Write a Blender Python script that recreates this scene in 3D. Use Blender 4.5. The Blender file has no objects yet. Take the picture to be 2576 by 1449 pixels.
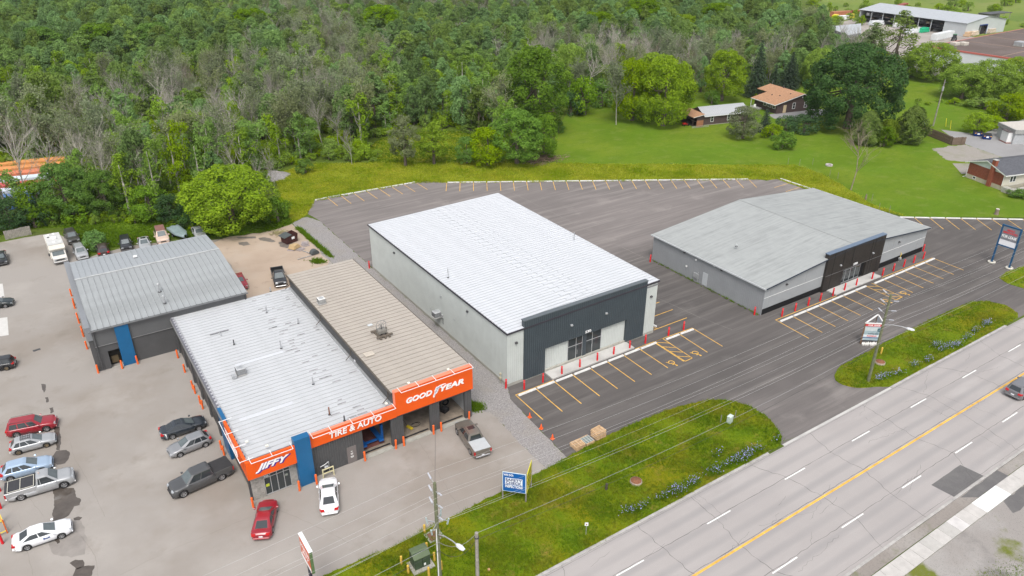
import bpy, bmesh, math, random
import numpy as np
from mathutils import Vector, Matrix
random.seed(7); rng = np.random.default_rng(11)
PI = math.pi; R_ = math.radians
scene = bpy.context.scene
col = scene.collection
# ---------------------------------------------------------------- camera, sky, sun, exposure
CAM_H, FPX, CX, CY, WPX = 51.5, 1885.4, 1288.0, 724.5, 2576.0
def _cam_rows(p, r, yaw):
    f = np.array([math.sin(yaw)*math.cos(p), math.cos(yaw)*math.cos(p), -math.sin(p)])
    rt = np.array([math.cos(yaw), -math.sin(yaw), 0.0]); dn = np.cross(f, rt)
    M = np.array([rt, dn, f])
    return np.array([[math.cos(r), math.sin(r), 0], [-math.sin(r), math.cos(r), 0], [0, 0, 1]]) @ M
CR = _cam_rows(.475161, -.004861, .586147)
cd = bpy.data.cameras.new('camera'); cam = bpy.data.objects.new('camera', cd); col.objects.link(cam)
cd.sensor_width = 36.0; cd.lens = FPX/WPX*36.0; cd.clip_start = .5; cd.clip_end = 6000
mw = Matrix.Identity(4)
for i in range(3):
    mw[i][0] = CR[0][i]; mw[i][1] = -CR[1][i]; mw[i][2] = -CR[2][i]
mw[2][3] = CAM_H; cam.matrix_world = mw
scene.camera = cam
SUN_EL, SUN_AZ = R_(58), R_(215)          # azimuth clockwise from +Y
w = bpy.data.worlds.new('World'); scene.world = w; w.use_nodes = True
nt = w.node_tree; bg = nt.nodes['Background']
sk = nt.nodes.new('ShaderNodeTexSky'); sk.sky_type = 'NISHITA'; sk.sun_disc = False
sk.sun_elevation = SUN_EL; sk.sun_rotation = SUN_AZ; sk.air_density = 1.0; sk.dust_density = 4.0; sk.ozone_density = 1.0
hs = nt.nodes.new('ShaderNodeHueSaturation'); hs.inputs['Saturation'].default_value = .3
nt.links.new(sk.outputs[0], hs.inputs['Color']); nt.links.new(hs.outputs[0], bg.inputs[0]); bg.inputs[1].default_value = .15
sl = bpy.data.lights.new('sun', 'SUN'); sl.energy = 1.3; sl.angle = R_(25); sl.color = (1, .965, .91)
so = bpy.data.objects.new('sun', sl); col.objects.link(so); so.location = (0, 0, 80)
sd = Vector((math.sin(SUN_AZ)*math.cos(SUN_EL), math.cos(SUN_AZ)*math.cos(SUN_EL), math.sin(SUN_EL)))
so.rotation_euler = sd.to_track_quat('Z', 'Y').to_euler()
vs = scene.view_settings; vs.view_transform = 'Standard'; vs.look = 'None'; vs.exposure = .62; vs.gamma = 1; vs.use_curve_mapping = False
scene.cycles.use_denoising = True; scene.cycles.max_bounces = 5; scene.cycles.diffuse_bounces = 3
scene.cycles.glossy_bounces = 2; scene.cycles.transmission_bounces = 3; scene.cycles.transparent_max_bounces = 4
# ---------------------------------------------------------------- layout helpers
def G(x, y, z=0.0):
    d = CR.T @ np.array([(x-CX)/FPX, (y-CY)/FPX, 1.0]); t = (z-CAM_H)/d[2]
    return Vector((t*d[0], t*d[1], z))
def B1(x, y): return (x/3, 966+y/3)
def B2(x, y): return (644+x/3, 966+y/3)
def B3(x, y): return (1288+x/3, 966+y/3)
def B4(x, y): return (1932+x/3, 966+y/3)
def C5(x, y): return (x/3, 483+y/3)
def C6(x, y): return (644+x/3, 483+y/3)
def C7(x, y): return (1288+x/3, 483+y/3)
def C8(x, y): return (1932+x/3, 483+y/3)
def C3(x, y): return (1288+x/3, y/3)
def C4(x, y): return (1932+x/3, y/3)
def PROJ(X, Y, Z=0.0):
    q = CR @ np.array([X, Y, Z-CAM_H]); return (CX+FPX*q[0]/q[2], CY+FPX*q[1]/q[2])
ORD = 'first second third fourth fifth sixth seventh eighth ninth tenth eleventh twelfth thirteenth fourteenth fifteenth sixteenth seventeenth eighteenth nineteenth twentieth twenty-first twenty-second twenty-third twenty-fourth twenty-fifth'.split()
# ---------------------------------------------------------------- objects
def tag(o, label=None, cat=None, group=None, kind=None):
    if label: o['label'] = label
    if cat: o['category'] = cat
    if group: o['group'] = group
    if kind: o['kind'] = kind
    return o
def empty(name, loc=(0, 0, 0), rz=0.0, label=None, cat=None, group=None):
    o = bpy.data.objects.new(name, None); col.objects.link(o); o.location = loc; o.rotation_euler = (0, 0, rz)
    o.empty_display_size = .3
    return tag(o, label, cat, group)
def link(name, me, parent=None):
    o = bpy.data.objects.new(name, me); col.objects.link(o)
    if parent is not None: o.parent = parent
    return o
def copy_tree(o, parent=None):
    c = o.copy(); col.objects.link(c); c.parent = parent
    for ch in list(o.children): copy_tree(ch, c)
    return c
class MB:
    def __init__(s): s.v = []; s.f = []; s.sm = []
    def add(s, vs, fs, smooth=False):
        n = len(s.v); s.v += [tuple(v) for v in vs]; s.f += [tuple(i+n for i in f) for f in fs]; s.sm += [smooth]*len(fs); return s
    def box(s, x0, x1, y0, y1, z0, z1):
        return s.add([(x0,y0,z0),(x1,y0,z0),(x1,y1,z0),(x0,y1,z0),(x0,y0,z1),(x1,y0,z1),(x1,y1,z1),(x0,y1,z1)],
              [(3,2,1,0),(4,5,6,7),(0,1,5,4),(1,2,6,5),(2,3,7,6),(3,0,4,7)])
    def bevbox(s, x0, x1, y0, y1, z0, z1, b=.03):
        vs = []
        for z, i in ((z0, b), (z0+b, 0), (z1-b, 0), (z1, b)):
            vs += [(x0+i,y0+i,z),(x1-i,y0+i,z),(x1-i,y1-i,z),(x0+i,y1-i,z)]
        fs = [(3,2,1,0),(12,13,14,15)]
        for k in range(3):
            for j in range(4): fs.append((k*4+j, k*4+(j+1)%4, k*4+4+(j+1)%4, k*4+4+j))
        return s.add(vs, fs)
    def obox(s, c, ax, ay, az):
        c = Vector(c); ax = Vector(ax); ay = Vector(ay); az = Vector(az)
        vs = [c+ax*i+ay*j+az*k for k in (-1,1) for i, j in ((-1,-1),(1,-1),(1,1),(-1,1))]
        return s.add(vs, [(3,2,1,0),(4,5,6,7),(0,1,5,4),(1,2,6,5),(2,3,7,6),(3,0,4,7)])
    def bar(s, a, b, w, h=None, up=(0,0,1)):
        a = Vector(a); b = Vector(b); d = (b-a); L = d.length; d.normalize(); h = h or w
        u = Vector(up)
        if abs(d.dot(u)) > .98: u = Vector((1,0,0))
        sd_ = d.cross(u).normalized(); u2 = sd_.cross(d)
        return s.obox((a+b)/2, d*L/2, sd_*w/2, u2*h/2)
    def tube(s, pts, rad, n=8, caps=True, smooth=True):
        pts = [Vector(p) for p in pts]; m = len(pts)
        if not hasattr(rad, '__len__'): rad = [rad]*m
        vs = []; ref = None
        for i, p in enumerate(pts):
            d = (pts[min(i+1, m-1)]-pts[max(i-1, 0)]).normalized()
            if ref is None: ref = Vector((1,0,0)) if abs(d.x) < .9 else Vector((0,1,0))
            a = (ref - d*ref.dot(d)).normalized(); b = d.cross(a); ref = a
            for k in range(n):
                t = 2*PI*k/n; vs.append(p+(a*math.cos(t)+b*math.sin(t))*rad[i])
        fs = [(i*n+k, i*n+(k+1)%n, (i+1)*n+(k+1)%n, (i+1)*n+k) for i in range(m-1) for k in range(n)]
        s.add(vs, fs, smooth)
        if caps:
            s.add(vs[:n], [tuple(range(n))[::-1]]); s.add(vs[-n:], [tuple(range(n))])
        return s
    def cyl(s, x, y, z0, z1, r, n=12, r1=None): return s.tube([(x,y,z0),(x,y,z1)], [r, r if r1 is None else r1], n)
    def lathe(s, prof, n=14, cx=0, cy=0):
        return s.tube([(cx,cy,z) for r, z in prof], [r for r, z in prof], n)
    def prism(s, poly, z0, z1):
        n = len(poly); vs = [(x,y,z0) for x, y in poly]+[(x,y,z1) for x, y in poly]
        a = sum(poly[i][0]*poly[(i+1)%n][1]-poly[(i+1)%n][0]*poly[i][1] for i in range(n))
        if a < 0: vs = [(x,y,z0) for x, y in poly[::-1]]+[(x,y,z1) for x, y in poly[::-1]]
        return s.add(vs, [tuple(range(n))[::-1], tuple(range(n, 2*n))]+[(i,(i+1)%n,n+(i+1)%n,n+i) for i in range(n)])
    def quad(s, a, b, c, d): return s.add([a,b,c,d], [(0,1,2,3)])
    def rib(s, p0, p1, z0, z1, pitch=.3, depth=.035, z1b=None):
        # ribbed sheet from p0 to p1 (xy); outward is to the right of p0->p1
        p0 = Vector((*p0, 0)); p1 = Vector((*p1, 0)); d = p1-p0; L = d.length; d.normalize(); o = Vector((d.y, -d.x, 0))
        n = max(1, round(L/pitch)); st = L/n; pts = []
        for i in range(n):
            for t, q in ((0,0),(.6,0),(.7,1),(.9,1)): pts.append((i*st+t*st, q*depth))
        pts.append((L, 0)); vs = []
        for t, q in pts:
            p = p0+d*t+o*q; zt = z1 if z1b is None else z1+(z1b-z1)*t/L
            vs += [(p.x,p.y,z0),(p.x,p.y,zt)]
        return s.add(vs, [(2*i,2*i+2,2*i+3,2*i+1) for i in range(len(pts)-1)])
    def mesh(s, name, mat=None):
        me = bpy.data.meshes.new(name); me.from_pydata(s.v, [], s.f); me.polygons.foreach_set('use_smooth', s.sm)
        if mat: me.materials.append(mat)
        me.update(); return me
    def build(s, name, mat, parent=None): return link(name, s.mesh(name, mat), parent)
def rx(p, c, a):
    s_, c_ = math.sin(a), math.cos(a); return (c[0]+p[0]*c_-p[1]*s_, c[1]+p[0]*s_+p[1]*c_)
# ---------------------------------------------------------------- materials
MATS = {}
def nn(t, ty, **kw):
    n = t.nodes.new(ty)
    for k, v in kw.items(): setattr(n, k, v)
    return n
def mixc(t, a, b, fac, mode='MIX'):
    m = nn(t, 'ShaderNodeMix', data_type='RGBA', blend_type=mode)
    for sock, v in ((m.inputs[0], fac), (m.inputs[6], a), (m.inputs[7], b)):
        if hasattr(v, 'links'): t.links.new(v, sock)
        elif isinstance(v, (int, float)): sock.default_value = v
        else: sock.default_value = (*v, 1)
    return m.outputs[2]
def noise(t, vec, scale, detail=3, rough=.55, stretch=None, rotz=0.0):
    if stretch:
        mp = nn(t, 'ShaderNodeMapping'); mp.inputs['Scale'].default_value = stretch; mp.inputs['Rotation'].default_value = (0, 0, rotz)
        t.links.new(vec, mp.inputs[0]); vec = mp.outputs[0]
    n = nn(t, 'ShaderNodeTexNoise'); n.inputs['Scale'].default_value = scale; n.inputs['Detail'].default_value = detail
    n.inputs['Roughness'].default_value = rough; t.links.new(vec, n.inputs['Vector']); return n.outputs[0]
def ramp(t, v, lo, hi, a=0.0, b=1.0):
    m = nn(t, 'ShaderNodeMapRange'); m.clamp = True
    t.links.new(v, m.inputs[0])
    for i, q in enumerate((lo, hi, a, b)): m.inputs[i+1].default_value = q
    return m.outputs[0]
def newmat(name):
    m = bpy.data.materials.new(name); m.use_nodes = True; t = m.node_tree; b = t.nodes['Principled BSDF']; MATS[name] = m
    return m, t, b
def sc3(c, k): return tuple(min(1, max(0, x*k)) for x in c)
def M(name, c, rough=.6, var=.12, scale=2.0, metal=0.0, spec=.3, bump=0.0, pos=False, fine=0.0, coat=0.0, isl=0.0):
    if name in MATS: return MATS[name]
    m, t, b = newmat(name)
    tc = nn(t, 'ShaderNodeNewGeometry').outputs['Position'] if pos else nn(t, 'ShaderNodeTexCoord').outputs['Object']
    b.inputs['Roughness'].default_value = rough; b.inputs['Metallic'].default_value = metal; b.inputs['Specular IOR Level'].default_value = spec
    if coat: b.inputs['Coat Weight'].default_value = coat; b.inputs['Coat Roughness'].default_value = .08
    out = None
    if var:
        n = ramp(t, noise(t, tc, scale, 5, .62), .3, .7)
        out = mixc(t, sc3(c, 1-var), sc3(c, 1+var), n)
    if fine:
        n = ramp(t, noise(t, tc, 28, 2, .6), .25, .75, 1-fine, 1+fine)
        cv = nn(t, 'ShaderNodeCombineColor')
        for i in range(3): t.links.new(n, cv.inputs[i])
        out = mixc(t, out if out is not None else c, cv.outputs[0], 1.0, 'MULTIPLY')
    if isl:
        g = nn(t, 'ShaderNodeNewGeometry').outputs['Random Per Island']; n = ramp(t, g, 0, 1, 1-isl, 1+isl)
        cv = nn(t, 'ShaderNodeCombineColor')
        for i in range(3): t.links.new(n, cv.inputs[i])
        out = mixc(t, out if out is not None else c, cv.outputs[0], 1.0, 'MULTIPLY')
    if out is not None: t.links.new(out, b.inputs['Base Color'])
    else: b.inputs['Base Color'].default_value = (*c, 1)
    if bump:
        bn = nn(t, 'ShaderNodeBump'); bn.inputs['Strength'].default_value = bump; bn.inputs['Distance'].default_value = .03
        t.links.new(noise(t, tc, 20, 3), bn.inputs['Height']); t.links.new(bn.outputs[0], b.inputs['Normal'])
    return m
def paint(name, c, rough=.28, metal=.0): return M(name, c, rough, .03, 1.5, metal, .5, coat=.6)
def streaky(name, c, c2, stretch, amt=.6, rough=.55, metal=0.0, s2=None, lo=.45, hi=.72, pos=False):
    if name in MATS: return MATS[name]
    m, t, b = newmat(name)
    tc = nn(t, 'ShaderNodeNewGeometry').outputs['Position'] if pos else nn(t, 'ShaderNodeTexCoord').outputs['Object']
    n = ramp(t, noise(t, tc, 1.0, 4, .6, stretch), lo, hi, 0, amt); n2 = ramp(t, noise(t, tc, .35, 4, .6), .35, .7, .25, 1)
    mm = nn(t, 'ShaderNodeMath', operation='MULTIPLY'); t.links.new(n, mm.inputs[0]); t.links.new(n2, mm.inputs[1])
    base = mixc(t, sc3(c, .95), sc3(c, 1.05), ramp(t, noise(t, tc, .8, 3), .3, .7))
    t.links.new(mixc(t, base, c2, mm.outputs[0]), b.inputs['Base Color'])
    b.inputs['Roughness'].default_value = rough; b.inputs['Metallic'].default_value = metal; b.inputs['Specular IOR Level'].default_value = .3
    return m
def leafmat(name, dark, light, tw=.3, objvar=.35):
    m, t, b = newmat(name)
    g = nn(t, 'ShaderNodeNewGeometry'); oi = nn(t, 'ShaderNodeObjectInfo'); tc = nn(t, 'ShaderNodeTexCoord')
    cl = ramp(t, noise(t, tc.outputs['Object'], .35, 2), .3, .7)
    a = nn(t, 'ShaderNodeMath', operation='MULTIPLY_ADD'); t.links.new(g.outputs['Random Per Island'], a.inputs[0]); a.inputs[1].default_value = .5
    h = nn(t, 'ShaderNodeMath', operation='MULTIPLY'); t.links.new(cl, h.inputs[0]); h.inputs[1].default_value = .5; t.links.new(h.outputs[0], a.inputs[2])
    cbase = mixc(t, dark, light, a.outputs[0])
    hv = nn(t, 'ShaderNodeHueSaturation'); t.links.new(cbase, hv.inputs['Color'])
    t.links.new(ramp(t, oi.outputs['Random'], 0, 1, 1-objvar, 1+objvar), hv.inputs['Value'])
    m2 = nn(t, 'ShaderNodeMath', operation='FRACT'); m3 = nn(t, 'ShaderNodeMath', operation='MULTIPLY'); t.links.new(oi.outputs['Random'], m3.inputs[0]); m3.inputs[1].default_value = 7.13
    t.links.new(m3.outputs[0], m2.inputs[0])
    t.links.new(ramp(t, m2.outputs[0], 0, 1, .5-.012*objvar/.35, .5+.04*objvar/.35), hv.inputs['Hue'])
    t.links.new(ramp(t, m2.outputs[0], 0, 1, 1.05, .8), hv.inputs['Saturation'])
    t.links.new(hv.outputs[0], b.inputs['Base Color']); b.inputs['Roughness'].default_value = .75; b.inputs['Specular IOR Level'].default_value = .08
    tr = nn(t, 'ShaderNodeBsdfTranslucent'); t.links.new(hv.outputs[0], tr.inputs[0]); mx = nn(t, 'ShaderNodeMixShader'); mx.inputs[0].default_value = tw
    t.links.new(b.outputs[0], mx.inputs[1]); t.links.new(tr.outputs[0], mx.inputs[2]); t.links.new(mx.outputs[0], t.nodes['Material Output'].inputs[0])
    return m
def ground(name, c, layers, rough=.9, bump=.0, bscale=30):
    """layers: (colour, noise scale, detail, lo, hi, amount, stretch or None)"""
    m, t, b = newmat(name); p = nn(t, 'ShaderNodeNewGeometry').outputs['Position']; out = None
    for cc, s, dt, lo, hi, am, st in layers:
        f = ramp(t, noise(t, p, s, dt, .6, *(st if st and isinstance(st[0], tuple) else (st,))), lo, hi, 0, am); out = mixc(t, out if out is not None else c, cc, f)
    t.links.new(out, b.inputs['Base Color']); b.inputs['Roughness'].default_value = rough; b.inputs['Specular IOR Level'].default_value = .1
    if bump:
        bn = nn(t, 'ShaderNodeBump'); bn.inputs['Strength'].default_value = bump; bn.inputs['Distance'].default_value = .05
        t.links.new(noise(t, p, bscale, 3), bn.inputs['Height']); t.links.new(bn.outputs[0], b.inputs['Normal'])
    return m
def asphalt_mat():
    m = ground('new_asphalt', (.105,.096,.092), [((.088,.081,.078), .05, 4, .42, .62, .9, None), ((.14,.129,.123), 1, 4, .5, .72, .6, (.03,.55,1)), ((.075,.07,.068), 1, 3, .55, .7, .5, (.05,.9,1)), ((.17,.157,.147), .16, 6, .58, .78, .6, None), ((.165,.152,.143), 1, 4, .53, .68, .55, ((.05,.9,1), .9)), ((.078,.072,.07), 1, 4, .56, .68, .5, ((.06,1.2,1), .75)), ((.15,.138,.13), 1, 4, .55, .68, .5, ((.05,.9,1), -.5)), ((.06,.056,.055), 22, 2, .5, .72, .3, None), ((.18,.17,.16), 30, 2, .6, .75, .3, None)], bump=.15)
    # older, more worn asphalt behind the buildings and on the driveways
    t = m.node_tree; b = t.nodes['Principled BSDF']; p = nn(t, 'ShaderNodeNewGeometry').outputs['Position']; src = b.inputs['Base Color'].links[0].from_socket; sx = nn(t, 'ShaderNodeSeparateXYZ'); t.links.new(p, sx.inputs[0])
    wob = nn(t, 'ShaderNodeMath', operation='MULTIPLY_ADD'); t.links.new(noise(t, p, .06, 3), wob.inputs[0]); wob.inputs[1].default_value = 26; t.links.new(sx.outputs[1], wob.inputs[2])
    f1 = ramp(t, wob.outputs[0], 86, 100, 0, 1); f2 = ramp(t, wob.outputs[0], 62, 50, 0, .62); mx = nn(t, 'ShaderNodeMath', operation='MAXIMUM'); t.links.new(f1, mx.inputs[0]); t.links.new(f2, mx.inputs[1])
    k = nn(t, 'ShaderNodeMix', data_type='RGBA', blend_type='MULTIPLY'); k.inputs[0].default_value = 1; t.links.new(src, k.inputs[6]); k.inputs[7].default_value = (1.75,1.72,1.72,1)
    t.links.new(mixc(t, src, k.outputs[2], mx.outputs[0]), b.inputs['Base Color']); return m
asphalt = asphalt_mat()
shoplot = ground('old_pavement', (.288,.266,.245), [((.235,.206,.178), .045, 5, .45, .62, .9, None), ((.34,.315,.29), .11, 5, .5, .7, .8, None), ((.2,.175,.15), .3, 7, .58, .72, .5, None), ((.18,.16,.14), 3, 6, .63, .75, .35, None), ((.22,.2,.18), 25, 2, .5, .75, .3, None)], bump=.12)
backyard_m = ground('sandy_yard', (.4,.318,.25), [((.34,.265,.205), .09, 5, .42, .62, .9, None), ((.4,.335,.275), .2, 5, .5, .7, .7, None), ((.19,.15,.12), .5, 7, .6, .75, .5, None), ((.25,.2,.16), 20, 2, .5, .75, .3, None)], bump=.12)
def road_mat():
    m = ground('road_concrete', (.345,.322,.312), [((.3,.28,.272), .07, 5, .4, .65, .7, None), ((.39,.37,.36), .3, 5, .55, .75, .6, (.25,1,1)), ((.24,.225,.22), 9, 4, .58, .8, .3, None), ((.26,.245,.24), 30, 2, .5, .75, .3, None)], bump=.1)
    t = m.node_tree; b = t.nodes['Principled BSDF']; p = nn(t, 'ShaderNodeNewGeometry').outputs['Position']
    src = b.inputs['Base Color'].links[0].from_socket; sx = nn(t, 'ShaderNodeSeparateXYZ'); t.links.new(p, sx.inputs[0])
    a = nn(t, 'ShaderNodeMath', operation='MULTIPLY_ADD'); t.links.new(sx.outputs[1], a.inputs[0]); a.inputs[1].default_value = 2*PI/1.82; a.inputs[2].default_value = .6
    s = nn(t, 'ShaderNodeMath', operation='SINE'); t.links.new(a.outputs[0], s.inputs[0])
    f = ramp(t, s.outputs[0], -.2, 1, 0, .42); g = ramp(t, noise(t, p, 1, 3, .5, (.05,.4,1)), .3, .6, .3, 1)
    mm = nn(t, 'ShaderNodeMath', operation='MULTIPLY'); t.links.new(f, mm.inputs[0]); t.links.new(g, mm.inputs[1])
    t.links.new(mixc(t, src, (.215,.21,.213), mm.outputs[0]), b.inputs['Base Color']); return m
road_m = road_mat()
gravel_m = ground('grey_gravel', (.27,.255,.25), [((.19,.18,.178), 5, 5, .4, .6, .8, None), ((.42,.4,.385), 9, 3, .53, .66, .9, None), ((.12,.115,.115), 12, 3, .55, .68, .8, None), ((.25,.225,.19), .3, 4, .5, .7, .5, None)], bump=.8, bscale=14)
lawn_m = ground('mown_lawn', (.092,.165,.008), [((.128,.182,.012), .05, 5, .4, .6, 1, None), ((.08,.14,.006), .1, 6, .46, .6, .7, (.6,1.2,1)), ((.165,.2,.045), .35, 6, .53, .7, .5, None), ((.065,.125,.006), .9, 6, .52, .66, .45, (.6,1.2,1)), ((.065,.12,.006), 3, 5, .5, .72, .6, None), ((.15,.2,.03), 14, 2, .55, .75, .45, None)], bump=.5, bscale=9)
meadow_m = ground('tall_grass_ground', (.17,.2,.01), [((.22,.21,.012), .12, 5, .45, .62, .9, None), ((.11,.16,.006), .3, 5, .5, .68, .8, None), ((.27,.26,.05), 1, 5, .55, .75, .7, (.4,1.2,1)), ((.1,.13,.006), 5, 4, .5, .72, .5, None)], bump=.6, bscale=7)
verge_m = ground('verge_grass_ground', (.12,.17,.004), [((.17,.165,.004), .16, 5, .45, .62, .95, None), ((.075,.135,.004), .35, 5, .48, .66, .9, None), ((.2,.15,.03), .5, 6, .54, .7, .9, None), ((.07,.11,.004), 5, 5, .5, .72, .5, None)], bump=.6, bscale=7)
wild_m = ground('woodland_floor', (.075,.11,.014), [((.11,.16,.018), .05, 5, .45, .65, .9, None), ((.07,.065,.035), .2, 5, .5, .7, .7, None), ((.03,.05,.012), 1.2, 5, .5, .7, .7, None)], bump=.5, bscale=3)
field_m = ground('far_field', (.15,.2,.04), [((.1,.16,.03), .015, 5, .45, .6, .9, None), ((.19,.2,.07), .05, 5, .5, .7, .7, (.4,1.3,1)), ((.06,.1,.02), .2, 5, .58, .72, .7, None)])
conc = ground('pale_concrete', (.46,.45,.43), [((.36,.35,.335), .4, 5, .45, .65, .8, None), ((.3,.29,.28), 6, 5, .6, .75, .5, None)], bump=.1)
yellow_paint = M('yellow_line_paint', (.62,.36,.07), .7, .28, 1.2, fine=.3, pos=True)
white_paint = M('white_line_paint', (.7,.7,.68), .7, .2, 1.5, fine=.2, pos=True)
curb_m = M('white_concrete_curb', (.58,.575,.56), .8, .1, 3, fine=.08)
found_m = M('foundation_concrete', (.33,.32,.285), .85, .15, 1.5, fine=.1)
red_b = M('red_bollard_plastic', (.62,.012,.02), .45, .06, 3); org_b = M('orange_bollard_paint', (.75,.13,.025), .5, .1, 3); yel_b = M('yellow_bollard_paint', (.55,.36,.06), .6, .15, 3)
band_m = M('reflective_band', (.6,.25,.24), .4, 0)
wire_m = M('aluminium_wire', (.5,.5,.49), .4, 0, metal=.3); wire_d = M('dark_cable', (.05,.05,.05), .6, 0)
wood_pole = M('green_treated_pole', (.14,.15,.09), .85, .25, 3, fine=.15); wood_grey = M('weathered_wood', (.26,.24,.21), .85, .25, 3, fine=.15)
galv = M('galvanised_steel', (.45,.46,.47), .45, .12, 3, metal=.5); white_m = M('white_enamel', (.7,.7,.69), .45, .06, 2); black_m = M('black_plastic', (.02,.02,.022), .5, .1, 3)
dkgrey = M('dark_grey_metal', (.06,.06,.063), .5, .1, 2); glass_dk = M('dark_glass', (.035,.042,.045), .05, 0, spec=.6); alu = M('aluminium_frame', (.52,.53,.54), .35, .05, 2, metal=.4)
rubber = M('tyre_rubber', (.018,.018,.019), .8, .1, 4); rim_m = M('alloy_rim', (.42,.42,.43), .3, .05, 4, metal=.6); rust = M('rusty_iron', (.2,.085,.045), .85, .3, 6)
# ---------------------------------------------------------------- the setting: ground sheets
def wp(p):  # pixel tuples become ground points; ('w', x, y) stay world
    return (p[1], p[2]) if p[0] == 'w' else tuple(G(*p)[:2])
def W(x, y): return ('w', x, y)
def rough_edge(poly, amp, step):
    out = []; n = len(poly)
    for i in range(n):
        a = Vector(poly[i]); b = Vector(poly[(i+1)%n]); L = (b-a).length; k = max(1, min(60, int(L/step))); nrm = Vector((b.y-a.y, a.x-b.x)).normalized() if L > 1e-6 else Vector((0,0))
        for j in range(k):
            q = a.lerp(b, j/k); out.append(tuple(q + nrm*(random.uniform(-amp, amp) if (j or amp < .3) else 0)))
    return out
def sheet(name, pts, z, mat, parent=None, amp=0, step=1.0, kind='structure', thick=0):
    poly = [wp(p) for p in pts]
    if amp: poly = rough_edge(poly, amp, step)
    mb = MB()
    if thick: mb.prism(poly, z-thick, z)
    else:
        n = len(poly); a = sum(poly[i][0]*poly[(i+1)%n][1]-poly[(i+1)%n][0]*poly[i][1] for i in range(n))
        if a < 0: poly = poly[::-1]
        mb.add([(x, y, z) for x, y in poly], [tuple(range(n))])
    o = mb.build(name, mat, parent)
    if parent is None: tag(o, kind=kind)
    return o, poly
sheet('ground', [W(-900,-400), W(1900,-400), W(1900,1900), W(-900,1900)], 0, wild_m)
sheet('far_field', [(1990,-60), (2062,30), (2080,75), (2200,60), (2420,95), (2560,150), (2700,190), (3000,190), (3000,-60)], .004, field_m, amp=.6, step=4)
LAWN, lawn_poly = sheet('lawn', [(1290,413), (1388,405), (1400,340), (1425,280), (1520,262), (1600,240), (1900,232), (2060,215), (2290,196), (2380,180), (2576,172), (3000,300), (3000,545), (2576,546), (2272,546), (2180,512), (2110,470), (2040,436), (1900,417), (1400,413)], .008, lawn_m, amp=.25, step=1.2)
MEAD, mead_poly = sheet('meadow_strip', [(690,440), (760,414), (930,409), (1290,411), (1400,411), (1900,415), (2000,415), (2065,437), (2130,472), (2190,512), (2290,548), (2175,518), (2030,479), (1955,452), (1905,453), (1120,461), (1043,461), (792,507), (774,538), (760,549), (734,562), (712,520), (700,470)], .012, meadow_m, amp=.2, step=1)
CLEAR, clear_poly = sheet('clearing', [(935,411), (900,388), (960,348), (1060,332), (1160,330), (1265,375), (1300,412)], .016, meadow_m, amp=.3)
BANK, bank_poly = sheet('grass_bank', [(-120,620), (60,578), (150,572), (190,600), (222,642), (245,634), (330,612), (440,600), (530,598), (600,592), (700,576), (735,561), (715,520), (470,545), (100,545), (-120,560)], .016, lawn_m, amp=.3, step=.8)
SHOP, _ = sheet('shop_pavement', [W(-45,30), W(9,30), (815,1449), (980,1379), (1060,1336), (1150,1294), (1290,1223), (1376,1180), (1307,1113), (1266,1069), (1232,1036), (1207,1032), (1182,1047), W(34.3,60), W(34.3,92.5), (831,656), (791,616), (734,563), (700,580), (600,596), (530,604), (440,606), (330,618), (245,640), (222,648), (186,610), (140,585), (60,598), (-100,630), W(-45,150)], .01, shoplot, amp=.06, step=.7)
sheet('sandy_yard', [(520,616), (560,600), (690,580), (735,564), (790,616), (829,656), W(30,97), W(24,94.5), W(19.6,96), (575,660)], .014, backyard_m, amp=.4, step=1.2)
GRAV, grav_poly = sheet('gravel_strip', [(736,562), (760,549), (774,546), (804,556), (927,666), (939,677), W(40.66,100.5), W(40.66,62.2), (1284,1003), (1427,1153), (1376,1181), (1307,1114), (1266,1070), (1232,1037), (1207,1033), (1184,1047), W(34.2,60.2), W(34.2,92.6), (832,657), (791,617)], .018, gravel_m, amp=.12, step=.6)
LOT, lot_poly = sheet('parking_lot', [(774,538), (790.5,504.5), (1043,459), (1078,456), (1118,459), (1905,451), (1928,455), (1955,450), (2030,477), (2175,517), (2272,548), (2800,552), W(200,37.06), W(40,37.06), (1427,1152), (1284,1005), W(40.66,62.1), W(40.66,101), (939,676), (927,665), (804,555)], .022, asphalt, amp=.03, step=1)
V1, v1_poly = sheet('road_verge', [(640,1540), (815,1449), (980,1379), (1060,1336), (1150,1294), (1290,1222), (1376,1179), (1425,1152), (1470,1128), (1521,1099), (1588,1069), (1671,1034), (1738,1016), (1788,1006), (1838,1008), (1881,1021), (1921,1044), (1945,1065), (1966,1098), W(59.2,37.07), W(8,37.07)], .07, verge_m, amp=.1, step=.5, thick=.06)
V2, v2_poly = sheet('entrance_island', [(2099,944), (2112,923), (2165,895), (2265,841), (2349,800), (2415,771), (2442,760), (2482,758), (2532,769), (2560,789), (2561,799), W(107,37.07), W(79.2,37.07), (2150,976), (2118,968), (2101,957)], .07, verge_m, amp=.08, step=.5, thick=.06)
V3, v3_poly = sheet('corner_island', [(2514,700), (2526,687), (2580,668), (2720,620), (2760,760), (2640,745), (2580,727), (2535,714)], .07, verge_m, amp=.08, step=.5, thick=.06)
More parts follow.
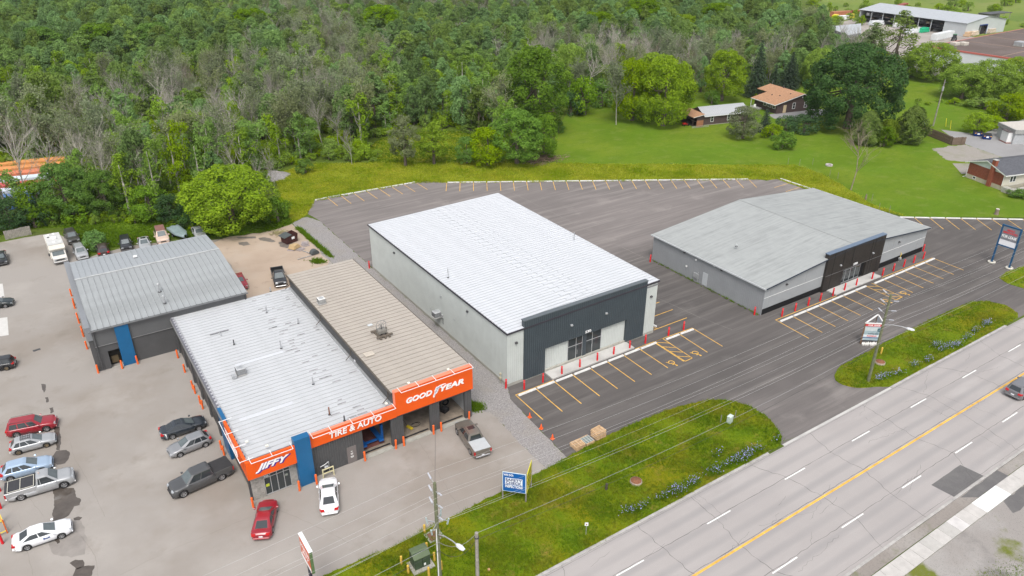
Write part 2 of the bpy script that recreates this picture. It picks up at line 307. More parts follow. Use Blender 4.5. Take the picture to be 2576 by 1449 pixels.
# road with kerb, gutter and pavement
ROAD, _ = sheet('road', [W(-60,22.55), W(420,22.55), W(420,36.75), W(-60,36.75)], .026, road_m)
mb = MB()
for x0, x1 in ((-60, 59.4), (79, 107.3), (118, 420)):
    xs = np.arange(x0, x1+.01, 3.0)
    for a, b in zip(xs[:-1], xs[1:]):
        dz = random.uniform(-.008, .008); mb.box(a+.008, b-.008, 36.752, 37.04+random.uniform(-.02,.02), 0, .12+dz)
tag(mb.build('road_kerb', M('kerb_concrete', (.36,.345,.33), .9, .2, 1.2, fine=.12)), kind='structure')
sheet('gutter_apron', [W(59.4,36.752), W(79,36.752), W(79,37.05), W(59.4,37.05)], .03, conc)
mb = MB()
for a in np.arange(-60, 300, 3.0):
    mb.box(a+.01, a+2.99, 22.3, 22.548, 0, .13 if not (66.5 < a < 74) else .12)
tag(mb.build('far_kerb', MATS['kerb_concrete']), kind='structure')
sheet('boulevard_strip', [W(-60,21.25), W(300,21.25), W(300,22.3), W(-60,22.3)], .05, ground('boulevard_dirt', (.24,.215,.195), [((.3,.28,.26), .2, 5, .45, .65, .8, None), ((.12,.14,.05), .35, 6, .6, .72, .8, None), ((.15,.14,.13), 6, 4, .5, .7, .5, None)]), amp=.05)
sheet('dirt_shoulder', [W(-60,-30), W(300,-30), W(300,19.68), W(-60,19.68)], .03, ground('shoulder_gravel', (.27,.25,.235), [((.34,.325,.31), .1, 5, .45, .62, .9, None), ((.17,.16,.155), .14, 5, .5, .62, .9, None), ((.12,.14,.012), .13, 7, .54, .62, .95, None), ((.14,.135,.13), 10, 4, .55, .7, .6, None)], bump=.5, bscale=12))
sheet('asphalt_patch', [W(66.75,24.78), W(72.2,24.82), W(72.5,22.62), W(67,22.62)], .03, ground('patch_asphalt', (.125,.12,.12), [((.16,.155,.15), .5, 5, .45, .65, .8, None), ((.09,.088,.088), 12, 3, .55, .7, .5, None)]), amp=.03)
sheet('dark_patch', [W(69,21.24), W(74.6,21.22), W(74.5,22.28), W(67.4,22.26)], .055, MATS['patch_asphalt'], amp=.06)
sheet('side_patch', [W(69.5,18.2), W(76.5,18.0), W(76.3,19.66), W(70.3,19.66)], .036, MATS['patch_asphalt'], amp=.15)
walk = tag(empty('sidewalk', (0,0,0)), kind='structure')
slab_me = [MB().bevbox(0, 1.48, 0, 1.5, 0, .1, .012).mesh('sidewalk_slab', M('slab_%d'%i, c, .9, .12, 1.1, fine=.1, pos=True)) for i, c in enumerate([(.44,.42,.4), (.5,.48,.47), (.4,.385,.365), (.66,.66,.65)])]
for i in range(46):
    x = 45+i*1.5; k = 3 if 15 <= i <= 17 else (1 if i == 12 else random.choice((0,0,2,0)))
    o = link('sidewalk_slab', slab_me[k], walk); o.location = (x, 19.7, .005+random.uniform(-.006,.006))
# painted road markings, children of the road
def strip(name, a, b, w, z, mat, parent):
    a = Vector((*a, z)); b = Vector((*b, z)); d = (b-a).normalized(); s = Vector((-d.y, d.x, 0))*w/2
    return MB().quad(a-s, b-s, b+s, a+s).build(name, mat, parent)
for x in np.arange(21.4, 190, 11.05): strip('lane_dash', (x+.6, 33.31), (x+3.75, 33.31), .13, .031, white_paint, ROAD)
for x in np.arange(25.1, 160, 9.95 if False else 9.7): strip('lane_dash', (x, 26.11), (x+3.3, 26.11), .13, .031, white_paint, ROAD)
strip('centre_line', (-60, 29.66), (400, 29.66), .22, .031, yellow_paint, ROAD)
# cracks and slab joints: thin tar-dark lines
crack_m = M('crack_tar', (.085,.08,.078), .85, .2, 3)
def crack(mb, pts, z, w=.03, jit=.12, step=.5):
    out = []
    for a, b in zip(pts[:-1], pts[1:]):
        a = Vector(a); b = Vector(b); n = max(1, int((b-a).length/step)); nr = Vector((a.y-b.y, b.x-a.x)).normalized()
        out += [a.lerp(b, j/n)+nr*random.uniform(-jit, jit) for j in range(n)]
    out.append(Vector(pts[-1])); vs = []
    for i, p in enumerate(out):
        d = (out[min(i+1, len(out)-1)]-out[max(i-1, 0)]).normalized(); s = Vector((-d.y, d.x))*w*random.uniform(.35, 1)/2
        vs += [(p.x-s.x, p.y-s.y, z), (p.x+s.x, p.y+s.y, z)]
    mb.add(vs, [(2*i, 2*i+2, 2*i+3, 2*i+1) for i in range(len(out)-1)])
mb = MB()
for y, w_, j in ((33.46,.05,.05), (29.92,.06,.04), (26.3,.05,.06), (22.9,.03,.03), (36.6,.03,.02)): crack(mb, [(-20,y), (160,y)], .0305, w_, j, .7)
for x in np.arange(20, 170, 8.7):
    k = random.uniform(-1.2, 1.2); crack(mb, [(x+random.uniform(-2,2), 36.7), (x+k, 33.4), (x+k+random.uniform(-.8,.8), 29.8), (x+k+random.uniform(-1.5,1.5), 26.2), (x+random.uniform(-2,2), 22.6)], .0305, .05, .12, .45)
for _ in range(46):
    x = random.uniform(28, 130); y = random.uniform(23, 36); L = random.uniform(1.5, 7); a = random.choice((0, PI/2, 0, .4))+random.uniform(-.3,.3)
    crack(mb, [(x,y), (x+L*math.cos(a), min(36.6, max(22.7, y+L*math.sin(a))))], .0305, .022, .15, .4)
tag(mb.build('road_cracks', crack_m, ROAD), kind='stuff')
mb = MB()
for pts in ([(140,1040),(165,1100),(250,1449)], [(560,1100),(640,1180),(720,1300),(740,1449)], [(10,720),(120,760),(170,800),(330,1000)], [(530,440),(560,560),(660,720),(790,1000)]):
    crack(mb, [wp(B1(*p)) for p in pts], .0125, .022, .06, .5)
for pts in ([C6(0,545), C6(140,520), C6(250,480)], [C6(60,440), C6(200,430), C6(300,420)], [B2(1230,430), B2(1540,950)], [B2(0,890), B2(300,1000), B2(700,1200)], [C5(1640,470), C5(1932,430)], [C6(0,600), C6(130,590), C6(300,570)], [B1(900,1440), B1(1300,1250), B1(1900,1000)]):
    crack(mb, [wp(p) for p in pts], .0165, .024, .08, .5)
tag(mb.build('pavement_cracks', M('pavement_crack', (.17,.15,.13), .9, .1, 3), SHOP), kind='stuff')
mb = MB()
crack(mb, [wp(p) for p in [(1290,486), (1400,540), (1616,647), (1640,655)]], .0235, .12, .04, 1); crack(mb, [wp(p) for p in [(1578,660), (1618,646)]], .0235, .14, .03, 1)
for pts in ([(1150,470), (1260,487)], [C6(1080,80), C6(1300,60), C6(1380,110)], [C7(1100,800), C7(1400,940), C7(1660,1040)]): crack(mb, [wp(p) for p in pts], .0235, .05, .05, .8)
tag(mb.build('asphalt_seams', M('seam_dust', (.2,.185,.17), .9, .2, 2), LOT), kind='stuff')
mb = MB()
for pts in ([C7(1110,790), C7(1350,960), C7(1600,1130)], [C8(0,1010), C8(330,1110), C8(560,1180)], [C8(540,900), C8(900,960), C8(1300,1040)]): crack(mb, [wp(p) for p in pts], .0235, .05, .08, .8)
tag(mb.build('asphalt_cracks', crack_m, LOT), kind='stuff')
# puddles
pud = M('wet_pavement', (.085,.072,.062), .12, .25, 1.2, spec=.5, pos=True)
damp = M('damp_pavement', (.16,.14,.122), .5, .25, 1.2, pos=True)
for i, pts in enumerate([[(398,545),(425,505),(500,498),(532,520),(520,560),(490,600),(430,612),(400,585)], [(402,800),(470,785),(560,785),(576,850),(614,870),(600,912),(562,925),(520,992),(470,1020),(405,1038),(395,980),(412,900)], [(405,330),(448,325),(462,420),(452,500),(428,500),(420,430)], [(525,1352),(570,1325),(625,1328),(642,1350),(635,1375),(600,1392),(575,1400),(545,1372)], [(545,1452),(570,1392),(640,1375),(714,1370),(690,1452)], [(312,0),(348,4),(346,45),(332,68),(318,40)], [(342,100),(366,98),(368,135),(352,142)], [(372,182),(402,176),(408,210),(385,224)], [(555,1015),(590,1000),(622,1008),(600,1028),(560,1030)], [(410,1170),(450,1170),(455,1195),(430,1210)]]):
    sheet('puddle', [B1(*p) for p in pts], .0145, pud, SHOP, amp=.05, step=.25)
sheet('damp_stain', [B1(*p) for p in [(390,1030),(600,1020),(640,1080),(655,1200),(640,1290),(540,1310),(400,1290),(360,1180)]], .0125, M('faint_damp', (.235,.215,.198), .8, .15, .8, pos=True), SHOP, amp=.1, step=.4)
for pts in [[(15,350),(60,340),(110,352),(150,372),(120,380),(70,372),(30,365)], [(170,380),(240,370),(330,400),(300,420),(240,425),(180,410)]]: sheet('damp_stain', [C6(*p) for p in pts], .0165, damp, SHOP, amp=.1, step=.3)
for pts in [[(1800,380),(1860,375),(1890,395),(1840,408),(1805,398)], [(1780,340),(1930,335),(1930,352),(1800,350)]]: sheet('damp_stain', [C5(*p) for p in pts], .0165, damp, SHOP, amp=.08, step=.3)
sheet('grass_tuft_strip', [C6(318,275), C6(340,270), C6(420,360), C6(520,430), C6(575,480), C6(565,500), C6(500,445), C6(380,350)], .024, verge_m, GRAV, amp=.1, step=.3)
for pts in ([(0,692),(20,692),(34,792),(0,800)], [(0,955),(55,945),(66,1080),(0,1090)]): sheet('concrete_pad', [C5(*p) for p in [(-40,pts[0][1]+3)]+list(pts[1:3])+[(-40,pts[3][1]+6)]], .016, M('pale_pad', (.5,.49,.47), .9, .06, 2), SHOP)
mb = MB(); mb.obox((*wp(C5(277,1193)), .02), (.42,.05,0), (-.03,.22,0), (0,0,.012)); dr = mb.build('drain_grate', dkgrey, SHOP)
# industrial yard, drives and gravel on the right-hand properties
yard_m = ground('yard_gravel', (.3,.27,.245), [((.36,.33,.3), .06, 5, .45, .65, .8, None), ((.2,.18,.16), .15, 5, .55, .7, .7, None)])
sheet('industrial_yard', [(2040,120), (2075,62), (2180,42), (2420,85), (2560,125), (2620,150), (2560,180), (2380,200), (2290,175), (2180,160)], .02, yard_m, amp=.5, step=3)
sheet('restaurant_drive', [W(189,86.7), W(193.5,93.5), W(197,97.6), W(199.6,92.4), W(203,90), W(240,92), W(240,60), W(200,64), W(186,76.9)], .02, ground('drive_asphalt', (.27,.265,.265), [((.23,.225,.225), .15, 5, .45, .65, .8, None), ((.2,.195,.19), 8, 4, .55, .7, .4, None)]))
sheet('gravel_pad', [W(178.3,89.2), W(173.1,82.4), W(175.7,79.4), W(186,76.9), W(189,86.7), W(185,88.3)], .016, ground('pad_gravel', (.27,.25,.225), [((.2,.2,.13), .25, 5, .5, .7, .7, None), ((.35,.33,.3), 2, 5, .55, .7, .6, None)]), amp=.4, step=.6)
sheet('patio_pad', [W(171.6,80.6), W(176,77.6), W(170.5,72.5), W(166,75.5)], .024, MATS['pad_gravel'])
sheet('house_drive', [W(171.5,132), W(169.6,128), W(178.4,122.9), W(192,124.5), W(187,129.6)], .02, MATS['drive_asphalt'], amp=.1, step=.6)
# ---------------------------------------------------------------- lot furniture: stall lines, concrete curbs, bollards
ZL = .026
def sline(a, b, w=.11, nm='stall_line'): return strip(nm, a, b, w, ZL, yellow_paint, LOT)
curb_me = MB().add([(-1.02,-.11,0),(1.02,-.11,0),(1.02,.11,0),(-1.02,.11,0),(-1.0,-.075,.13),(1.0,-.075,.13),(1.0,.075,.13),(-1.0,.075,.13)],
    [(3,2,1,0),(4,5,6,7),(0,1,5,4),(1,2,6,5),(2,3,7,6),(3,0,4,7)]).mesh('parking_curb', curb_m)
def curbs(pts, where, group, length=None):
    for i, (a, b) in enumerate(zip(pts[:-1], pts[1:])):
        a = Vector((*a, 0)); b = Vector((*b, 0)); c = (a+b)/2; d = b-a
        o = link('parking_curb', curb_me); o.location = (c.x+random.uniform(-.03,.03), c.y+random.uniform(-.03,.03), .022); o.rotation_euler[2] = math.atan2(d.y, d.x)+random.uniform(-.008,.008)
        o.scale = ((length or d.length-.22)/2.04, 1.25, 1.2)
        tag(o, 'white concrete parking curb %s, %s from the left' % (where, ORD[i]), 'parking curb', group)
# row in front of the white-roofed building
xs = [40.55+2.735*k for k in range(9)]
for x in xs: sline((x, 60.15), (x-.05, 54.62))
sline((40.5, 60.2), (46.1, 60.22)); sline((59.25, 60.22), (62.6, 60.22)); sline((62.55, 60.22), (62.55, 54.55)); 
sline((62.55, 60.22), (64.1, 60.22)); sline((64.05, 60.25), (63.85, 54.55)); sline((62.5, 54.55), (63.9, 54.6)); sline((62.55,60.2),(64.05,60.2))
for k in range(4): sline((62.6, 60.0-k*1.35), (63.95, 58.9-k*1.35))
sline((64.0, 60.2), (69.4, 60.05)); sline((66.75, 60.1), (66.5, 54.5)); sline((69.4, 60.05), (69.25, 54.48))
curbs([(xs[i]+.05, 59.85) for i in range(9)]+[(62.5, 59.85)], 'in front of the dark facade numbered 530', 'curbs of the row before the white-roofed building')
curbs([(64.15, 59.75), (66.75, 59.75), (69.3, 59.7)], 'past the hatched bay beside building 530', 'curbs beside the hatched bay')
for y in (62.5, 65.3, 68.0): sline((64.6, y), (70.85, y))
sline((64.4, 63.6), (65.45, 62.45))
curbs([(65.2, 64.7), (65.5, 63.0)], 'along the right side wall of building 530', None, 1.9)
def wheelchair(x, y, rz):
    mb = MB()
    def arc(cx, cy, r, a0, a1, w_=.1):
        n = 16; vs = []
        for i in range(n+1):
            a = a0+(a1-a0)*i/n; vs += [(cx+(r-w_/2)*math.cos(a), cy+(r-w_/2)*math.sin(a), 0), (cx+(r+w_/2)*math.cos(a), cy+(r+w_/2)*math.sin(a), 0)]
        mb.add(vs, [(2*i, 2*i+1, 2*i+3, 2*i+2) for i in range(n)])
    def ln(a, b, w_=.1):
        a = Vector((*a,0)); b = Vector((*b,0)); d = (b-a).normalized(); s = Vector((-d.y,d.x,0))*w_/2; mb.quad(a-s, b-s, b+s, a+s)
    arc(0, 0, .36, .9, 5.9); arc(-.1, .8, .07, 0, 2*PI, .12); ln((-.1,.68), (-.05,.15), .11); ln((-.08,.45), (.25,.45), .09); ln((-.05,.15), (.32,.12), .11); ln((.32,.12), (.45,-.35), .11); ln((.4,-.35), (.6,-.3), .09)
    o = mb.build('wheelchair_symbol', yellow_paint, LOT); o.location = (x, y, ZL+.002); o.rotation_euler[2] = rz; o.scale = (1.05, 1.05, 1)
wheelchair(60.9, 55.3, PI); wheelchair(65.1, 55.3, PI)
# row in front of the low grey building
xs5 = [80.75, 83.6, 86.45, 89.3, 92.15, 95.0, 97.95, 100.7, 102.35, 105.0, 107.78, 110.55, 113.3, 116.2, 119.05]
for x in xs5: sline((x, 54.85), (x-.3, 49.6))
sline((80.75, 55.3), (94.2, 55.15)); sline((105.5, 55.1), (119.15, 54.85)); sline((80.75, 55.3), (80.75, 54.8)); sline((100.4, 49.6), (102.1, 49.62))
for k in range(4): sline((100.72-.06*k, 54.6-k*1.3), (102.3-.06*k, 53.5-k*1.3))
curbs([(x+.05, 54.62) for x in xs5[:8]], 'before the grey building, near the plank-lined entrance', 'curbs of the row before the low grey building')
curbs([(x+.05, 54.5) for x in xs5[8:]], 'before the grey building, past its hatched bay', 'curbs past the hatched bay of the grey building')
wheelchair(98.95, 50.3, PI); wheelchair(103.4, 50.3, PI)
# rows along the meadow at the back
a0, b0 = Vector(G(1124,460)[:2]), Vector(G(*C3(1787,1355))[:2]); dd = (b0-a0)/23; nr = Vector((dd.y, -dd.x)).normalized(); nr = nr if nr.y < 0 else -nr
for i in range(24): p = a0+dd*i; sline(p, p+nr*5.1+dd.normalized()*.0)
curbs([tuple(a0-dd*.0+dd*i+nr*(-.1)) for i in range(24)], 'along the back of the lot by the meadow', 'curbs along the back row')
lw = [(43.71,134.95)]+[(46.34+2.655*i, 135.09-.17*i) for i in range(8)]
for p in lw[1:]: sline(p, (p[0]+.02, p[1]-5.2))
curbs([(p[0], p[1]+.1) for p in lw], 'in the short row at the back corner of the lot', 'curbs in the short corner row')
cr = [(130.3, 94.6-2.83*i) for i in range(9)]
for p in cr[1:4]: sline(p, (p[0]-5.4, p[1]-.2))
curbs([(p[0]+.2, p[1]) for p in cr], 'beside the meadow behind the grey building', 'curbs behind the low grey building')
a1, b1 = Vector((133.37,66.56)), Vector((149.33,55.1)); d1 = (b1-a1)/7; n1 = Vector((-d1.y, d1.x)).normalized(); n1 = n1 if n1.x < 0 else -n1
for i in range(9): p = a1+d1*i; sline(p, p+n1*5.3)
curbs([tuple(a1+d1*(i-1)) for i in range(10)], 'at the edge of the lawn on the right-hand side', 'curbs at the lawn edge')
# bollards
def bollard(kind):
    root = empty(kind+'_bollard'); r = .11
    mat = {'red': red_b, 'orange': org_b, 'yellow': yel_b}[kind]; h = {'red': 1.3, 'orange': 1.22, 'yellow': 1.0}[kind]
    mb = MB().lathe([(r,0),(r,h-.1),(r*.92,h-.04),(r*.6,h-.01),(.01,h)], 12); mb.build('post', mat, root)
    if kind == 'red':
        for z in (h-.28, h-.16): MB().lathe([(r+.006,z),(r+.006,z+.035)], 12).build('reflective_band', band_m, root)
    return root
protos = {}
def put_bollard(kind, x, y, label, group, s=1.0):
    if kind not in protos: o = protos[kind] = bollard(kind)
    else: o = copy_tree(protos[kind])
    o.location = (x, y, .02 if kind != 'yellow' else .06); o.rotation_euler = (random.uniform(-.025,.025), random.uniform(-.025,.025), random.uniform(0,6)); o.scale = (s, s, s)
    tag(o, label, 'bollard', group)
for i, x in enumerate([40.35, 42.04, 44.78, 47.63, 50.42, 53.2, 55.87, 58.6, 61.32, 65.23, 68.03]):
    put_bollard('red', x, 62.0 if i == 0 else 60.6 if i < 9 else 60.35, 'red bollard guarding building 530, %s from the gravel strip' % ORD[i], 'red bollards before the white-roofed building')
put_bollard('red', 40.2, 101.3, 'red bollard at the back corner of the white-roofed building', 'red bollards before the white-roofed building')
for i, x in enumerate([82.3, 85.15, 88.05, 90.8, 93.75, 96.5, 99.4, 103.4, 106.15, 109.05, 111.85, 114.65, 117.4]):
    put_bollard('red', x, 55.5, 'red bollard before the low grey building, %s from its near corner' % ORD[i], 'red bollards before the low grey building')
put_bollard('red', 120.25, 57.2, 'red bollard at the far front corner of the grey building', 'red bollards before the low grey building')
put_bollard('red', 79.4, 57.9, 'red bollard at the near front corner of the grey building', 'red bollards before the low grey building')
put_bollard('red', 79.1, 78.9, 'red bollard at the back corner of the grey building beside the alley', 'red bollards before the low grey building')
for i, (x, y) in enumerate([(9.4,58.6), (13.86,58.4), (15.62,58.4), (21.05,59.0), (24.55,59.0), (25.5,59.0), (29.05,59.0), (30.0,59.0), (33.5,59.0)]):
    put_bollard('orange', x, y, 'orange bollard along the tyre shop front, %s from the corner sign' % ORD[i], 'orange bollards of the tyre shop front')
for i, (x, y) in enumerate([(9.1,67.9), (9.1,68.95), (9.2,77.4), (9.2,78.5), (9.2,81.0), (9.2,82.1), (9.2,86.3), (9.2,90.2)]):
    put_bollard('orange', x, y, 'orange bollard along the side bays of the tyre shop, %s from the street' % ORD[i], 'orange bollards beside the side bays')
for i, (x, y) in enumerate([(.3,91.9), (2.92,91.4), (4.72,91.5), (-.1,98.8), (-.1,102.5), (-.1,103.4), (-.15,106.8), (-.15,107.7), (-.15,111.8), (-.1,112.8), (-.1,116.2)]):
    put_bollard('orange', x, y, 'orange bollard round the grey workshop with the blue panel, %s from its front corner' % ORD[i], 'orange bollards round the workshop')
for i, (x, y) in enumerate([(21.55,46.75), (20.73,44.69), (18.14,44.56), (18.19,43.32), (20.75,43.34), (20.79,42.14), (19.57,42.14)]):
    put_bollard('yellow', x, y, 'yellow post round the green transformer box, %s from the back' % ORD[i], 'yellow posts round the transformer')
put_bollard('yellow', *G(*C8(850,1225))[:2], 'yellow post on the entrance island beside a manhole', None)
# two far-left forecourt bollards, red, by the frame edge
for p, l in ((B1(2,810), 'red bollard at the frame edge behind the silver pickup'), (B1(8,940), 'red bollard at the frame edge beside the tonneau pickup tail'), (B1(22,1205), 'red bollard at the frame edge behind the white lettered sedan')):
    put_bollard('red', *G(*p)[:2], l, 'red bollards at the left frame edge')
# ---------------------------------------------------------------- lettering
def text_mesh(body, mat, bold=0.0, shear=0.0, depth=.02, spacing=1.0):
    cu = bpy.data.curves.new('lettering', 'FONT'); cu.body = body; cu.size = 1; cu.offset = bold; cu.shear = shear; cu.extrude = depth; cu.space_character = spacing; cu.resolution_u = 3
    ob = bpy.data.objects.new('lettering', cu); col.objects.link(ob); dg = bpy.context.evaluated_depsgraph_get()
    me = bpy.data.meshes.new_from_object(ob.evaluated_get(dg)); bpy.data.objects.remove(ob); me.materials.clear(); me.materials.append(mat); return me
def lettering(body, mat, parent, o, xd, up, width, height, bold=0.0, shear=0.0, depth=.02, spacing=1.0, name='lettering'):
    """o = lower left corner, xd/up = reading directions (world)"""
    me = text_mesh(body, mat, bold, shear, depth, spacing); n = len(me.vertices); co = np.empty(n*3); me.vertices.foreach_get('co', co); co = co.reshape(-1, 3)
    lo, hi = co.min(0), co.max(0); sx, sy = width/(hi[0]-lo[0]), height/(hi[1]-lo[1])
    xd = np.array(Vector(xd).normalized()); up = np.array(Vector(up).normalized()); nz = np.cross(xd, up)
    out = np.array(o)+((co[:,0]-lo[0])*sx)[:,None]*xd+((co[:,1]-lo[1])*sy)[:,None]*up+(co[:,2])[:,None]*nz
    me.vertices.foreach_set('co', out.astype(np.float32).ravel()); me.update()
    return link(name, me, parent)
def panel_poly(name, pts2, o, xd, up, depth, mat, parent):
    o = Vector(o); xd = Vector(xd); up = Vector(up); nz = xd.cross(up)
    n = len(pts2); a = sum(pts2[i][0]*pts2[(i+1)%n][1]-pts2[(i+1)%n][0]*pts2[i][1] for i in range(n))
    if a < 0: pts2 = pts2[::-1]
    f = [o+xd*x+up*y+nz*depth for x, y in pts2]; b = [o+xd*x+up*y for x, y in pts2]
    return MB().add(f+b, [tuple(range(n)), tuple(range(n, 2*n))[::-1]]+[(i, n+i, n+(i+1)%n, (i+1)%n) for i in range(n)]).build(name, mat, parent)
X1, Y1, Z1 = Vector((1,0,0)), Vector((0,1,0)), Vector((0,0,1))
# ---------------------------------------------------------------- shared fittings
def wall_lamp(x, y, z, n, parent, mat=None):
    """n = outward xy"""
    mb = MB(); n = Vector((*n, 0)); s = Vector((-n.y, n.x, 0)); c = Vector((x, y, z))
    vs = [c+s*a+Z1*b+n*d for a, b, d in ((-.16,-.1,0),(.16,-.1,0),(.16,.12,0),(-.16,.12,0),(-.15,-.1,.2),(.15,-.1,.2),(.15,.04,.22),(-.15,.04,.22))]
    mb.add(vs, [(3,2,1,0),(4,5,6,7),(0,1,5,4),(1,2,6,5),(2,3,7,6),(3,0,4,7)])
    return mb.build('wall_lamp', mat or dkgrey, parent)
def ac_unit(loc, label, s=.9, rz=0, group=None, mat=None):
    root = empty('air_conditioner', loc, rz, label, 'air conditioner', group); h = s*.85; q = s/2
    b = MB().bevbox(-q, q, -q, q, .06, h, .03).build('cabinet', mat or M('ac_grey', (.4,.41,.42), .5, .08, 4), root)
    lv = MB()
    for i in range(9):
        z = .12+i*(h-.2)/8
        lv.box(-q-.008, q+.008, -q-.008, -q+.01, z, z+.03); lv.box(-q-.008, -q+.01, -q, q, z, z+.03); lv.box(q-.01, q+.008, -q, q, z, z+.03); lv.box(-q, q, q-.01, q+.008, z, z+.03)
    lv.build('louvres', dkgrey, root)
    MB().lathe([(s*.38,h),(s*.38,h+.03),(s*.34,h+.035)], 20).build('fan_ring', galv, root)
    MB().lathe([(s*.33,h+.012),(.01,h+.015)], 20).build('fan_well', black_m, root)
    g = MB()
    for i in range(4):
        a = i*PI/4; g.bar((math.cos(a)*s*.36, math.sin(a)*s*.36, h+.04), (-math.cos(a)*s*.36, -math.sin(a)*s*.36, h+.04), .02)
    g.build('fan_guard', galv, root); MB().box(-q*1.15, q*1.15, -q*1.15, q*1.15, 0, .06).build('base_pad', M('pad_grey', (.4,.39,.38), .9), root)
    return root
def vent_pipe(p, h, r, label, parent=None, cap=True, mat=None, group=None):
    root = empty('vent_pipe', p, 0, label, 'vent pipe', group); MB().cyl(0, 0, -.05, h, r, 10).build('pipe', mat or galv, root)
    MB().lathe([(r*2.2,-.02),(r*1.6,.05)], 10).build('flashing', dkgrey, root)
    if cap: MB().lathe([(r*1.8,h),(r*1.9,h+.06),(.02,h+.16)], 10).build('cap', mat or galv, root)
    return root
def sheet_panel_x(L, w, rib=.05, gap=.012, slope=0.0, lap=0):
    """strip running along +x of length L, width w in y, rib on each edge"""
    ys = [(gap/2, 0), (.02+gap/2, rib), (.07, rib), (.09, 0), (w*.5-.02, 0), (w*.5, rib*.25), (w*.5+.02, 0), (w-gap/2, 0)]
    mb = MB(); vs = []
    for x in (0, L):
        for y, z in ys: vs.append((x, y, z+slope*x))
    n = len(ys); mb.add(vs, [(i+1, i, n+i, n+i+1) for i in range(n-1)])
    mb.add([(0,gap/2,-.05), (0,w-gap/2,-.05), (0,w-gap/2,0), (0,gap/2,0)], [(1,0,3,2)])
    return mb
# ---------------------------------------------------------------- white-roofed building, number 530
X0, XB, YF, YB, ZE0, ZE1 = 40.65, 64.05, 62.1, 101.0, 7.42, 7.85
b53 = empty('commercial_building', (0,0,0), 0, 'pale green metal building with white ribbed roof and dark facade numbered 530', 'building')
pale = M('pale_green_cladding', (.48,.505,.485), .5, .06, .6); slate = M('slate_cladding', (.048,.062,.072), .45, .1, .8, spec=.4)
whiteroof = streaky('white_roof_steel', (.5,.515,.54), (.46,.475,.5), (.1,1.2,1), .5, .45, 0)
MB().box(X0-.03, XB+.03, YF-.03, YB+.03, 0, .42).build('foundation', found_m, b53)
MB().rib((X0, YB), (X0, YF), .4, ZE0).build('side_wall', pale, b53)
MB().rib((XB, YF), (XB, YB), .4, ZE1).build('side_wall', pale, b53)
MB().rib((XB, YB), (X0, YB), .4, ZE1, z1b=ZE0).build('back_wall', pale, b53)
MB().rib((X0, YF), (42.9, YF), .4, ZE0, .28, z1b=ZE0+.04).build('front_wall', pale, b53)
MB().rib((62.1, YF), (XB, YF), .4, ZE1-.04, .28, z1b=ZE1).build('front_wall', pale, b53)
roof = empty('roof'); roof.parent = b53
np_ = 64; pw = (YB-YF+.2)/np_; sl_ = (ZE1-ZE0)/(XB-X0)
for par in (0, 1):
    for side in (0, 1):
        xm = 51.0+par*1.1+side*0; L = (xm+.9-X0+.15) if side == 0 else (XB+.15-xm)
        me = sheet_panel_x(L, pw, .04, .035, sl_).mesh('roof_panel', whiteroof)
        for i in range(par, np_, 2):
            o = link('roof_panel', me, roof)
            x = X0-.15 if side == 0 else xm; zz = ZE0+.06+(x-X0)*sl_+(.0 if side == 0 else .03)
            o.location = (x, YF-.1+i*pw, zz)
tick = MB().box(0,.03,0,.5,.035,.05).mesh('lap_joint', M('lap_mark_grey', (.36,.37,.39), .6, 0))  # grey tick that marks the lap joint of a roof panel
for i in range(np_):
    for xx in (51.0+(i%2)*1.1, 53.6+(i%2)*1.1):
        o = link('lap_joint', tick, roof); o.location = (xx, YF-.05+i*pw, ZE0+.06+(xx-X0)*sl_+.045)
MB().box(X0-.06, XB+.06, YF-.04, YB+.04, ZE0-.2, ZE0-.02).build('roof_core', M('insulation_dark', (.22,.22,.23), .9), roof)
eave_m = M('dark_eave_trim', (.045,.04,.05), .5, .05)
tr = MB(); tr.obox((X0-.13, (YF+YB)/2, ZE0-.04), (.06,0,0), (0,(YB-YF)/2+.13,0), (0,0,.1)); tr.obox((XB+.13, (YF+YB)/2, ZE1-.04), (.06,0,0), (0,(YB-YF)/2+.13,0), (0,0,.1))
for y in (YF-.13, YB+.13): tr.add([(X0-.19,y-.05,ZE0-.14),(XB+.19,y-.05,ZE1-.14),(XB+.19,y+.05,ZE1-.14),(X0-.19,y+.05,ZE0-.14),(X0-.19,y-.05,ZE0+.04),(XB+.19,y-.05,ZE1+.04),(XB+.19,y+.05,ZE1+.04),(X0-.19,y+.05,ZE0+.04)], [(3,2,1,0),(4,5,6,7),(0,1,5,4),(1,2,6,5),(2,3,7,6),(3,0,4,7)])
tag(tr.build('eave_trim', eave_m, roof), kind='stuff')
fac = empty('facade'); fac.parent = b53
mb = MB(); YP = YF-.12
for a, b in ((42.9, 46.03), (59.0, 62.1)): mb.rib((a, YP), (b, YP), .25, 3.62, .3, .03)
mb.rib((42.9, YP), (62.1, YP), 3.62, 8.36, .3, .03)
mb.box(42.9, 62.1, YP+.01, YF+.42, 3.64, 8.34); mb.box(42.9, 46.02, YP+.01, YF+.3, .26, 3.7); mb.box(59.01, 62.1, YP+.01, YF+.3, .26, 3.7)
mb.build('dark_cladding', slate, fac)
MB().box(42.84, 62.16, YP-.06, YF+.46, 8.34, 8.46).build('parapet_cap', M('cap_grey', (.1,.115,.125), .4, .05), fac)
for a, b in ((46.03, 49.7), (55.05, 59.0)):
    MB().rib((a, YF+.22), (b, YF+.22), .3, 3.62, .26, .03).build('infill_panel', pale, fac)
MB().box(52.02, 52.58, YF+.1, YF+.3, .3, 3.62).build('door_pillar', slate, fac)
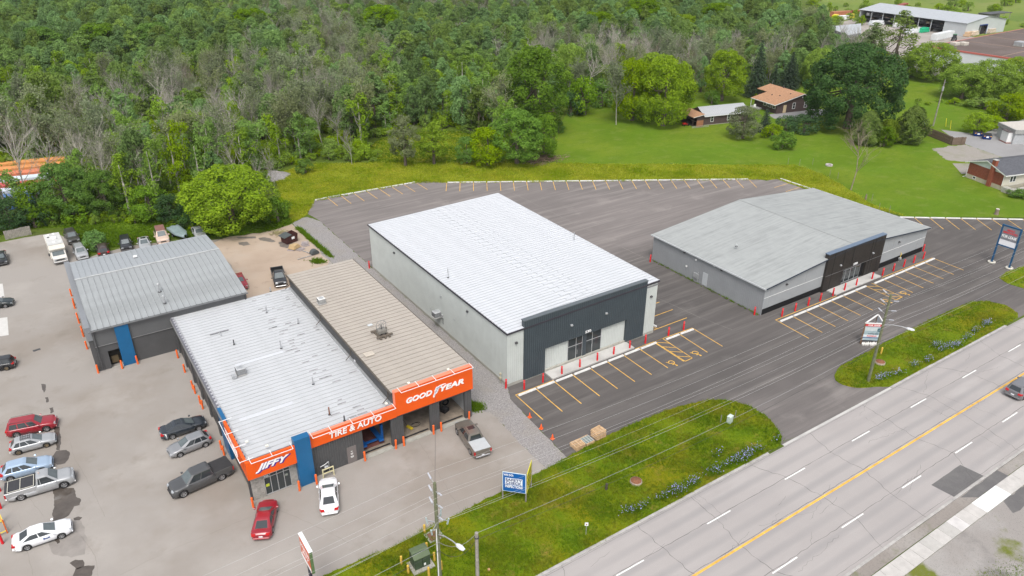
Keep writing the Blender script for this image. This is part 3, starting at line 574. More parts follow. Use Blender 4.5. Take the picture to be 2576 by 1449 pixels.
def storefront(parent, x0, x1, y, z0, z1, mull, rail, thick=.06):
    n = len(mull)+1; xs_ = [x0]+list(mull)+[x1]
    for i in range(n):
        for a, b in ((z0, rail), (rail, z1)):
            o = MB().box(xs_[i]+thick*.5, xs_[i+1]-thick*.5, y+.04, y+.06, a+thick*.4, b-thick*.4).build('window_pane', glass_dk, parent)
    mb = MB()
    for x in xs_: mb.box(x-thick/2, x+thick/2, y, y+.1, z0, z1)
    for z in (z0+thick/2, rail, z1-thick/2): mb.box(x0+thick/2, x1-thick/2, y+.004, y+.096, z-thick/2, z+thick/2)
    mb.build('window_frame', alu, parent)
storefront(fac, 49.72, 52.0, YF+.16, .3, 3.6, [51.0], 2.35); storefront(fac, 52.6, 55.03, YF+.16, .3, 3.6, [53.6], 2.35)
for x in (51.12, 53.48): MB().tube([(x,YF+.1,1.0),(x,YF+.06,1.05),(x,YF+.06,1.6),(x,YF+.1,1.65)], .02, 6).build('door_handle', alu, fac)
lettering('530', M('white_letter', (.8,.8,.8), .4, 0), fac, (52.1, YP-.06, 3.82), X1, Z1, .92, .34, .025)
for x, z in ((49.85,5.7), (55.34,5.7)): wall_lamp(x, YP-.03, z, (0,-1), fac, galv)
for x, z in ((41.8,5.85), (63.0,5.85)): wall_lamp(x, YF-.04, z, (0,-1), b53)
for px in ((1045,458), (1598,900)):
    q = C6(*px); d = CR.T @ np.array([(q[0]-CX)/FPX, (q[1]-CY)/FPX, 1]); t = (X0-.03)/d[0]; wall_lamp(X0-.03, t*d[1], CAM_H+t*d[2], (-1,0), b53)
for px, sz in (((1393,790),.16), ((1497,962),.1), ((1318,880),.1)):
    q = C6(*px); d = CR.T @ np.array([(q[0]-CX)/FPX, (q[1]-CY)/FPX, 1]); t = (X0-.03)/d[0]; y, z = t*d[1], CAM_H+t*d[2]
    MB().bevbox(X0-.09, X0+.02, y-sz, y+sz, z-sz, z+sz, .02).build('wall_vent', galv, b53)
def on_x(px, X):
    d = CR.T @ np.array([(px[0]-CX)/FPX, (px[1]-CY)/FPX, 1]); t = X/d[0]; return (X, t*d[1], CAM_H+t*d[2])
q = on_x(C6(1365,940), X0-.5); ac_unit((X0-.55, q[1], q[2]), 'grey air conditioner bracketed high on the pale green side wall', .95)
MB().box(X0-1.05, X0, q[1]-.45, q[1]+.45, q[2]-.06, q[2]-.01).build('bracket', galv, b53)
q = on_x(C6(1405,935), X0-.08); MB().bevbox(X0-.16, X0, q[1]-.15, q[1]+.15, q[2]-.25, q[2]+.2, .02).build('electric_box', galv, b53)
MB().tube([(X0-.1,q[1],q[2]-.2),(X0-.18,q[1]-.1,q[2]-.9),(X0-.14,q[1]-.35,q[2]-1.1),(X0-.1,q[1]-.3,q[2]-.3)], .03, 6).build('conduit', dkgrey, b53)
MB().box(46.05, 59.2, 60.36, 62.05, 0, .2).build('entrance_slab', conc, b53)
vent_pipe(tuple(G(*C6(1450,645), 7.6)), 1.3, .06, 'thin steel stack on the white roof near its side eave', cap=False)
vent_pipe(tuple(G(*C7(468,368), 7.85)), 1.3, .06, 'thin steel stack on the white roof near the alley eave', cap=False)
gm = empty('gas_meter', (40.35, 63.2, 0), 0, 'tan gas meter and pipes at the front corner of building 530', 'gas meter')
MB().tube([(0,0,0),(0,0,1.2),(.1,.1,1.5)], .04, 8).build('riser', M('tan_pipe', (.4,.37,.28), .6), gm); MB().bevbox(-.15,.15,-.12,.12,.6,.95,.04).build('meter_body', MATS['tan_pipe'], gm); MB().bevbox(-.12,.12,-.1,.1,1.25,1.5,.04).build('regulator', MATS['tan_pipe'], gm)
# ---------------------------------------------------------------- low grey building, number 550
A0, A1, F5, K5, E5, RG = 80.1, 120.0, 57.3, 79.6, 4.3, 6.15
b55 = empty('retail_building', (0,0,0), 0, 'low grey metal building with shallow gable roof and dark plank-lined entrance numbered 550', 'building')
grey5 = M('grey_cladding', (.255,.265,.275), .45, .06, .5); grey5l = M('light_grey_panel', (.31,.325,.335), .45, .05, .5); blackp = M('black_plank_cladding', (.028,.024,.021), .5, .2, 1.5, spec=.4); blk = M('black_base', (.008,.008,.009), .7, 0)
roof5 = streaky('grey_membrane', (.305,.318,.313), (.2,.21,.208), (.1,2.2,1), .85, .7, 0, lo=.42, hi=.7)
MB().rib((A0, K5), (A0, F5), .03, E5, .32, .03).build('side_wall', grey5, b55)
MB().rib((A1, F5), (A1, K5), .03, E5, .32, .03).build('side_wall', grey5, b55)
MB().add([(A0,K5,0),(A1,K5,0),(A1,K5,E5),(100.05,K5,RG-.1),(A0,K5,E5)], [(1,0,4,3,2)]).build('back_wall', grey5, b55)
fw = empty('front_wall'); fw.parent = b55
def gz(x): return E5+(RG-.1-E5)*(1-abs(x-100.05)/(100.05-A0))
def gpan(x0, x1, z0, mat, name, y=F5):
    vs = [(x0,y,z0),(x1,y,z0),(x1,y,gz(x1)),(x0,y,gz(x0))]; vs += [(x,y+.08,z) for x, _, z in vs]
    MB().add(vs, [(0,1,2,3),(5,4,7,6),(1,5,6,2),(3,2,6,7),(4,0,3,7),(0,4,5,1)]).build(name, mat, fw)
for a, b in ((80.1,81.25), (81.27,89.0), (89.02,93.2), (107.2,109.0), (109.02,110.6), (110.62,112.7), (112.72,117.8), (117.82,120.0)): gpan(a, b, 2.7, grey5l, 'wall_panel')
for a, b in ((80.1,81.25), (81.27,93.2), (107.2,117.8), (117.82,120.0)):
    MB().box(a, b, F5, F5+.08, .95, 2.64).build('wall_panel', grey5l, fw)
MB().box(80.1, 93.2, F5-.02, F5, 2.64, 2.7).build('seam_trim', white_m, fw); MB().box(107.2, 120, F5-.02, F5, 2.64, 2.7).build('seam_trim', white_m, fw)
MB().box(80.12, 93.2, F5+.02, F5+.1, 0, .95).build('black_base', blk, fw); MB().box(107.2, 119.98, F5+.02, F5+.1, 0, .95).build('black_base', blk, fw)
ent = empty('entrance'); ent.parent = b55; YE = F5-.35
mb = MB()
for a, b, z0, z1 in ((93.1,97.55,0,2.7), (93.1,107.2,2.72,6.2), (103.3,107.2,0,2.7)): mb.rib((a,YE), (b,YE), z0, z1, .22, .025)
mb.box(93.1,97.55,YE+.005,F5+.3,0,2.7); mb.box(103.3,107.2,YE+.005,F5+.3,0,2.7); mb.box(93.1,107.2,YE+.005,F5+.3,2.71,6.19)
mb.build('dark_cladding', blackp, ent)
MB().box(93.05, 107.25, YE-.05, F5+.34, 6.19, 6.3).build('parapet_cap', M('slate_blue_cap', (.11,.15,.21), .4, .05), ent)
for x in (94.6, 97.0, 99.2, 103.9, 104.6, 106.2): MB().box(x-.03, x+.03, YE-.05, YE-.026, 0 if (x < 97.5 or x > 103.3) else 2.72, 6.15).build('seam', black_m, ent)
MB().box(93.1, 107.2, YE-.045, YE-.03, 2.66, 2.71).build('seam', M('seam_grey', (.2,.2,.2), .5, 0), ent)
storefront(ent, 97.57, 102.5, F5+.0, .05, 2.6, [98.8, 100.05, 101.3], 2.15)
MB().box(102.5, 103.3, F5-.0, F5+.1, 0, 2.7).build('reveal', blk, ent)
MB().box(97.5, 103.35, F5+.25, F5+.3, 0, 2.75).build('reveal', blk, ent)
lettering('550', MATS['white_letter'], ent, (99.75, YE-.07, 2.85), X1, Z1, 1.05, .36, .025)
for x in (96.4, 104.45): wall_lamp(x, YE-.03, 3.75, (0,-1), ent, galv)
for x in (84.6, 112.0): wall_lamp(x, F5-.01, 3.7, (0,-1), b55)
MB().box(94.2, 105.5, 55.3, F5-.4, 0, .18).build('entrance_slab', conc, b55)
r5 = empty('roof'); r5.parent = b55
for s in (0, 1):
    xa = A0-.28 if s == 0 else A1+.28; za = E5+.02
    n = 14
    for i in range(n):
        y0 = F5-.3+i*(K5-F5+.6)/n; y1 = F5-.3+(i+1)*(K5-F5+.6)/n; dz = random.uniform(0, .006)
        vs = [(xa,y0+.004,za+dz),(100.05,y0+.004,RG+dz),(100.05,y1-.004,RG+dz),(xa,y1-.004,za+dz)]; vs += [(x,y,z-.07) for x, y, z in vs]
        f = [(0,1,2,3),(5,4,7,6),(4,5,1,0),(6,7,3,2),(7,4,0,3)]
        if s: f = [q[::-1] for q in f]
        MB().add(vs, f).build('roof_strip', roof5, r5)
mb = MB()
mb.box(A0-.36, A0-.28, F5-.36, K5+.36, E5-.16, E5+.06); mb.box(A1+.28, A1+.36, F5-.36, K5+.36, E5-.16, E5+.06); tag(mb.build('eave_trim', M('pale_trim', (.5,.52,.53), .5, .05), r5), kind='stuff')
mb = MB()
for xa in (A0-.3, A1+.3):
    vs = [(xa,F5-.36,E5-.12),(100.05,F5-.36,RG-.14),(100.05,F5-.3,RG-.14),(xa,F5-.3,E5-.12)]; vs += [(x,y,z+.17) for x, y, z in vs]; mb.add(vs, [(0,1,2,3),(4,5,6,7),(0,1,5,4),(2,3,7,6),(1,2,6,5),(3,0,4,7)])
mb.build('rake_trim', M('dark_rake', (.03,.04,.06), .5, .05), r5)
MB().box(99.8, 100.3, F5-.3, K5+.3, RG+.008, RG+.03).build('ridge_cap', roof5, r5)
def r2p(x, y): return (1610+x/4, 456.2+y/4)
dq = [on_x(r2p(*p), A0-.04) for p in ((620,905), (668,1050), (610,1025))]
MB().box(A0-.05, A0, dq[1][1], dq[1][1]+.95, .15, 2.2).build('side_door', M('pale_door', (.42,.44,.455), .5, .05), b55)
for p in ((452,713), (825,892)): q = on_x(r2p(*p), A0-.04); wall_lamp(q[0], q[1], q[2], (-1,0), b55)
for p in ((565,790), (468,853), (750,847)): q = on_x(r2p(*p), A0-.04); MB().bevbox(A0-.14, A0, q[1]-.12, q[1]+.12, q[2]-.13, q[2]+.13, .02).build('wall_vent', white_m, b55)
q = on_x(r2p(560,985), A0-.1); em = empty('electric_meter', (A0-.05, q[1], 0), 0, 'cluster of grey electric meters and conduits beside the side door of building 550', 'electric meter')
MB().bevbox(-.16,0,-.5,.5,.7,1.5,.03).build('cabinet', galv, em)
for k in range(4): MB().tube([(-.1,-.4+.27*k,0),(-.1,-.4+.27*k,.8)], .04, 6).build('conduit', galv, em); MB().tube([(-.1,-.4+.27*k,1.4),(-.12,-.4+.27*k,1.85-.1*k)], .035, 6).build('conduit', galv, em)
gm = empty('gas_meter', (113.2, F5-.25, 0), 0, 'gas meter with yellow riser pipe before the black base of building 550', 'gas meter')
MB().bevbox(-.2,.2,-.15,.15,.35,.75,.05).build('meter_body', galv, gm); MB().tube([(0,0,.7),(0,0,1.2),(.15,0,1.3),(.15,.2,1.5)], .045, 8).build('riser', M('gas_yellow', (.6,.42,.05), .5, 0), gm); MB().tube([(-.15,0,0),(-.15,0,.4)], .04, 8).build('leg', galv, gm)
vent_pipe(tuple(G(*r2p(970,655), 5.3)), .25, .1, 'small pale vent on the grey membrane roof', mat=M('pale_vent', (.4,.42,.42), .6))
# ---------------------------------------------------------------- tyre shop: low wing, tall wing
ts = empty('tire_shop', (0,0,0), 0, 'grey tyre shop with orange GOODYEAR and TIRE & AUTO fascia and open bays', 'building')
orange = M('orange_fascia', (.72,.095,.008), .45, .04, .7, spec=.3); blue = M('blue_panel', (.008,.10,.235), .4, .06, 1.2, spec=.4); dgrey = M('charcoal_cladding', (.075,.075,.077), .5, .08, .8)
stone = M('ledge_stone', (.3,.285,.26), .9, .25, 3, fine=.15)
mixroof = streaky('patched_galvanised_roof', (.465,.475,.49), (.34,.345,.35), (.35,1.2,1), .6, .45, .1, lo=.5, hi=.75)
tan_r = streaky('tan_steel_roof', (.36,.325,.285), (.27,.24,.21), (.3,1.4,1), .55, .55, 0)
LX, MX, RX, SF, SB = 9.65, 25.0, 34.15, 59.5, 92.1
ZL1, ZL2 = 4.75, 4.75; ZT = 6.62
FL = MB(); FL.box(LX+.15, RX-.15, SF+.1, SB-.1, 0, .05); FL.build('shop_floor', M('stained_floor', (.24,.2,.16), .6, .35, 1.0), ts)
# walls
MB().rib((RX, SF+.05), (RX, SB), 0, ZT-.1, .3).build('side_wall', dgrey, ts)
MB().rib((RX-.2, SB-.2), (RX-.2, SF+.3), .05, ZT-.3, .3).build('inner_wall', M('inner_steel', (.36,.37,.38), .5), ts)
MB().rib((RX, SB), (LX, SB), 0, ZL1-.1, .3).build('back_wall', dgrey, ts)
MB().rib((MX, SB), (MX, SF+.2), ZL1-.1, ZT-.1, .3).build('upper_wall', dgrey, ts); MB().rib((RX, SB), (MX, SB), ZL1-.1, ZT-.1, .3).build('upper_wall', dgrey, ts)
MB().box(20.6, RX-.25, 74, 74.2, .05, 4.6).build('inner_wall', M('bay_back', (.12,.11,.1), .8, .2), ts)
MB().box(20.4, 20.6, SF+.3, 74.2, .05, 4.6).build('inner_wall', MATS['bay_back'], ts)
front = empty('front_wall'); front.parent = ts
MB().rib((15.7, SF), (21.2, SF), .15, 3.8, .25, .03).build('charcoal_wall', dgrey, front); MB().box(15.7, 21.2, SF+.01, SF+.28, 0, 3.8).build('charcoal_wall', dgrey, front)
for a, b in ((24.4, 25.82), (28.98, 30.12), (33.3, RX)):
    MB().rib((a, SF), (b, SF), .0, 3.95, .24, .03).build('bay_pier', dgrey, front); MB().box(a+.01, b-.01, SF+.01, SF+.3, 0, 3.95).build('bay_pier', dgrey, front)
MB().box(21.2, RX, SF+.02, SF+.28, 3.55, 3.95).build('bay_header', dgrey, front)
for a, b in ((21.2,24.4), (25.82,28.98), (30.12,33.3)):
    MB().box(a, b, SF-.35, SF+.25, 0, .1).build('bay_threshold', found_m, front); MB().box(a, b, SF+.5, SF+.72, .05, .07).build('drain_channel', black_m, front)
MB().box(19.38, 20.38, SF-.05, SF, .03, 2.08).build('service_door', M('brown_grey_door', (.16,.14,.135), .5, .06), front)
for k, (z, ww) in enumerate(((1.45,.16), (1.2,.24), (1.08,.22), (.82,.34), (.7,.3))): MB().box(19.88-ww/2, 19.88+ww/2, SF-.056, SF-.052, z, z+.07).build('door_notice', white_m, front)
# stone corner with glazed entrance
def stones(x0, x1, z0, z1, y):
    z = z0; r = 0
    while z < z1-.05:
        h = random.choice((.16,.2,.24)); x = x0
        while x < x1-.05:
            L = min(random.uniform(.35,.85), x1-x); d = random.uniform(0,.03)
            MB().box(x+.006, x+L-.006, y-.04-d, y+.02, z+.006, min(z+h, z1)-.006).build('stone', stone, front); x += L
        z += h
MB().box(9.72, 10.95, SF, SF+.3, 0, 3.2).build('stone_wall', stone, front); MB().box(13.52, 14.2, SF, SF+.3, 0, 3.2).build('stone_wall', stone, front)
stones(9.72, 10.95, 0, 3.1, SF); stones(13.52, 14.2, 0, 3.1, SF)
storefront(front, 10.97, 13.5, SF+.02, .05, 2.5, [11.58, 12.23, 12.89], 2.12, .055); MB().box(10.95, 13.52, SF+.15, SF+.3, 0, 3.2).build('entrance_backing', black_m, front)
lettering('503', MATS['white_letter'], front, (11.02, SF-.0, 2.22), X1, Z1, .42, .2, .02, name='door_number')
MB().box(11.05, 11.4, SF+.05, SF+.058, 1.0, 1.32).build('door_notice', M('lime_notice', (.45,.5,.05), .5, 0), front)
MB().box(13.0, 13.25, SF+.05, SF+.058, 1.45, 1.7).build('door_notice', M('grey_notice', (.25,.27,.24), .5, 0), front)
MB().box(9.5, 9.72, SF+.02, SF+.22, 0, 3.2).build('corner_post', dkgrey, front)
# blue panels
MB().box(14.16, 15.7, 58.8, SF+.2, .02, 5.62).build('blue_panel', blue, front); MB().box(14.14, 15.72, 58.78, SF+.1, 5.62, 5.68).build('blue_cap', blue, front)
# orange fascia
YJ = 58.82
fj = MB(); fj.box(9.45, 14.15, YJ, YJ+.25, 3.08, 5.12); fj.box(9.45, 9.7, YJ+.25, 66.6, 3.08, 5.12); fj.build('corner_fascia', orange, front)
MB().box(9.72, 14.14, YJ+.27, SF, 3.1, 3.16).build('soffit', dkgrey, front)
YT = SF-.22
MB().box(15.72, 25.0, YT, SF+.12, 3.78, 5.2).build('orange_fascia', orange, front)
MB().box(25.0, 34.25, YT, SF+.12, 3.86, 6.82).build('orange_fascia', orange, front)
pinkcap = M('faded_orange_cap', (.75,.22,.13), .5, .05)
MB().box(15.72, 24.98, YT-.01, SF+.16, 5.2, 5.24).build('fascia_cap', pinkcap, front); MB().box(24.97, 34.27, YT-.01, SF+.3, 6.82, 6.87).build('fascia_cap', pinkcap, front); MB().box(24.93, 25.0, YT-.01, SF+.2, 5.2, 6.82).build('fascia_cap', pinkcap, front)
wl = M('sign_white', (.8,.8,.8), .4, 0); pur = M('sign_purple', (.06,.02,.25), .4, 0)
lettering('TIRE & AUTO', wl, front, (17.75, YT-.03, 4.13), X1, Z1, 5.6, .68, .022, .12)
o = (10.2, YJ-.03, 3.62)
for k in range(1, 6): lettering('JIFFY', pur, front, (o[0]+.025*k, o[1]+.004*k-.012, o[2]-.024*k), X1, Z1, 3.4, .94, .06, .45, .004)
lettering('JIFFY', wl, front, (o[0], o[1]-.02, o[2]), X1, Z1, 3.35, .92, .038, .45, .008)
lettering('GOOD', wl, front, (26.2, YT-.03, 5.0), X1, Z1, 3.05, .66, .04, .22)
lettering('YEAR', wl, front, (30.15, YT-.03, 5.0), X1, Z1, 3.0, .66, .04, .22)
foot = [(0,0),(.12,-.04),(.34,.34),(.5,.42),(.62,.62),(.68,.82),(.86,.98),(1.2,1.13),(1.62,1.2),(1.3,1.24),(.86,1.22),(.56,1.12),(.5,1.2),(.36,1.02),(.3,.86),(.18,.76),(.24,.62),(.14,.4),(.02,.16)]
panel_poly('winged_foot_emblem', foot, (29.33, YT-.005, 4.62), X1, Z1, .05, wl, front)
em = MB()
for a, b in (((.2,.5),(.45,.62)), ((.3,.62),(.55,.86)), ((.45,.9),(1.0,1.08)), ((.42,.98),(.9,1.15)), ((.15,.2),(.28,.42)), ((.5,.6),(.42,.8))):
    em.bar((29.33+a[0], YT-.06, 4.62+a[1]), (29.33+b[0], YT-.06, 4.62+b[1]), .03)
em.build('emblem_lines', M('emblem_blue', (.1,.12,.3), .5, 0), front)
# small vertical sign on the side fascia, lamp rails above the fascias
lettering('TIRES', wl, front, (9.43, 66.4, 3.7), -Y1, Z1, 4.6, .75, .03)
rail = MB(); wrail = M('white_rail', (.72,.72,.72), .4, 0)
def rail_run(x0, x1, y, z, posts):
    rail.bar((x0, y, z), (x1, y, z), .05)
    for x in posts: rail.bar((x, y, z), (x, y+1.0, z+.05), .05)
rail_run(15.95, 24.8, YT-.55, 5.32, [15.98, 17.9, 20.1, 22.4, 24.78]); rail_run(25.5, 34.1, YT-.5, 6.95, [25.53, 27.6, 29.6, 31.8, 34.08]); rail_run(9.9, 13.9, YJ-.45, 5.25, [9.92, 11.9, 13.88])
rail.bar((9.05, YJ+.1, 5.25), (9.05, 66.5, 5.25), .05)
for y in (59.1, 61.5, 64, 66.4): rail.bar((9.05, y, 5.25), (10.3, y, 5.3), .05)
rail.build('lamp_rail', wrail, front)
lm = M('flood_lens', (.7,.7,.6), .3, 0)
for x, y, z in ((26.9, SF+.35, 6.95), (31.6, SF+.35, 6.95), (11.9, SF+.5, 5.3), (10.5, 61.8, 5.2), (24.3, SF+.5, 5.3)): MB().bevbox(x-.14, x+.14, y-.12, y+.12, z, z+.16, .03).build('flood_lamp', lm, front)
# left side: piers, side doors, gutter
side = empty('side_wall'); side.parent = ts
MB().rib((LX+.25, SB), (LX+.25, SF+.2), 0, ZL1-.2, .3).build('side_cladding', dgrey, side)
for y in (91.6, 87.6, 83.6, 79.6, 75.6, 71.6): MB().box(LX-.02, LX+.5, y-.35, y+.35, 0, 4.3).build('bay_pier', dgrey, side)
for y in (89.6, 85.6, 81.6, 77.6, 73.6):
    MB().box(LX+.14, LX+.21, y-1.55, y+1.55, .02, 3.4).build('overhead_door', M('dark_door', (.05,.048,.047), .5, .1), side)
    for k in range(4): MB().box(LX+.12, LX+.14, y-1.55, y+1.55, .8+.75*k, .83+.75*k).build('door_rib', black_m, side)
MB().box(LX-.12, LX+.24, 66.7, 69.4, .02, 4.9).build('blue_panel', blue, side)
MB().box(LX-.2, LX-.03, 66.7, SB, 4.36, 4.62).build('gutter', M('gutter_grey', (.2,.2,.2), .4, .1), side)
MB().box(LX-.03, LX+.02, 66.7, SB, 3.7, 4.6).build('fascia_board', dgrey, side)
# roofs
rl = empty('low_roof'); rl.parent = ts
n = 47; pw = (SB+.2-(SF+.15))/n; me = sheet_panel_x(MX-LX+.1, pw, .045, .03).mesh('roof_panel', mixroof); dk = M('roof_rib_shadow', (.12,.125,.13), .6, .2)
rows_w = M('new_white_panel', (.5,.515,.54), .4, .03)
me_w = sheet_panel_x(5.5, pw, .06, .03).mesh('roof_panel', rows_w)
for i in range(n):
    o = link('roof_panel', me, rl); o.location = (LX-.1, SF+.15+i*pw, ZL1+.02)
for i, x in ((9, 11.0), (24, 13.4)): o = link('roof_panel', me_w, rl); o.location = (x, SF+.15+i*pw, ZL1+.028)
MB().box(LX, MX, SF+.1, SB, ZL1-.2, ZL1).build('roof_deck', M('deck_grey', (.2,.2,.21), .8), rl)
sp = MB(); random.seed(3)
for i in range(n):     # dark weathered laps where old tar shows
    y = SF+.15+i*pw
    for xx, pr_ in ((20.4-i*.02, .45), (21.3, .25), (23.6, .2), (19.0, .06)):
        if random.random() < pr_: L = random.uniform(.3, 1.1); x = xx+random.uniform(-.3,.3); sp.box(x, x+L, y+.1, y+pw*.48, ZL1+.024, ZL1+.03)
sp.build('tar_patches', M('old_tar', (.25,.245,.25), .6, .45, 1.2), rl)
MB().box(LX-.14, LX+.2, SF+.3, SB, ZL1+.03, ZL1+.09).build('eave_flashing', M('dark_flash', (.13,.13,.15), .5, .3, 2), rl)
cnt = MB()
for i in range(n): cnt.box(LX+.02, LX+.35, SF+.22+i*pw, SF+.22+i*pw+pw*.5, ZL1+.091, ZL1+.12)
cnt.build('closure_blocks', M('closure_grey', (.33,.33,.35), .6, .2, 3), rl)
MB().box(MX-.25, MX, SF+.2, SB, ZL1+.07, ZL1+.2).build('wall_flashing', galv, rl)
rt = empty('tall_roof'); rt.parent = ts
n = 41; pw = (SB+.35-(SF+.15))/n; me = sheet_panel_x(RX-MX+.3, pw, .06, .035).mesh('roof_panel', tan_r)
for i in range(n): o = link('roof_panel', me, rt); o.location = (MX-.15, SF+.15+i*pw, ZT+random.uniform(-.004,.004))
MB().box(MX-.02, RX+.02, SF+.15, SB+.1, ZT-.25, ZT-.02).build('roof_deck', dkgrey, rt)
MB().box(MX-.3, MX-.16, SF+.2, SB+.3, ZT-.14, ZT+.03).build('gutter', M('bronze_gutter', (.09,.075,.06), .5, .1), rt); MB().box(RX+.16, RX+.22, SF+.2, SB+.3, ZT-.12, ZT+.04).build('eave_trim', MATS['bronze_gutter'], rt)
for y in (91.5, 80.0, 70.5, 60.6): MB().tube([(MX-.24,y,ZT-.1),(MX-.2,y,ZT-.6),(MX-.16,y,ZL1+.9),(MX-.9,y-.1,ZL1+.35)], .05, 6).build('downspout', MATS['bronze_gutter'], rt)
# rooftop things
ac_unit(tuple(G(*C6(1820-1932,1370), ZL1+.1)), 'silver air conditioner on the ribbed white-grey roof', .95)
o_ = empty('roof_junction_box', tuple(G(*C5(1770,1405), ZL1+.09)), 0, 'small grey box beside the air conditioner on the ribbed roof', 'electric box'); MB().bevbox(-.25,.25,-.2,.2,0,.45,.03).build('case', galv, o_); MB().tube([(.2,.1,.3),(.6,.2,.4),(1.0,.4,.3)], .03, 6).build('hose', dkgrey, o_)
ac_unit(tuple(G(*C6(495,838), ZT+.08)), 'white air conditioner at the edge of the tan ribbed roof', .85, 0, None, M('ac_white', (.66,.66,.64), .5, .05))
tf = empty('turbine_fan', tuple(G(*C6(950,1075), ZT+.08)), 0, 'old wheel-shaped exhaust fan on timber sleepers on the tan roof', 'exhaust fan')
wd = M('old_timber', (.12,.1,.08), .9, .3, 4)
for dx in (-.55, 0, .55): MB().box(dx-.1, dx+.1, -1.1, 1.1, 0, .16).build('sleeper', wd, tf)
for dy in (-.8, .8): MB().box(-1.0, 1.0, dy-.12, dy+.12, .16, .28).build('sleeper', wd, tf)
MB().bevbox(-.5,.5,-.4,.4,.28,.75,.04).build('housing', M('fan_grey', (.2,.19,.17), .6, .2), tf)
rg = MB(); pts = [(.62*math.cos(a), 0, 1.25+.62*math.sin(a)) for a in np.linspace(0, 2*PI, 25)]; rg.tube(pts, .035, 6, False)
pts = [(.3*math.cos(a), -.03, 1.25+.3*math.sin(a)) for a in np.linspace(0, 2*PI, 17)]; rg.tube(pts, .02, 6, False); rg.build('wheel_rim', M('steel_ring', (.25,.25,.25), .5), tf)
for k in range(8): a = k*PI/4; MB().bar((0,0,1.25), (.6*math.cos(a),0,1.25+.6*math.sin(a)), .03).build('spoke', MATS['steel_ring'], tf)
MB().tube([(0,0,.7),(0,0,1.25)], .06, 8).build('mast', dkgrey, tf)
hatch = empty('roof_hatch', tuple(G(*C6(852,1225), ZT+.08)), 0, 'pale square hatch lying on the tan roof', 'hatch'); MB().bevbox(-.55,.55,-.45,.45,0,.1,.03).build('lid', M('cream_lid', (.45,.4,.34), .6, .1), hatch)
hatch = empty('skylight_patch', tuple(G(*C6(860,1004), ZT+.07)), .1, 'small pale blue-white patch panel on the tan roof', 'patch panel'); MB().box(-.3,.3,-.22,.22,0,.03).build('panel', M('pale_patch', (.5,.53,.55), .5, .05), hatch)
for px, h, lab in ((C6(80,910), .8, 'short capped vent pipe nearest the upper corner of the ribbed roof'), (C6(190,1180), 1.1, 'thin tall vent pipe in the middle of the ribbed roof'), (C6(432,1449), .9, 'vent pipe near the tall wing on the ribbed roof'), (C6(320,990), .7, 'stubby vent pipe among the dark patches of the ribbed roof'), (B2(555,230), .9, 'rust-topped pipe with dark base behind the TIRE & AUTO fascia'), (B2(668,275), .6, 'short black pipe just behind the TIRE & AUTO letters'), (C5(1767,1150), .6, 'slim black pipe left of the roof air conditioner'), (C6(110,750), .6, 'slim pipe at the back edge of the ribbed roof')):
    vent_pipe(tuple(G(*px, ZL1+.08)), h, .07, lab, cap='capped' in lab, mat=dkgrey if 'black' in lab else rust if 'rust' in lab else None)
tb = empty('fallen_bracket', tuple(G(*C5(1655,1060), ZL1+.1)), 0, 'T-shaped steel bracket lying on the ribbed roof', 'bracket'); MB().box(-1.1,1.1,-.08,.08,0,.08).build('bar', M('bracket_grey', (.22,.22,.23), .6), tb); MB().box(-.06,.06,-.9,-.1,0,.06).build('stem', galv, tb)
for px, lab in ((C6(445,915), 'white pipe manifold against the tall wing wall'),):
    p = G(*px, ZL1+.08); o_ = empty('pipe_manifold', tuple(p), 0, lab, 'pipes')
    for k in range(3): MB().tube([(.1*k,.3*k,0),(.1*k,.3*k,1.1+.1*k)], .05, 6).build('pipe', [white_m, rust, white_m][k], o_)
p = G(*C6(748,1268), ZL1+.3); o_ = empty('dryer_hood', tuple(p), 0, 'round galvanised vent hood on the wall step between the two roofs', 'vent hood'); MB().tube([(0,0,-.2),(.3,0,.05),(.7,.05,.25)], [.3,.3,.28], 12).build('hood', galv, o_)
# inside the bays
lift = empty('vehicle_lift', (22.6, 62.2, .05), 0, 'blue four-post ramp lift inside the first open bay', 'lift')
lb = M('lift_blue', (.01,.09,.3), .45, .1)
for dx in (-.95, .95): MB().box(dx-.25, dx+.25, -1.9, 3.0, .55, .72).build('ramp', lb, lift)
for dx in (-1.3, 1.3):
    for dy in (-1.2, 2.4): MB().box(dx-.12, dx+.12, dy-.12, dy+.12, 0, 2.2).build('post', lb, lift)
for dy in (-1.2, 2.4): MB().box(-1.3, 1.3, dy-.13, dy+.13, .4, .54).build('crossbeam', lb, lift)
red_mat = empty('bay_mat', (22.7, 61.6, .056), 0, 'dull red painted floor area under the blue lift', 'floor mat'); MB().box(-1.3,1.3,-1.0,2.4,0,.008).build('painted_area', M('dull_red_floor', (.16,.06,.05), .7, .3, 2), red_mat)
hz = empty('air_hose', (28.0, 61.5, .06), 0, 'black air hose coiled on the floor of the middle bay', 'hose'); MB().tube([(.5*math.cos(a)+a*.03, .35*math.sin(a), .03) for a in np.linspace(0, 9, 30)], .025, 5).build('coil', black_m, hz)
jk = empty('floor_jack', (27.3, 61.3, .05), .3, 'yellow floor jack in the middle bay', 'jack'); MB().box(-.15,.15,-.4,.4,.05,.2).build('frame', M('jack_yellow', (.6,.45,.03), .5), jk); MB().tube([(0,.4,.15),(0,1.0,.7)], .03, 6).build('handle', dkgrey, jk)
tc_ = empty('tyre_changer', (32.0, 61.9, .05), .4, 'black tyre changing machine in the last bay', 'machine'); MB().bevbox(-.4,.4,-.35,.35,0,.5,.05).build('base', black_m, tc_); MB().bar((-.5,.2,.4),(-.5,.2,1.6),.12).build('column', black_m, tc_); MB().bar((-.5,.2,1.6),(.3,0,1.5),.1).build('arm', black_m, tc_); MB().lathe([(.35,.5),(.35,.58)], 12).build('turntable', dkgrey, tc_)
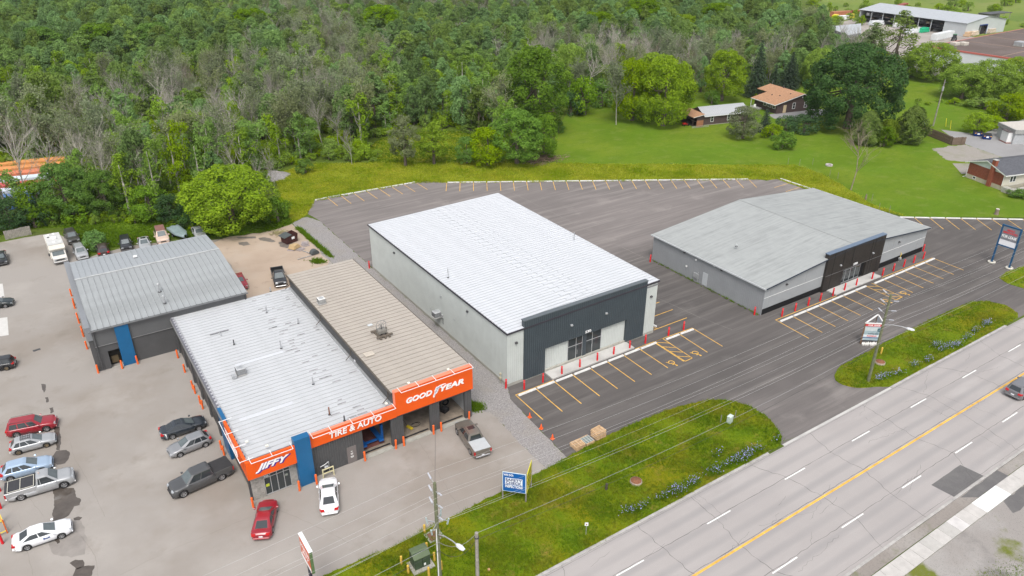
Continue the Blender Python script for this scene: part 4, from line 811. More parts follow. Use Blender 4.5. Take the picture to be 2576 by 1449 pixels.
ty = empty('tyre', (32.7, 62.9, .05), 0, 'loose black tyre standing by the ribbed inner wall', 'tyre'); MB().tube([(.33*math.cos(a), 0, .4+.33*math.sin(a)) for a in np.linspace(0, 2*PI, 19)], .1, 8, False).build('tread', rubber, ty)
# gas meter stand before the shop wall
gs = empty('gas_meter', (17.0, 58.75, .01), 0, 'gas meter behind a cream pipe guard against the charcoal wall', 'gas meter'); cr_m = M('cream_pipe', (.6,.55,.34), .5, .05)
MB().bar((-.55,0,0),(-.55,0,1.15),.1).build('guard_post', cr_m, gs); MB().bar((.55,0,0),(.55,0,1.15),.1).build('guard_post', cr_m, gs); MB().bar((-.6,0,1.1),(.6,0,1.1),.09).build('guard_rail', cr_m, gs); MB().bar((-.55,0,.6),(.55,0,.6),.09).build('guard_rail', cr_m, gs)
MB().bevbox(-.2,.2,.3,.6,.7,1.1,.05).build('meter_body', galv, gs); MB().tube([(-.6,.45,1.2),(-.1,.45,1.3),(.3,.45,1.5)], .05, 6).build('pipe', galv, gs); MB().tube([(.3,.45,0),(.3,.45,1.5)], .04, 6).build('riser', galv, gs)
# ---------------------------------------------------------------- grey workshop with blue panel
ws = empty('workshop', (0,0,0), 0, 'grey workshop with galvanised ribbed gable roof and one tall blue panel', 'building')
U0, U1, V0, V1_, ZU, RY, RZ, ZBk = .75, 19.15, 92.25, 113.2, 5.75, 105.4, 6.95, 6.25
MB().rib((U1, V0), (U1, V1_), 0, ZU, .3).build('side_wall', dgrey, ws); MB().rib((U1, V1_), (U0, V1_), 0, ZBk, .3).build('back_wall', dgrey, ws)
MB().add([(U1,V0,ZU-.05),(U1,V1_,ZU-.05),(U1,V1_,ZBk),(U1,RY,RZ),(U1,V0,ZU)], [(0,1,2,3,4)]).build('gable', dgrey, ws); MB().add([(U0+.1,V0,ZU-.05),(U0+.1,V1_,ZU-.05),(U0+.1,V1_,ZBk),(U0+.1,RY,RZ),(U0+.1,V0,ZU)], [(4,3,2,1,0)]).build('gable', dgrey, ws)
mg = M('mid_grey_panel', (.105,.107,.11), .5, .06, .7)
MB().box(U0, U1, V0-.05, V0+.2, 3.4, ZU).build('upper_wall', mg, ws)
for a, b, z0 in ((U0, 1.9, 0), (3.2, 17, 0), (1.9, 3.2, 2.42)): MB().box(a, b, V0+.03, V0+.25, z0, 3.4).build('lower_wall', dgrey, ws)
MB().box(U0, U1, V0-.09, V0-.05, 3.36, 3.42).build('drip_trim', M('trim_grey', (.2,.2,.2), .5), ws)
MB().box(3.2, 4.75, V0-.35, V0+.05, .02, 5.6).build('blue_panel', blue, ws)
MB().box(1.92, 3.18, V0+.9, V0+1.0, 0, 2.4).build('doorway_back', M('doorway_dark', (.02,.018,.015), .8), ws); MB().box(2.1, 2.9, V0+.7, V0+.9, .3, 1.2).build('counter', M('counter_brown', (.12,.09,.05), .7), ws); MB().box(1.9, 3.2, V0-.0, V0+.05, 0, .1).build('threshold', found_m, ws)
MB().box(.12, U0+.02, V0-.05, 114.3, 4.4, 6.2).build('side_fascia', M('grey_blue_fascia', (.2,.21,.225), .5, .05), ws)
MB().rib((U0-.05, V1_), (U0-.05, V0), 0, 4.4, .3).build('side_wall', dgrey, ws)
for y in (92.6, 96.4, 100.4, 105, 109.5, 113): MB().box(.25, U0, y-.3, y+.3, 0, 4.4).build('bay_pier', dgrey, ws)
rr = empty('roof'); rr.parent = ws
galr = streaky('dull_galvanised_roof', (.33,.345,.35), (.23,.24,.235), (1.2,.3,1), .8, .5, .2, lo=.42, hi=.7); galr2 = streaky('rear_galvanised_roof', (.35,.37,.385), (.27,.285,.3), (1.2,.3,1), .7, .45, .25)
n = 26; pw = (U1+.15-U0)/n
for s, (ya, za, yb, zb, mt) in enumerate(((V0-.3, ZU+.05-.03, RY, RZ, galr), (RY, RZ, V1_+.3, ZBk-.0, galr2))):
    dy, dz = yb-ya, zb-za; vs = []; ps = [(.006,0),(.02,.05),(.06,.05),(.075,0),(pw-.006,0)]
    for y, z in ((0,0),(dy,dz)):
        for x, q in ps: vs.append((x, y, z+q))
    m_ = len(ps); me = MB().add(vs, [(i, i+1, m_+i+1, m_+i) for i in range(m_-1)]).mesh('roof_panel', mt)
    for i in range(n): o = link('roof_panel', me, rr); o.location = (U0+i*pw, ya, za+.04+random.uniform(-.004,.004))
MB().box(U0, U1+.15, RY-.16, RY+.16, RZ+.05, RZ+.1).build('ridge_cap', M('ridge_zinc', (.4,.41,.41), .5, .2, 1.5), rr)
mb = MB(); mb.add([(U0,V0,ZU-.02),(U1,V0,ZU-.02),(U1,RY,RZ-.05),(U0,RY,RZ-.05),(U0,V1_,ZBk-.05),(U1,V1_,ZBk-.05)], [(0,1,2,3),(3,2,5,4)]); mb.build('roof_deck', dkgrey, rr)
MB().box(U0-.3, U1+.2, V0-.48, V0-.32, ZU-.1, ZU+.02).build('gutter', M('gutter_zinc', (.16,.165,.17), .4, .1), rr)
MB().tube([(U0+.2,V0-.4,ZU-.08),(U0+.2,V0-.25,ZU-.5),(U0+.2,V0-.25,.2)], .06, 8).build('downspout', dkgrey, rr); MB().tube([(U1-.2,V0-.4,ZU-.08),(U1-.2,V0-.2,ZU-.5),(U1-.2,V0-.2,4)], .06, 8).build('downspout', dkgrey, rr)
vent_pipe(tuple(G(*C5(1205,752), 6.3)), 1.1, .12, 'taller flanged exhaust stack on the workshop roof'); vent_pipe(tuple(G(*C5(1243,838), 6.1)), .95, .1, 'lower T-topped exhaust stack on the workshop roof')
hatch = empty('roof_vent', tuple(G(*C5(1020,490), 6.75)), 0, 'small white square vent near the ridge of the workshop roof', 'roof vent'); MB().bevbox(-.25,.25,-.25,.25,0,.2,.04).build('hood', white_m, hatch)
# ---------------------------------------------------------------- vehicles
def interp(pr, x):
    for (x0, z0), (x1, z1) in zip(pr[:-1], pr[1:]):
        if x <= x1: return z0+(z1-z0)*max(0, (x-x0)/(x1-x0))
    return pr[-1][1]
wheel_cache = {}
def wheel_mesh(r, wd, rimm):
    k = (round(r,2), rimm.name)
    if k not in wheel_cache:
        prof = [(r*.66,-wd/2),(r*.9,-wd/2),(r,-wd/2+.04),(r,wd/2-.04),(r*.9,wd/2),(r*.66,wd/2)]
        def lat(pf, n=18):
            vs = []
            for rr_, y in pf:
                for i in range(n): a = 2*PI*i/n; vs.append((rr_*math.cos(a), y, rr_*math.sin(a)))
            return vs, [(i*n+j, i*n+(j+1)%n, (i+1)*n+(j+1)%n, (i+1)*n+j) for i in range(len(pf)-1) for j in range(n)]
        t = MB(); t.add(*lat(prof), True); dsc = MB(); dsc.add(*lat([(r*.66,wd/2-.05),(.01,wd/2-.05)])); dsc.add(*lat([(r*.66,-wd/2+.05),(.01,-wd/2+.05)]))
        rm = MB(); rm.add(*lat([(r*.67,wd/2-.02),(r*.6,wd/2+.004),(r*.56,wd/2-.03)]), True); rm.add(*lat([(r*.17,wd/2-.035),(r*.15,wd/2-.005),(.005,wd/2)]))
        for i in range(5):
            a = 2*PI*i/5; c_, s_ = math.cos(a), math.sin(a); rm.obox((r*.36*c_, wd/2-.022, r*.36*s_), (r*.23*c_,0,r*.23*s_), (-s_*r*.075,0,c_*r*.075), (0,.014,0))
        wheel_cache[k] = (t.mesh('tyre', rubber), rm.mesh('rim', rimm), dsc.mesh('brake_disc', dkgrey))
    return wheel_cache[k]
def chamf(x0, x1, w_, z, cf, cr_):
    return [(x1, -w_+cf*.9, z), (x1, w_-cf*.9, z), (x1-cf, w_, z), (x0+cr_, w_, z), (x0, w_-cr_*.9, z), (x0, -w_+cr_*.9, z), (x0+cr_, -w_, z), (x1-cf, -w_, z)]
lamp_w = M('headlamp_lens', (.34,.36,.38), .12, 0, spec=.6); lamp_r = M('tail_lamp_red', (.42,.01,.012), .2, 0, spec=.5); chrome = M('chrome_trim', (.5,.5,.51), .2, 0, metal=.8); carglass = M('car_glass', (.025,.03,.034), .04, 0, spec=.7); carglass2 = M('car_windscreen', (.1,.12,.125), .08, .2, 1.0, spec=.6); plate_m = M('number_plate', (.65,.66,.68), .5, 0)
SPEC = dict(
 sedan=dict(wb=2.7, fo=.88, ro=1.05, W=1.8, H=1.45, r=.33, deck=[(-9,.7),(-2.4,.82),(-2.25,.97),(-1.9,1.0),(-1.35,.95),(.75,.91),(1.1,.93),(1.9,.86),(2.12,.75),(9,.62)], gh=(-1.95,1.15,-1.0,.12), split=[-.25]),
 hatch=dict(wb=2.62, fo=.88, ro=.72, W=1.76, H=1.47, r=.32, deck=[(-9,.8),(-2.0,.92),(-1.9,.95),(.8,.92),(1.05,.93),(1.8,.83),(2.05,.7),(9,.6)], gh=(-1.98,1.15,-1.45,.15), split=[-.15,-1.05]),
 suv=dict(wb=2.82, fo=.92, ro=.96, W=1.88, H=1.7, r=.37, deck=[(-9,.85),(-2.3,.98),(-2.2,1.06),(.9,1.05),(1.1,1.06),(2.0,.99),(2.25,.84),(9,.7)], gh=(-2.3,1.1,-2.0,.4), split=[-.1,-1.15]),
 pickup=dict(wb=3.65, fo=.95, ro=1.2, W=2.0, H=1.9, r=.4, deck=[(-9,.72),(-3,.72),(-.47,.72),(-.4,1.16),(1.35,1.16),(1.5,1.15),(2.5,1.08),(2.7,.85),(9,.75)], gh=(-.4,1.55,-.28,.72), split=[.0], bed=(-3.0,-.42,1.22)),
 crew=dict(wb=3.75, fo=.95, ro=1.22, W=2.02, H=1.93, r=.42, deck=[(-9,.74),(-3.1,.74),(-1.37,.74),(-1.3,1.22),(1.35,1.22),(1.5,1.18),(2.6,1.1),(2.8,.88),(9,.78)], gh=(-1.32,1.5,-1.1,.7), split=[.12], bed=(-3.08,-1.32,1.28)))
def vehicle(kind, name, label, pm, loc, rz, cat='car', group=None, scale=1.0, tonneau=None, rimm=None, extras=(), **ov):
    S = dict(SPEC[kind]); S.update(ov); wb, fo, ro, Wd, Hh, r = (S[k] for k in ('wb','fo','ro','W','H','r')); hw = Wd/2; xf, xr = wb/2+fo, -wb/2-ro
    root = empty(name, loc, rz, label, cat, group); root.scale = (scale,)*3
    xs_ = sorted(set([xr, xr+.06, xr+.2, xr+.5, xf-.5, xf-.22, xf-.07, xf] + [s_*wb/2+d for s_ in (-1,1) for d in (-r*1.22,-r*1.05,-r*.7,-.01,r*.7,r*1.05,r*1.22)] + [x for x, _ in S['deck'] if xr < x < xf] + list(np.linspace(-.8,.8,4))))
    rings = []
    for x in xs_:
        e = max(0, (x-(xf-.75))/.75, ((xr+.5)-x)/.5); w_ = hw*(1-.2*min(1, e)**2.2); zt = interp(S['deck'], x); zb = .2+.14*min(1, e)**2
        for s_ in (-1, 1):
            d = abs(x-s_*wb/2)
            if d < r*1.13: zb = max(zb, r*.98+math.sqrt(max(0, (r*1.13)**2-d*d))*.92)
        zb = min(zb, zt-.12); sh = zt-.05; zm = min(sh-.03, max(zb+.02, (zb+sh)*.52)); 
        half = [(w_*.9, zb), (w_*.985, zb+min(.06,(zm-zb)*.4)), (w_, zm), (w_*.975, sh-.02), (w_*.9, zt-.005), (w_*.5, zt+.012)]
        rings.append([(x, y, z) for y, z in half]+[(x, 0, zt+.018)]+[(x, -y, z) for y, z in half[::-1]])
    m_ = len(rings[0]); vs = [p for rg in rings for p in rg]
    fs = [(i*m_+j, i*m_+j+1, (i+1)*m_+j+1, (i+1)*m_+j) for i in range(len(rings)-1) for j in range(m_-1)]
    fs += [(i*m_+m_-1, i*m_, (i+1)*m_, (i+1)*m_+m_-1) for i in range(len(rings)-1)]
    body = MB().add(vs, fs, True); body.add(rings[0], [tuple(range(m_))]); body.add(rings[-1], [tuple(range(m_))[::-1]])
    g0, g1, t0, t1 = S['gh']; zb0, zb1 = interp(S['deck'], g0+.06)-.04, interp(S['deck'], g1-.1)-.04; zbelt = max(zb0, zb1)
    cb_ = .16 if 'bed' in S else .3; ra = chamf(g0, g1, hw*.94, zbelt-.04, cb_, cb_*.7); rb = chamf(t0, t1, hw*.7, Hh-.075, .16, .14); rc = chamf(t0+.2, t1-.2, hw*.56, Hh-.015, .12, .12)
    gv = ra+rb+rc; gf = []
    for k in range(2):
        for j in range(8): gf.append((k*8+j, k*8+(j+1)%8, k*8+8+(j+1)%8, k*8+8+j))
    body.add(gv, gf, False); body.add(rc+[((t0+t1)/2, 0, Hh)], [(j, (j+1)%8, 8) for j in range(8)])
    if 'bed' in S:
        b0, b1, bz = S['bed']
        for sgn in (-1, 1): body.bevbox(b0, b1, sgn*hw*.93-.06, sgn*hw*.93+.06, .7, bz, .02)
        body.bevbox(b0-.06, b0+.06, -hw*.93, hw*.93, .7, bz-.01, .02); body.bevbox(b1-.04, b1+.04, -hw*.9, hw*.9, .7, bz-.01, .02)
    body.build('body', pm, root)
    if 'bed' in S:
        if tonneau: MB().bevbox(b0-.04, b1, -hw*.93, hw*.93, bz+.004, bz+.05, .02).build('tonneau_cover', tonneau, root)
        else: MB().box(b0+.07, b1-.05, -hw*.86, hw*.86, .745, .76).build('bed_liner', black_m, root)
        MB().box(b0-.075, b0-.061, -.16, .16, .55, .68).build('number_plate', plate_m, root)
    # glass
    def pane(nm, A, B, C_, D, u0, u1, v0, v1, mt):
        A, B, C_, D = map(Vector, (A, B, C_, D)); q = []
        for u, v in ((u0,v0),(u1,v0),(u1,v1),(u0,v1)): q.append(A.lerp(B, u).lerp(D.lerp(C_, u), v))
        nrm = (q[1]-q[0]).cross(q[3]-q[0]).normalized(); q = [p+nrm*.012 for p in q]; MB().add(q+[p-nrm*.03 for p in q], [(0,1,2,3),(0,4,5,1),(1,5,6,2),(2,6,7,3),(3,7,4,0)]).build(nm, mt, root)
    pane('windshield', ra[0], ra[1], rb[1], rb[0], .0, 1.0, .14, .95, carglass2)
    pane('rear_window', ra[4], ra[5], rb[5], rb[4], .06, .94, .2, .9, carglass)
    L = ra[2][0]-ra[3][0]
    cuts = sorted([0]+[(ra[2][0]-s_)/L for s_ in S['split']]+[1])
    for a_, b_ in zip(cuts[:-1], cuts[1:]):
        pane('side_window', ra[2], ra[3], rb[3], rb[2], a_+.022, b_-.022, .14, .92, carglass); pane('side_window', ra[6], ra[7], rb[7], rb[6], 1-b_+.022, 1-a_-.022, .14, .92, carglass)
    # wheels
    for sx in (1, -1):
        for sy in (1, -1):
            wr = empty('wheel', (sx*wb/2, sy*(hw-.115), r), 0 if sy > 0 else PI); wr.parent = root; t_, rm_, dc_ = wheel_mesh(r, .22, rimm or rim_m)
            link('tyre', t_, wr); link('rim', rm_, wr); link('brake_disc', dc_, wr)
    MB().box(-wb/2-r, wb/2+r, -hw*.82, hw*.82, .17, .6).build('underbody', black_m, root)  # black underbody, shaped to sit low so the shade beneath the car deepens
    zt_f = interp(S['deck'], xf-.2); zt_r = interp(S['deck'], xr+.1)
    for sgn in (-1, 1):
        y = sgn*hw*.66
        MB().obox((xf-.15, y, zt_f-.1), (.13,-sgn*.05,0), (0,.17,0), (-.04,0,.06)).build('headlight', lamp_w, root)
        if 'bed' in S: MB().obox((S['bed'][0]-.02, sgn*hw*.92, .95), (.06,0,0), (0,.09,0), (0,0,.2)).build('taillight', lamp_r, root)
        else: MB().obox((xr+.1, sgn*hw*.74, zt_r-.08), (.13,sgn*.04,0), (0,.17,0), (.03,0,.09)).build('taillight', lamp_r, root)
        MB().bevbox(g1-.42, g1-.22, sgn*(hw+.12)-.11, sgn*(hw+.12)+.07, zbelt+.03, zbelt+.2, .04).build('mirror', pm, root)
        for xx in ([.35,-.55] if kind != 'pickup' else [.35]): MB().box(xx-.09, xx+.09, sgn*(hw+.005)-.015, sgn*(hw+.005)+.015, zbelt-.2, zbelt-.165).build('door_handle', chrome if 'bed' in S else pm, root)
    MB().obox((xf-.02, 0, zt_f-.24), (.04,0,0), (0,hw*.42,0), (-.01,0,.08)).build('grille', black_m, root)
    MB().bevbox(xf-.12, xf+.06, -hw*.8, hw*.8, .28, .46, .05).build('bumper', chrome if kind in ('pickup',) else (black_m if 'bed' in S else pm), root)
    MB().bevbox(xr-.06, xr+.12, -hw*.8, hw*.8, .32, .5, .05).build('bumper', chrome if 'bed' in S else pm, root)
    if 'bed' not in S: MB().box(xr-.035, xr+.02, -.17, .17, .56, .7).build('number_plate', plate_m, root)
    if 'rails' in extras:
        for sgn in (-1, 1): MB().tube([(t0+.15,sgn*hw*.64,Hh-.02),(t0+.2,sgn*hw*.64,Hh+.05),(t1-.25,sgn*hw*.64,Hh+.05),(t1-.15,sgn*hw*.64,Hh-.02)], .02, 6).build('roof_rail', dkgrey, root)
    if 'rack' in extras:
        rk = MB(); x0, x1, y0 = -.85, .05, .5
        for x in np.linspace(x0, x1, 5): rk.bar((x,-y0,Hh+.12), (x,y0,Hh+.12), .03)
        for y in (-y0, 0, y0): rk.bar((x0,y,Hh+.12), (x1,y,Hh+.12), .03)
        for x in (x0, x1):
            for y in (-y0, y0): rk.bar((x,y,Hh-.03), (x,y,Hh+.22), .03)
        for y in (-y0, y0): rk.bar((x0,y,Hh+.22), (x1,y,Hh+.22), .025)
        for x in (x0, x1): rk.bar((x,-y0,Hh+.22), (x,y0,Hh+.22), .025)
        rk.build('roof_basket', black_m, root)
    if 'sunroof' in extras: MB().box(t1-.9, t1-.3, -.38, .38, Hh-.005, Hh+.006).build('sunroof', carglass, root)
    if 'ladder' in extras:
        b0, b1, bz = S['bed']; rk = MB()
        for x in (b0+.25, (b0+b1)/2, b1-.15): rk.bar((x,-hw*.9,bz+.09), (x,hw*.9,bz+.09), .045)
        for y in (-hw*.9, hw*.9): rk.bar((b0+.25,y,bz+.09), (b1-.15,y,bz+.09), .04)
        rk.build('cargo_rack', M('rack_cream', (.6,.58,.5), .4, 0), root)
    if 'spare' in extras: MB().lathe([(.05,Hh+.0),(.09,Hh+.09),(.02,Hh+.12)], 10).build('beacon', M('beacon', (.5,.4,.36), .3, 0), root)
    return root
def by_wheels(rear, front, side, Wd=1.8, dz=0):
    a, b = Vector(G(*rear)[:2]), Vector(G(*front)[:2]); d = (b-a).normalized(); n = Vector((-d.y, d.x))*(1 if side == 'R' else -1); c = (a+b)/2+n*(Wd/2-.03); return (c.x, c.y, .016), math.atan2(d.y, d.x)
def by_axis(rear, front, z=0):
    a, b = Vector(G(*rear, z)[:2]), Vector(G(*front, z)[:2]); d = (b-a).normalized(); c = (a+b)/2; return (c.x, c.y, .016), math.atan2(d.y, d.x)
red_p = paint('dark_red_paint', (.26,.012,.022)); silver_p = paint('silver_paint', (.4,.41,.42), .3, .35); ltblue_p = paint('pale_blue_paint', (.33,.43,.56), .3, .2); white_p = paint('white_paint_car', (.72,.73,.75)); navy_p = paint('dark_navy_paint', (.022,.028,.036)); grey_p = paint('grey_silver_paint', (.27,.275,.285), .3, .35); char_p = paint('charcoal_paint', (.075,.077,.08), .32, .2); brownblk = paint('brown_black_paint', (.045,.042,.037)); maroon = paint('maroon_paint', (.1,.012,.016)); taupe = paint('taupe_paint', (.15,.135,.115), .35, .2); black_p = paint('black_paint', (.014,.015,.018)); teal_p = paint('black_green_paint', (.014,.022,.024)); cream_p = paint('old_cream_paint', (.55,.42,.34), .5); rim_gold = M('dull_gold_rim', (.26,.2,.12), .4, .05, 3, metal=.4)
l, a = by_wheels(B1(130,408), B1(363,360), 'R', 1.86); vehicle('suv', 'suv', 'dark red SUV, topmost of the four parked at the left', red_p, l, a, 'suv', None, extras=('rails',))
l, a = by_wheels(B1(150,537), B1(355,482), 'R', 1.74); vehicle('hatch', 'hatchback_car', 'silver hatchback with black roof basket beside the red SUV', silver_p, l, a, 'car', None, .98, rimm=rim_gold, extras=('rack',))
l, a = by_wheels(B1(92,735), B1(322,672), 'R', 1.76); vehicle('hatch', 'hatchback_car', 'pale blue hatchback half hidden behind the silver pickup', ltblue_p, l, a, 'car', None, 1.05)
l, a = by_wheels(B1(175,880), B1(487,788), 'R', 2.0); vehicle('pickup', 'pickup_truck', 'silver two-door pickup with black bed cover and cream rack', silver_p, l, a, 'pickup truck', None, tonneau=M('black_canvas', (.04,.04,.045), .7, .1, 3), extras=('ladder','spare'))
l, a = by_wheels(B1(215,1258), B1(472,1170), 'R', 1.8); bell = vehicle('sedan', 'sedan_car', 'white sedan with blue Bell lettering on its door', white_p, l, a)
MB_b = lettering('Bell', M('bell_blue', (.02,.06,.25), .4, 0), bell, (.0, -.915, .62), X1, Z1, .5, .2, .02, 0, .006)
l, a = by_wheels(B1(1310,418), B1(1505,355), 'R', 1.8); vehicle('sedan', 'sedan_car', 'black-blue sedan beside the grey hatchback left of the tyre shop', navy_p, l, a, extras=('sunroof',))
l, a = by_wheels(B1(1558,478), B1(1365,555), 'L', 1.76); vehicle('hatch', 'hatchback_car', 'grey hatchback between the black-blue sedan and the crew-cab pickup', grey_p, l, a)
l, a = by_wheels(B1(1690,725), B1(1385,862), 'L', 2.0); vehicle('crew', 'pickup_truck', 'charcoal crew-cab pickup with black bed cover near the JIFFY corner', char_p, l, a, 'pickup truck', None, tonneau=M('black_vinyl', (.035,.035,.037), .7, .1, 3))
l, a = by_axis(B2(62,1110), B2(90,985)); vehicle('sedan', 'sedan_car', 'deep red sedan parked near the street in front of the JIFFY entrance', red_p, l, a, extras=())
l, a = by_axis(B2(558,950), B2(550,795)); vehicle('sedan', 'sedan_car', 'white sedan parked nose-in toward the blue panel of the tyre shop', white_p, l, a)
l, a = by_wheels(B2(1612,530), B2(1518,388), 'L', 2.0); av = vehicle('crew', 'pickup_truck', 'taupe sport-utility pickup with grey bed lid before the open bays', taupe, l, a, 'pickup truck', None, .97, tonneau=M('grey_bed_lid', (.4,.42,.43), .5, .05), extras=('sunroof','rails'))
l, a = by_axis(C6(165,628), C6(190,715)); vehicle('pickup', 'pickup_truck', 'black pickup with empty bed behind the tan roof', black_p, l, a, 'pickup truck', None, .95)
l, a = by_axis(C5(1790,660), C5(1835,745)); vehicle('sedan', 'sedan_car', 'red car peeping out behind the workshop roof corner', red_p, l, a)
def E8(x, y): return (x/7.716, 550.1+y/7.716)
l, a = by_axis(E8(1370,350), E8(1460,500)); vehicle('suv', 'suv', 'brown-black SUV parked beside the motorhome', brownblk, l, a, 'suv', None, 1.02, extras=('rails',))
l, a = by_axis(E8(1545,650), E8(1620,790)); vehicle('suv', 'suv', 'silver SUV in front of the brown-black one', silver_p, l, a, 'suv', None, .98, extras=('rails',))
l, a = by_axis(E8(2030,730), E8(1985,600)); vehicle('suv', 'suv', 'dark maroon SUV seen from the rear behind the workshop', paint('brown_maroon_paint', (.045,.025,.024)), l, a, 'suv', None, .98)
l, a = by_axis(C5(950,385), C5(962,450)); vehicle('suv', 'suv', 'black SUV facing the workshop on the grass edge', black_p, l, a, 'suv', None, .98, extras=('rails',))
l, a = by_axis(C5(1088,388), C5(1102,440)); vehicle('sedan', 'sedan_car', 'silver coupe just visible above the workshop roof edge', silver_p, l, a, extras=('sunroof',))
l, a = by_axis(C5(1215,330), C5(1240,400)); br = vehicle('suv', 'suv', 'old cream SUV with faded brown roof behind the workshop', cream_p, l, a, 'suv', None, 1.08, H=1.85)
MB().bevbox(-2.02, .42, -.68, .68, 1.835, 1.875, .02).build('brown_roof', M('faded_brown_roof', (.2,.1,.085), .6, .15, 2), br)
l, a = by_axis(C5(1490,305), C5(1520,358)); vehicle('sedan', 'sedan_car', 'old silver sedan parked against the hedge beside the tarped boat', silver_p, l, a)
l, a = by_axis(C5(8,490), C5(22,560)); vehicle('sedan', 'sedan_car', 'black sedan at the frame edge left of the motorhome', black_p, l, a)
l, a = by_axis(C5(-70,875), C5(20,862)); vehicle('hatch', 'hatchback_car', 'black-green hatchback nosing into the frame below the concrete pad', teal_p, l, a)
l, a = by_axis(C5(22,1330), C5(-70,1345)); vehicle('suv', 'suv', 'black SUV with its tail at the left frame edge', black_p, l, a, 'suv', None, .9, rimm=rim_gold)
rp = G(*B4(1885,100)); vehicle('suv', 'suv', 'grey SUV driving on the road at the right frame edge', paint('road_suv_grey', (.14,.14,.15)), (rp.x+1.4, 27.85, .03), 0, 'suv', None, 1.05, extras=('rails',))
# motorhome
fA, fB = Vector(G(*E8(1085,915))), Vector(G(*E8(1325,870))); mid = (fA+fB)/2; rA, rB = Vector(G(*E8(825,350), 3.0)), Vector(G(*E8(1170,280), 3.0)); back = (rA+rB)/2; d = Vector((mid.x-back.x, mid.y-back.y)); ang = math.atan2(d.y, d.x)
rv = empty('motorhome', (mid.x-math.cos(ang)*3.3, mid.y-math.sin(ang)*3.3, .015), ang, 'white motorhome with over-cab bunk parked beside the brown-black SUV', 'motorhome')
cream = M('motorhome_cream', (.66,.63,.56), .4, .06, 1); rvroof = M('motorhome_roof', (.5,.5,.49), .6, .15, 1)
def sideprof(name, pts, hw_, mt, par): return MB().add([(x,-hw_,z) for x, z in pts]+[(x,hw_,z) for x, z in pts], [tuple(range(len(pts))), tuple(range(len(pts),2*len(pts)))[::-1]]+[(i, i+len(pts), (i+1)%len(pts)+len(pts), (i+1)%len(pts)) for i in range(len(pts))]).build(name, mt, par)
sideprof('coach_body', [(-3.3,.45),(1.2,.45),(1.2,1.95),(2.15,2.1),(2.3,2.35),(2.05,2.95),(-3.3,3.0)], 1.12, cream, rv)
MB().bevbox(-3.28, 1.95, -1.08, 1.08, 3.0, 3.05, .02).build('roof', rvroof, rv)
sideprof('cab', [(1.2,.45),(3.3,.5),(3.3,1.1),(2.35,1.25),(1.9,1.95),(1.2,1.95)], .98, M('motorhome_cab', (.62,.6,.56), .4, .06, 1), rv)
MB().add([(2.36,-.85,1.27),(2.36,.85,1.27),(1.96,.8,1.9),(1.96,-.8,1.9)], [(0,1,2,3)]).build('windshield', carglass2, rv); MB().add([(2.26,-.8,2.38),(2.26,.8,2.38),(2.15,.8,2.7),(2.15,-.8,2.7)], [(0,1,2,3)]).build('bunk_window', M('bunk_glass', (.12,.12,.14), .2, .1), rv)
MB().box(3.28,3.33,-.8,.8,.72,1.0).build('grille', dkgrey, rv); MB().bevbox(3.25,3.42,-.98,.98,.42,.6,.03).build('bumper', chrome, rv)
for s_ in (-1,1): MB().box(3.3,3.35,s_*.72-.13,s_*.72+.13,.76,.96).build('headlight', lamp_w, rv); MB().bevbox(1.9,2.0,s_*1.25-.12,s_*1.25+.12,1.3,1.75,.03).build('mirror', dkgrey, rv); MB().box(-1.5,-.4,s_*1.121-.004,s_*1.121+.004,1.6,2.2).build('side_window', carglass, rv)
for x, y, sx, sy, h in ((-.6,.1,.45,.35,.28), (1.0,-.1,.25,.2,.12), (-2.6,-.6,.3,.25,.12), (-2.9,.3,.25,.2,.1)): MB().bevbox(x-sx,x+sx,y-sy,y+sy,3.05,3.05+h,.05).build('roof_unit', white_m, rv)
MB().box(-1.9,-1.5,-.75,-.45,3.05,3.08).build('roof_hatch', black_m, rv)
for x in (-1.7, 2.4):
    for s_ in (-1,1):
        wr = empty('wheel', (x, s_*.88, .37), 0 if s_ > 0 else PI); wr.parent = rv; t_, rm_, dc_ = wheel_mesh(.37, .24, rim_m); link('tyre', t_, wr); link('rim', rm_, wr)
# boat under a tarp
pb = G(*C5(1372,362)); bt = empty('tarped_boat', (pb.x, pb.y+1.5, .02), R_(-78), 'small boat on a trailer under a grey-green tarp beside the hedge', 'boat')
vs, fs = [], []; N_ = 11
for i in range(N_):
    t = i/(N_-1); x = -2.6+5.2*t; w_ = .95*(1-max(0,t-.55)**2*3.9); h = 1.45+.1*math.sin(t*9)-max(0,t-.7)*.5
    for y, z in ((-1,.55),(-1,.95),(-.6,.85),(0,1.0),(.6,.85),(1,.95),(1,.55)): vs.append((x, y*max(.06,w_), z*h*.95+random.uniform(-.02,.02)))
fs = [(i*7+j, i*7+j+1, (i+1)*7+j+1, (i+1)*7+j) for i in range(N_-1) for j in range(6)]
MB().add(vs, fs, True).add(vs[:7], [tuple(range(7))]).build('tarp', M('grey_green_tarp', (.2,.26,.26), .55, .12, 3), bt)
MB().bar((-2.4,-.5,.45),(3.2,0,.45),.08).build('trailer_rail', galv, bt); MB().bar((-2.4,.5,.45),(3.2,0,.45),.08).build('trailer_rail', galv, bt)
for s_ in (-1,1):
    wr = empty('wheel', (-.6, s_*.9, .3), 0 if s_ > 0 else PI); wr.parent = bt; t_, rm_, dc_ = wheel_mesh(.3, .18, rim_m); link('tyre', t_, wr); link('rim', rm_, wr)
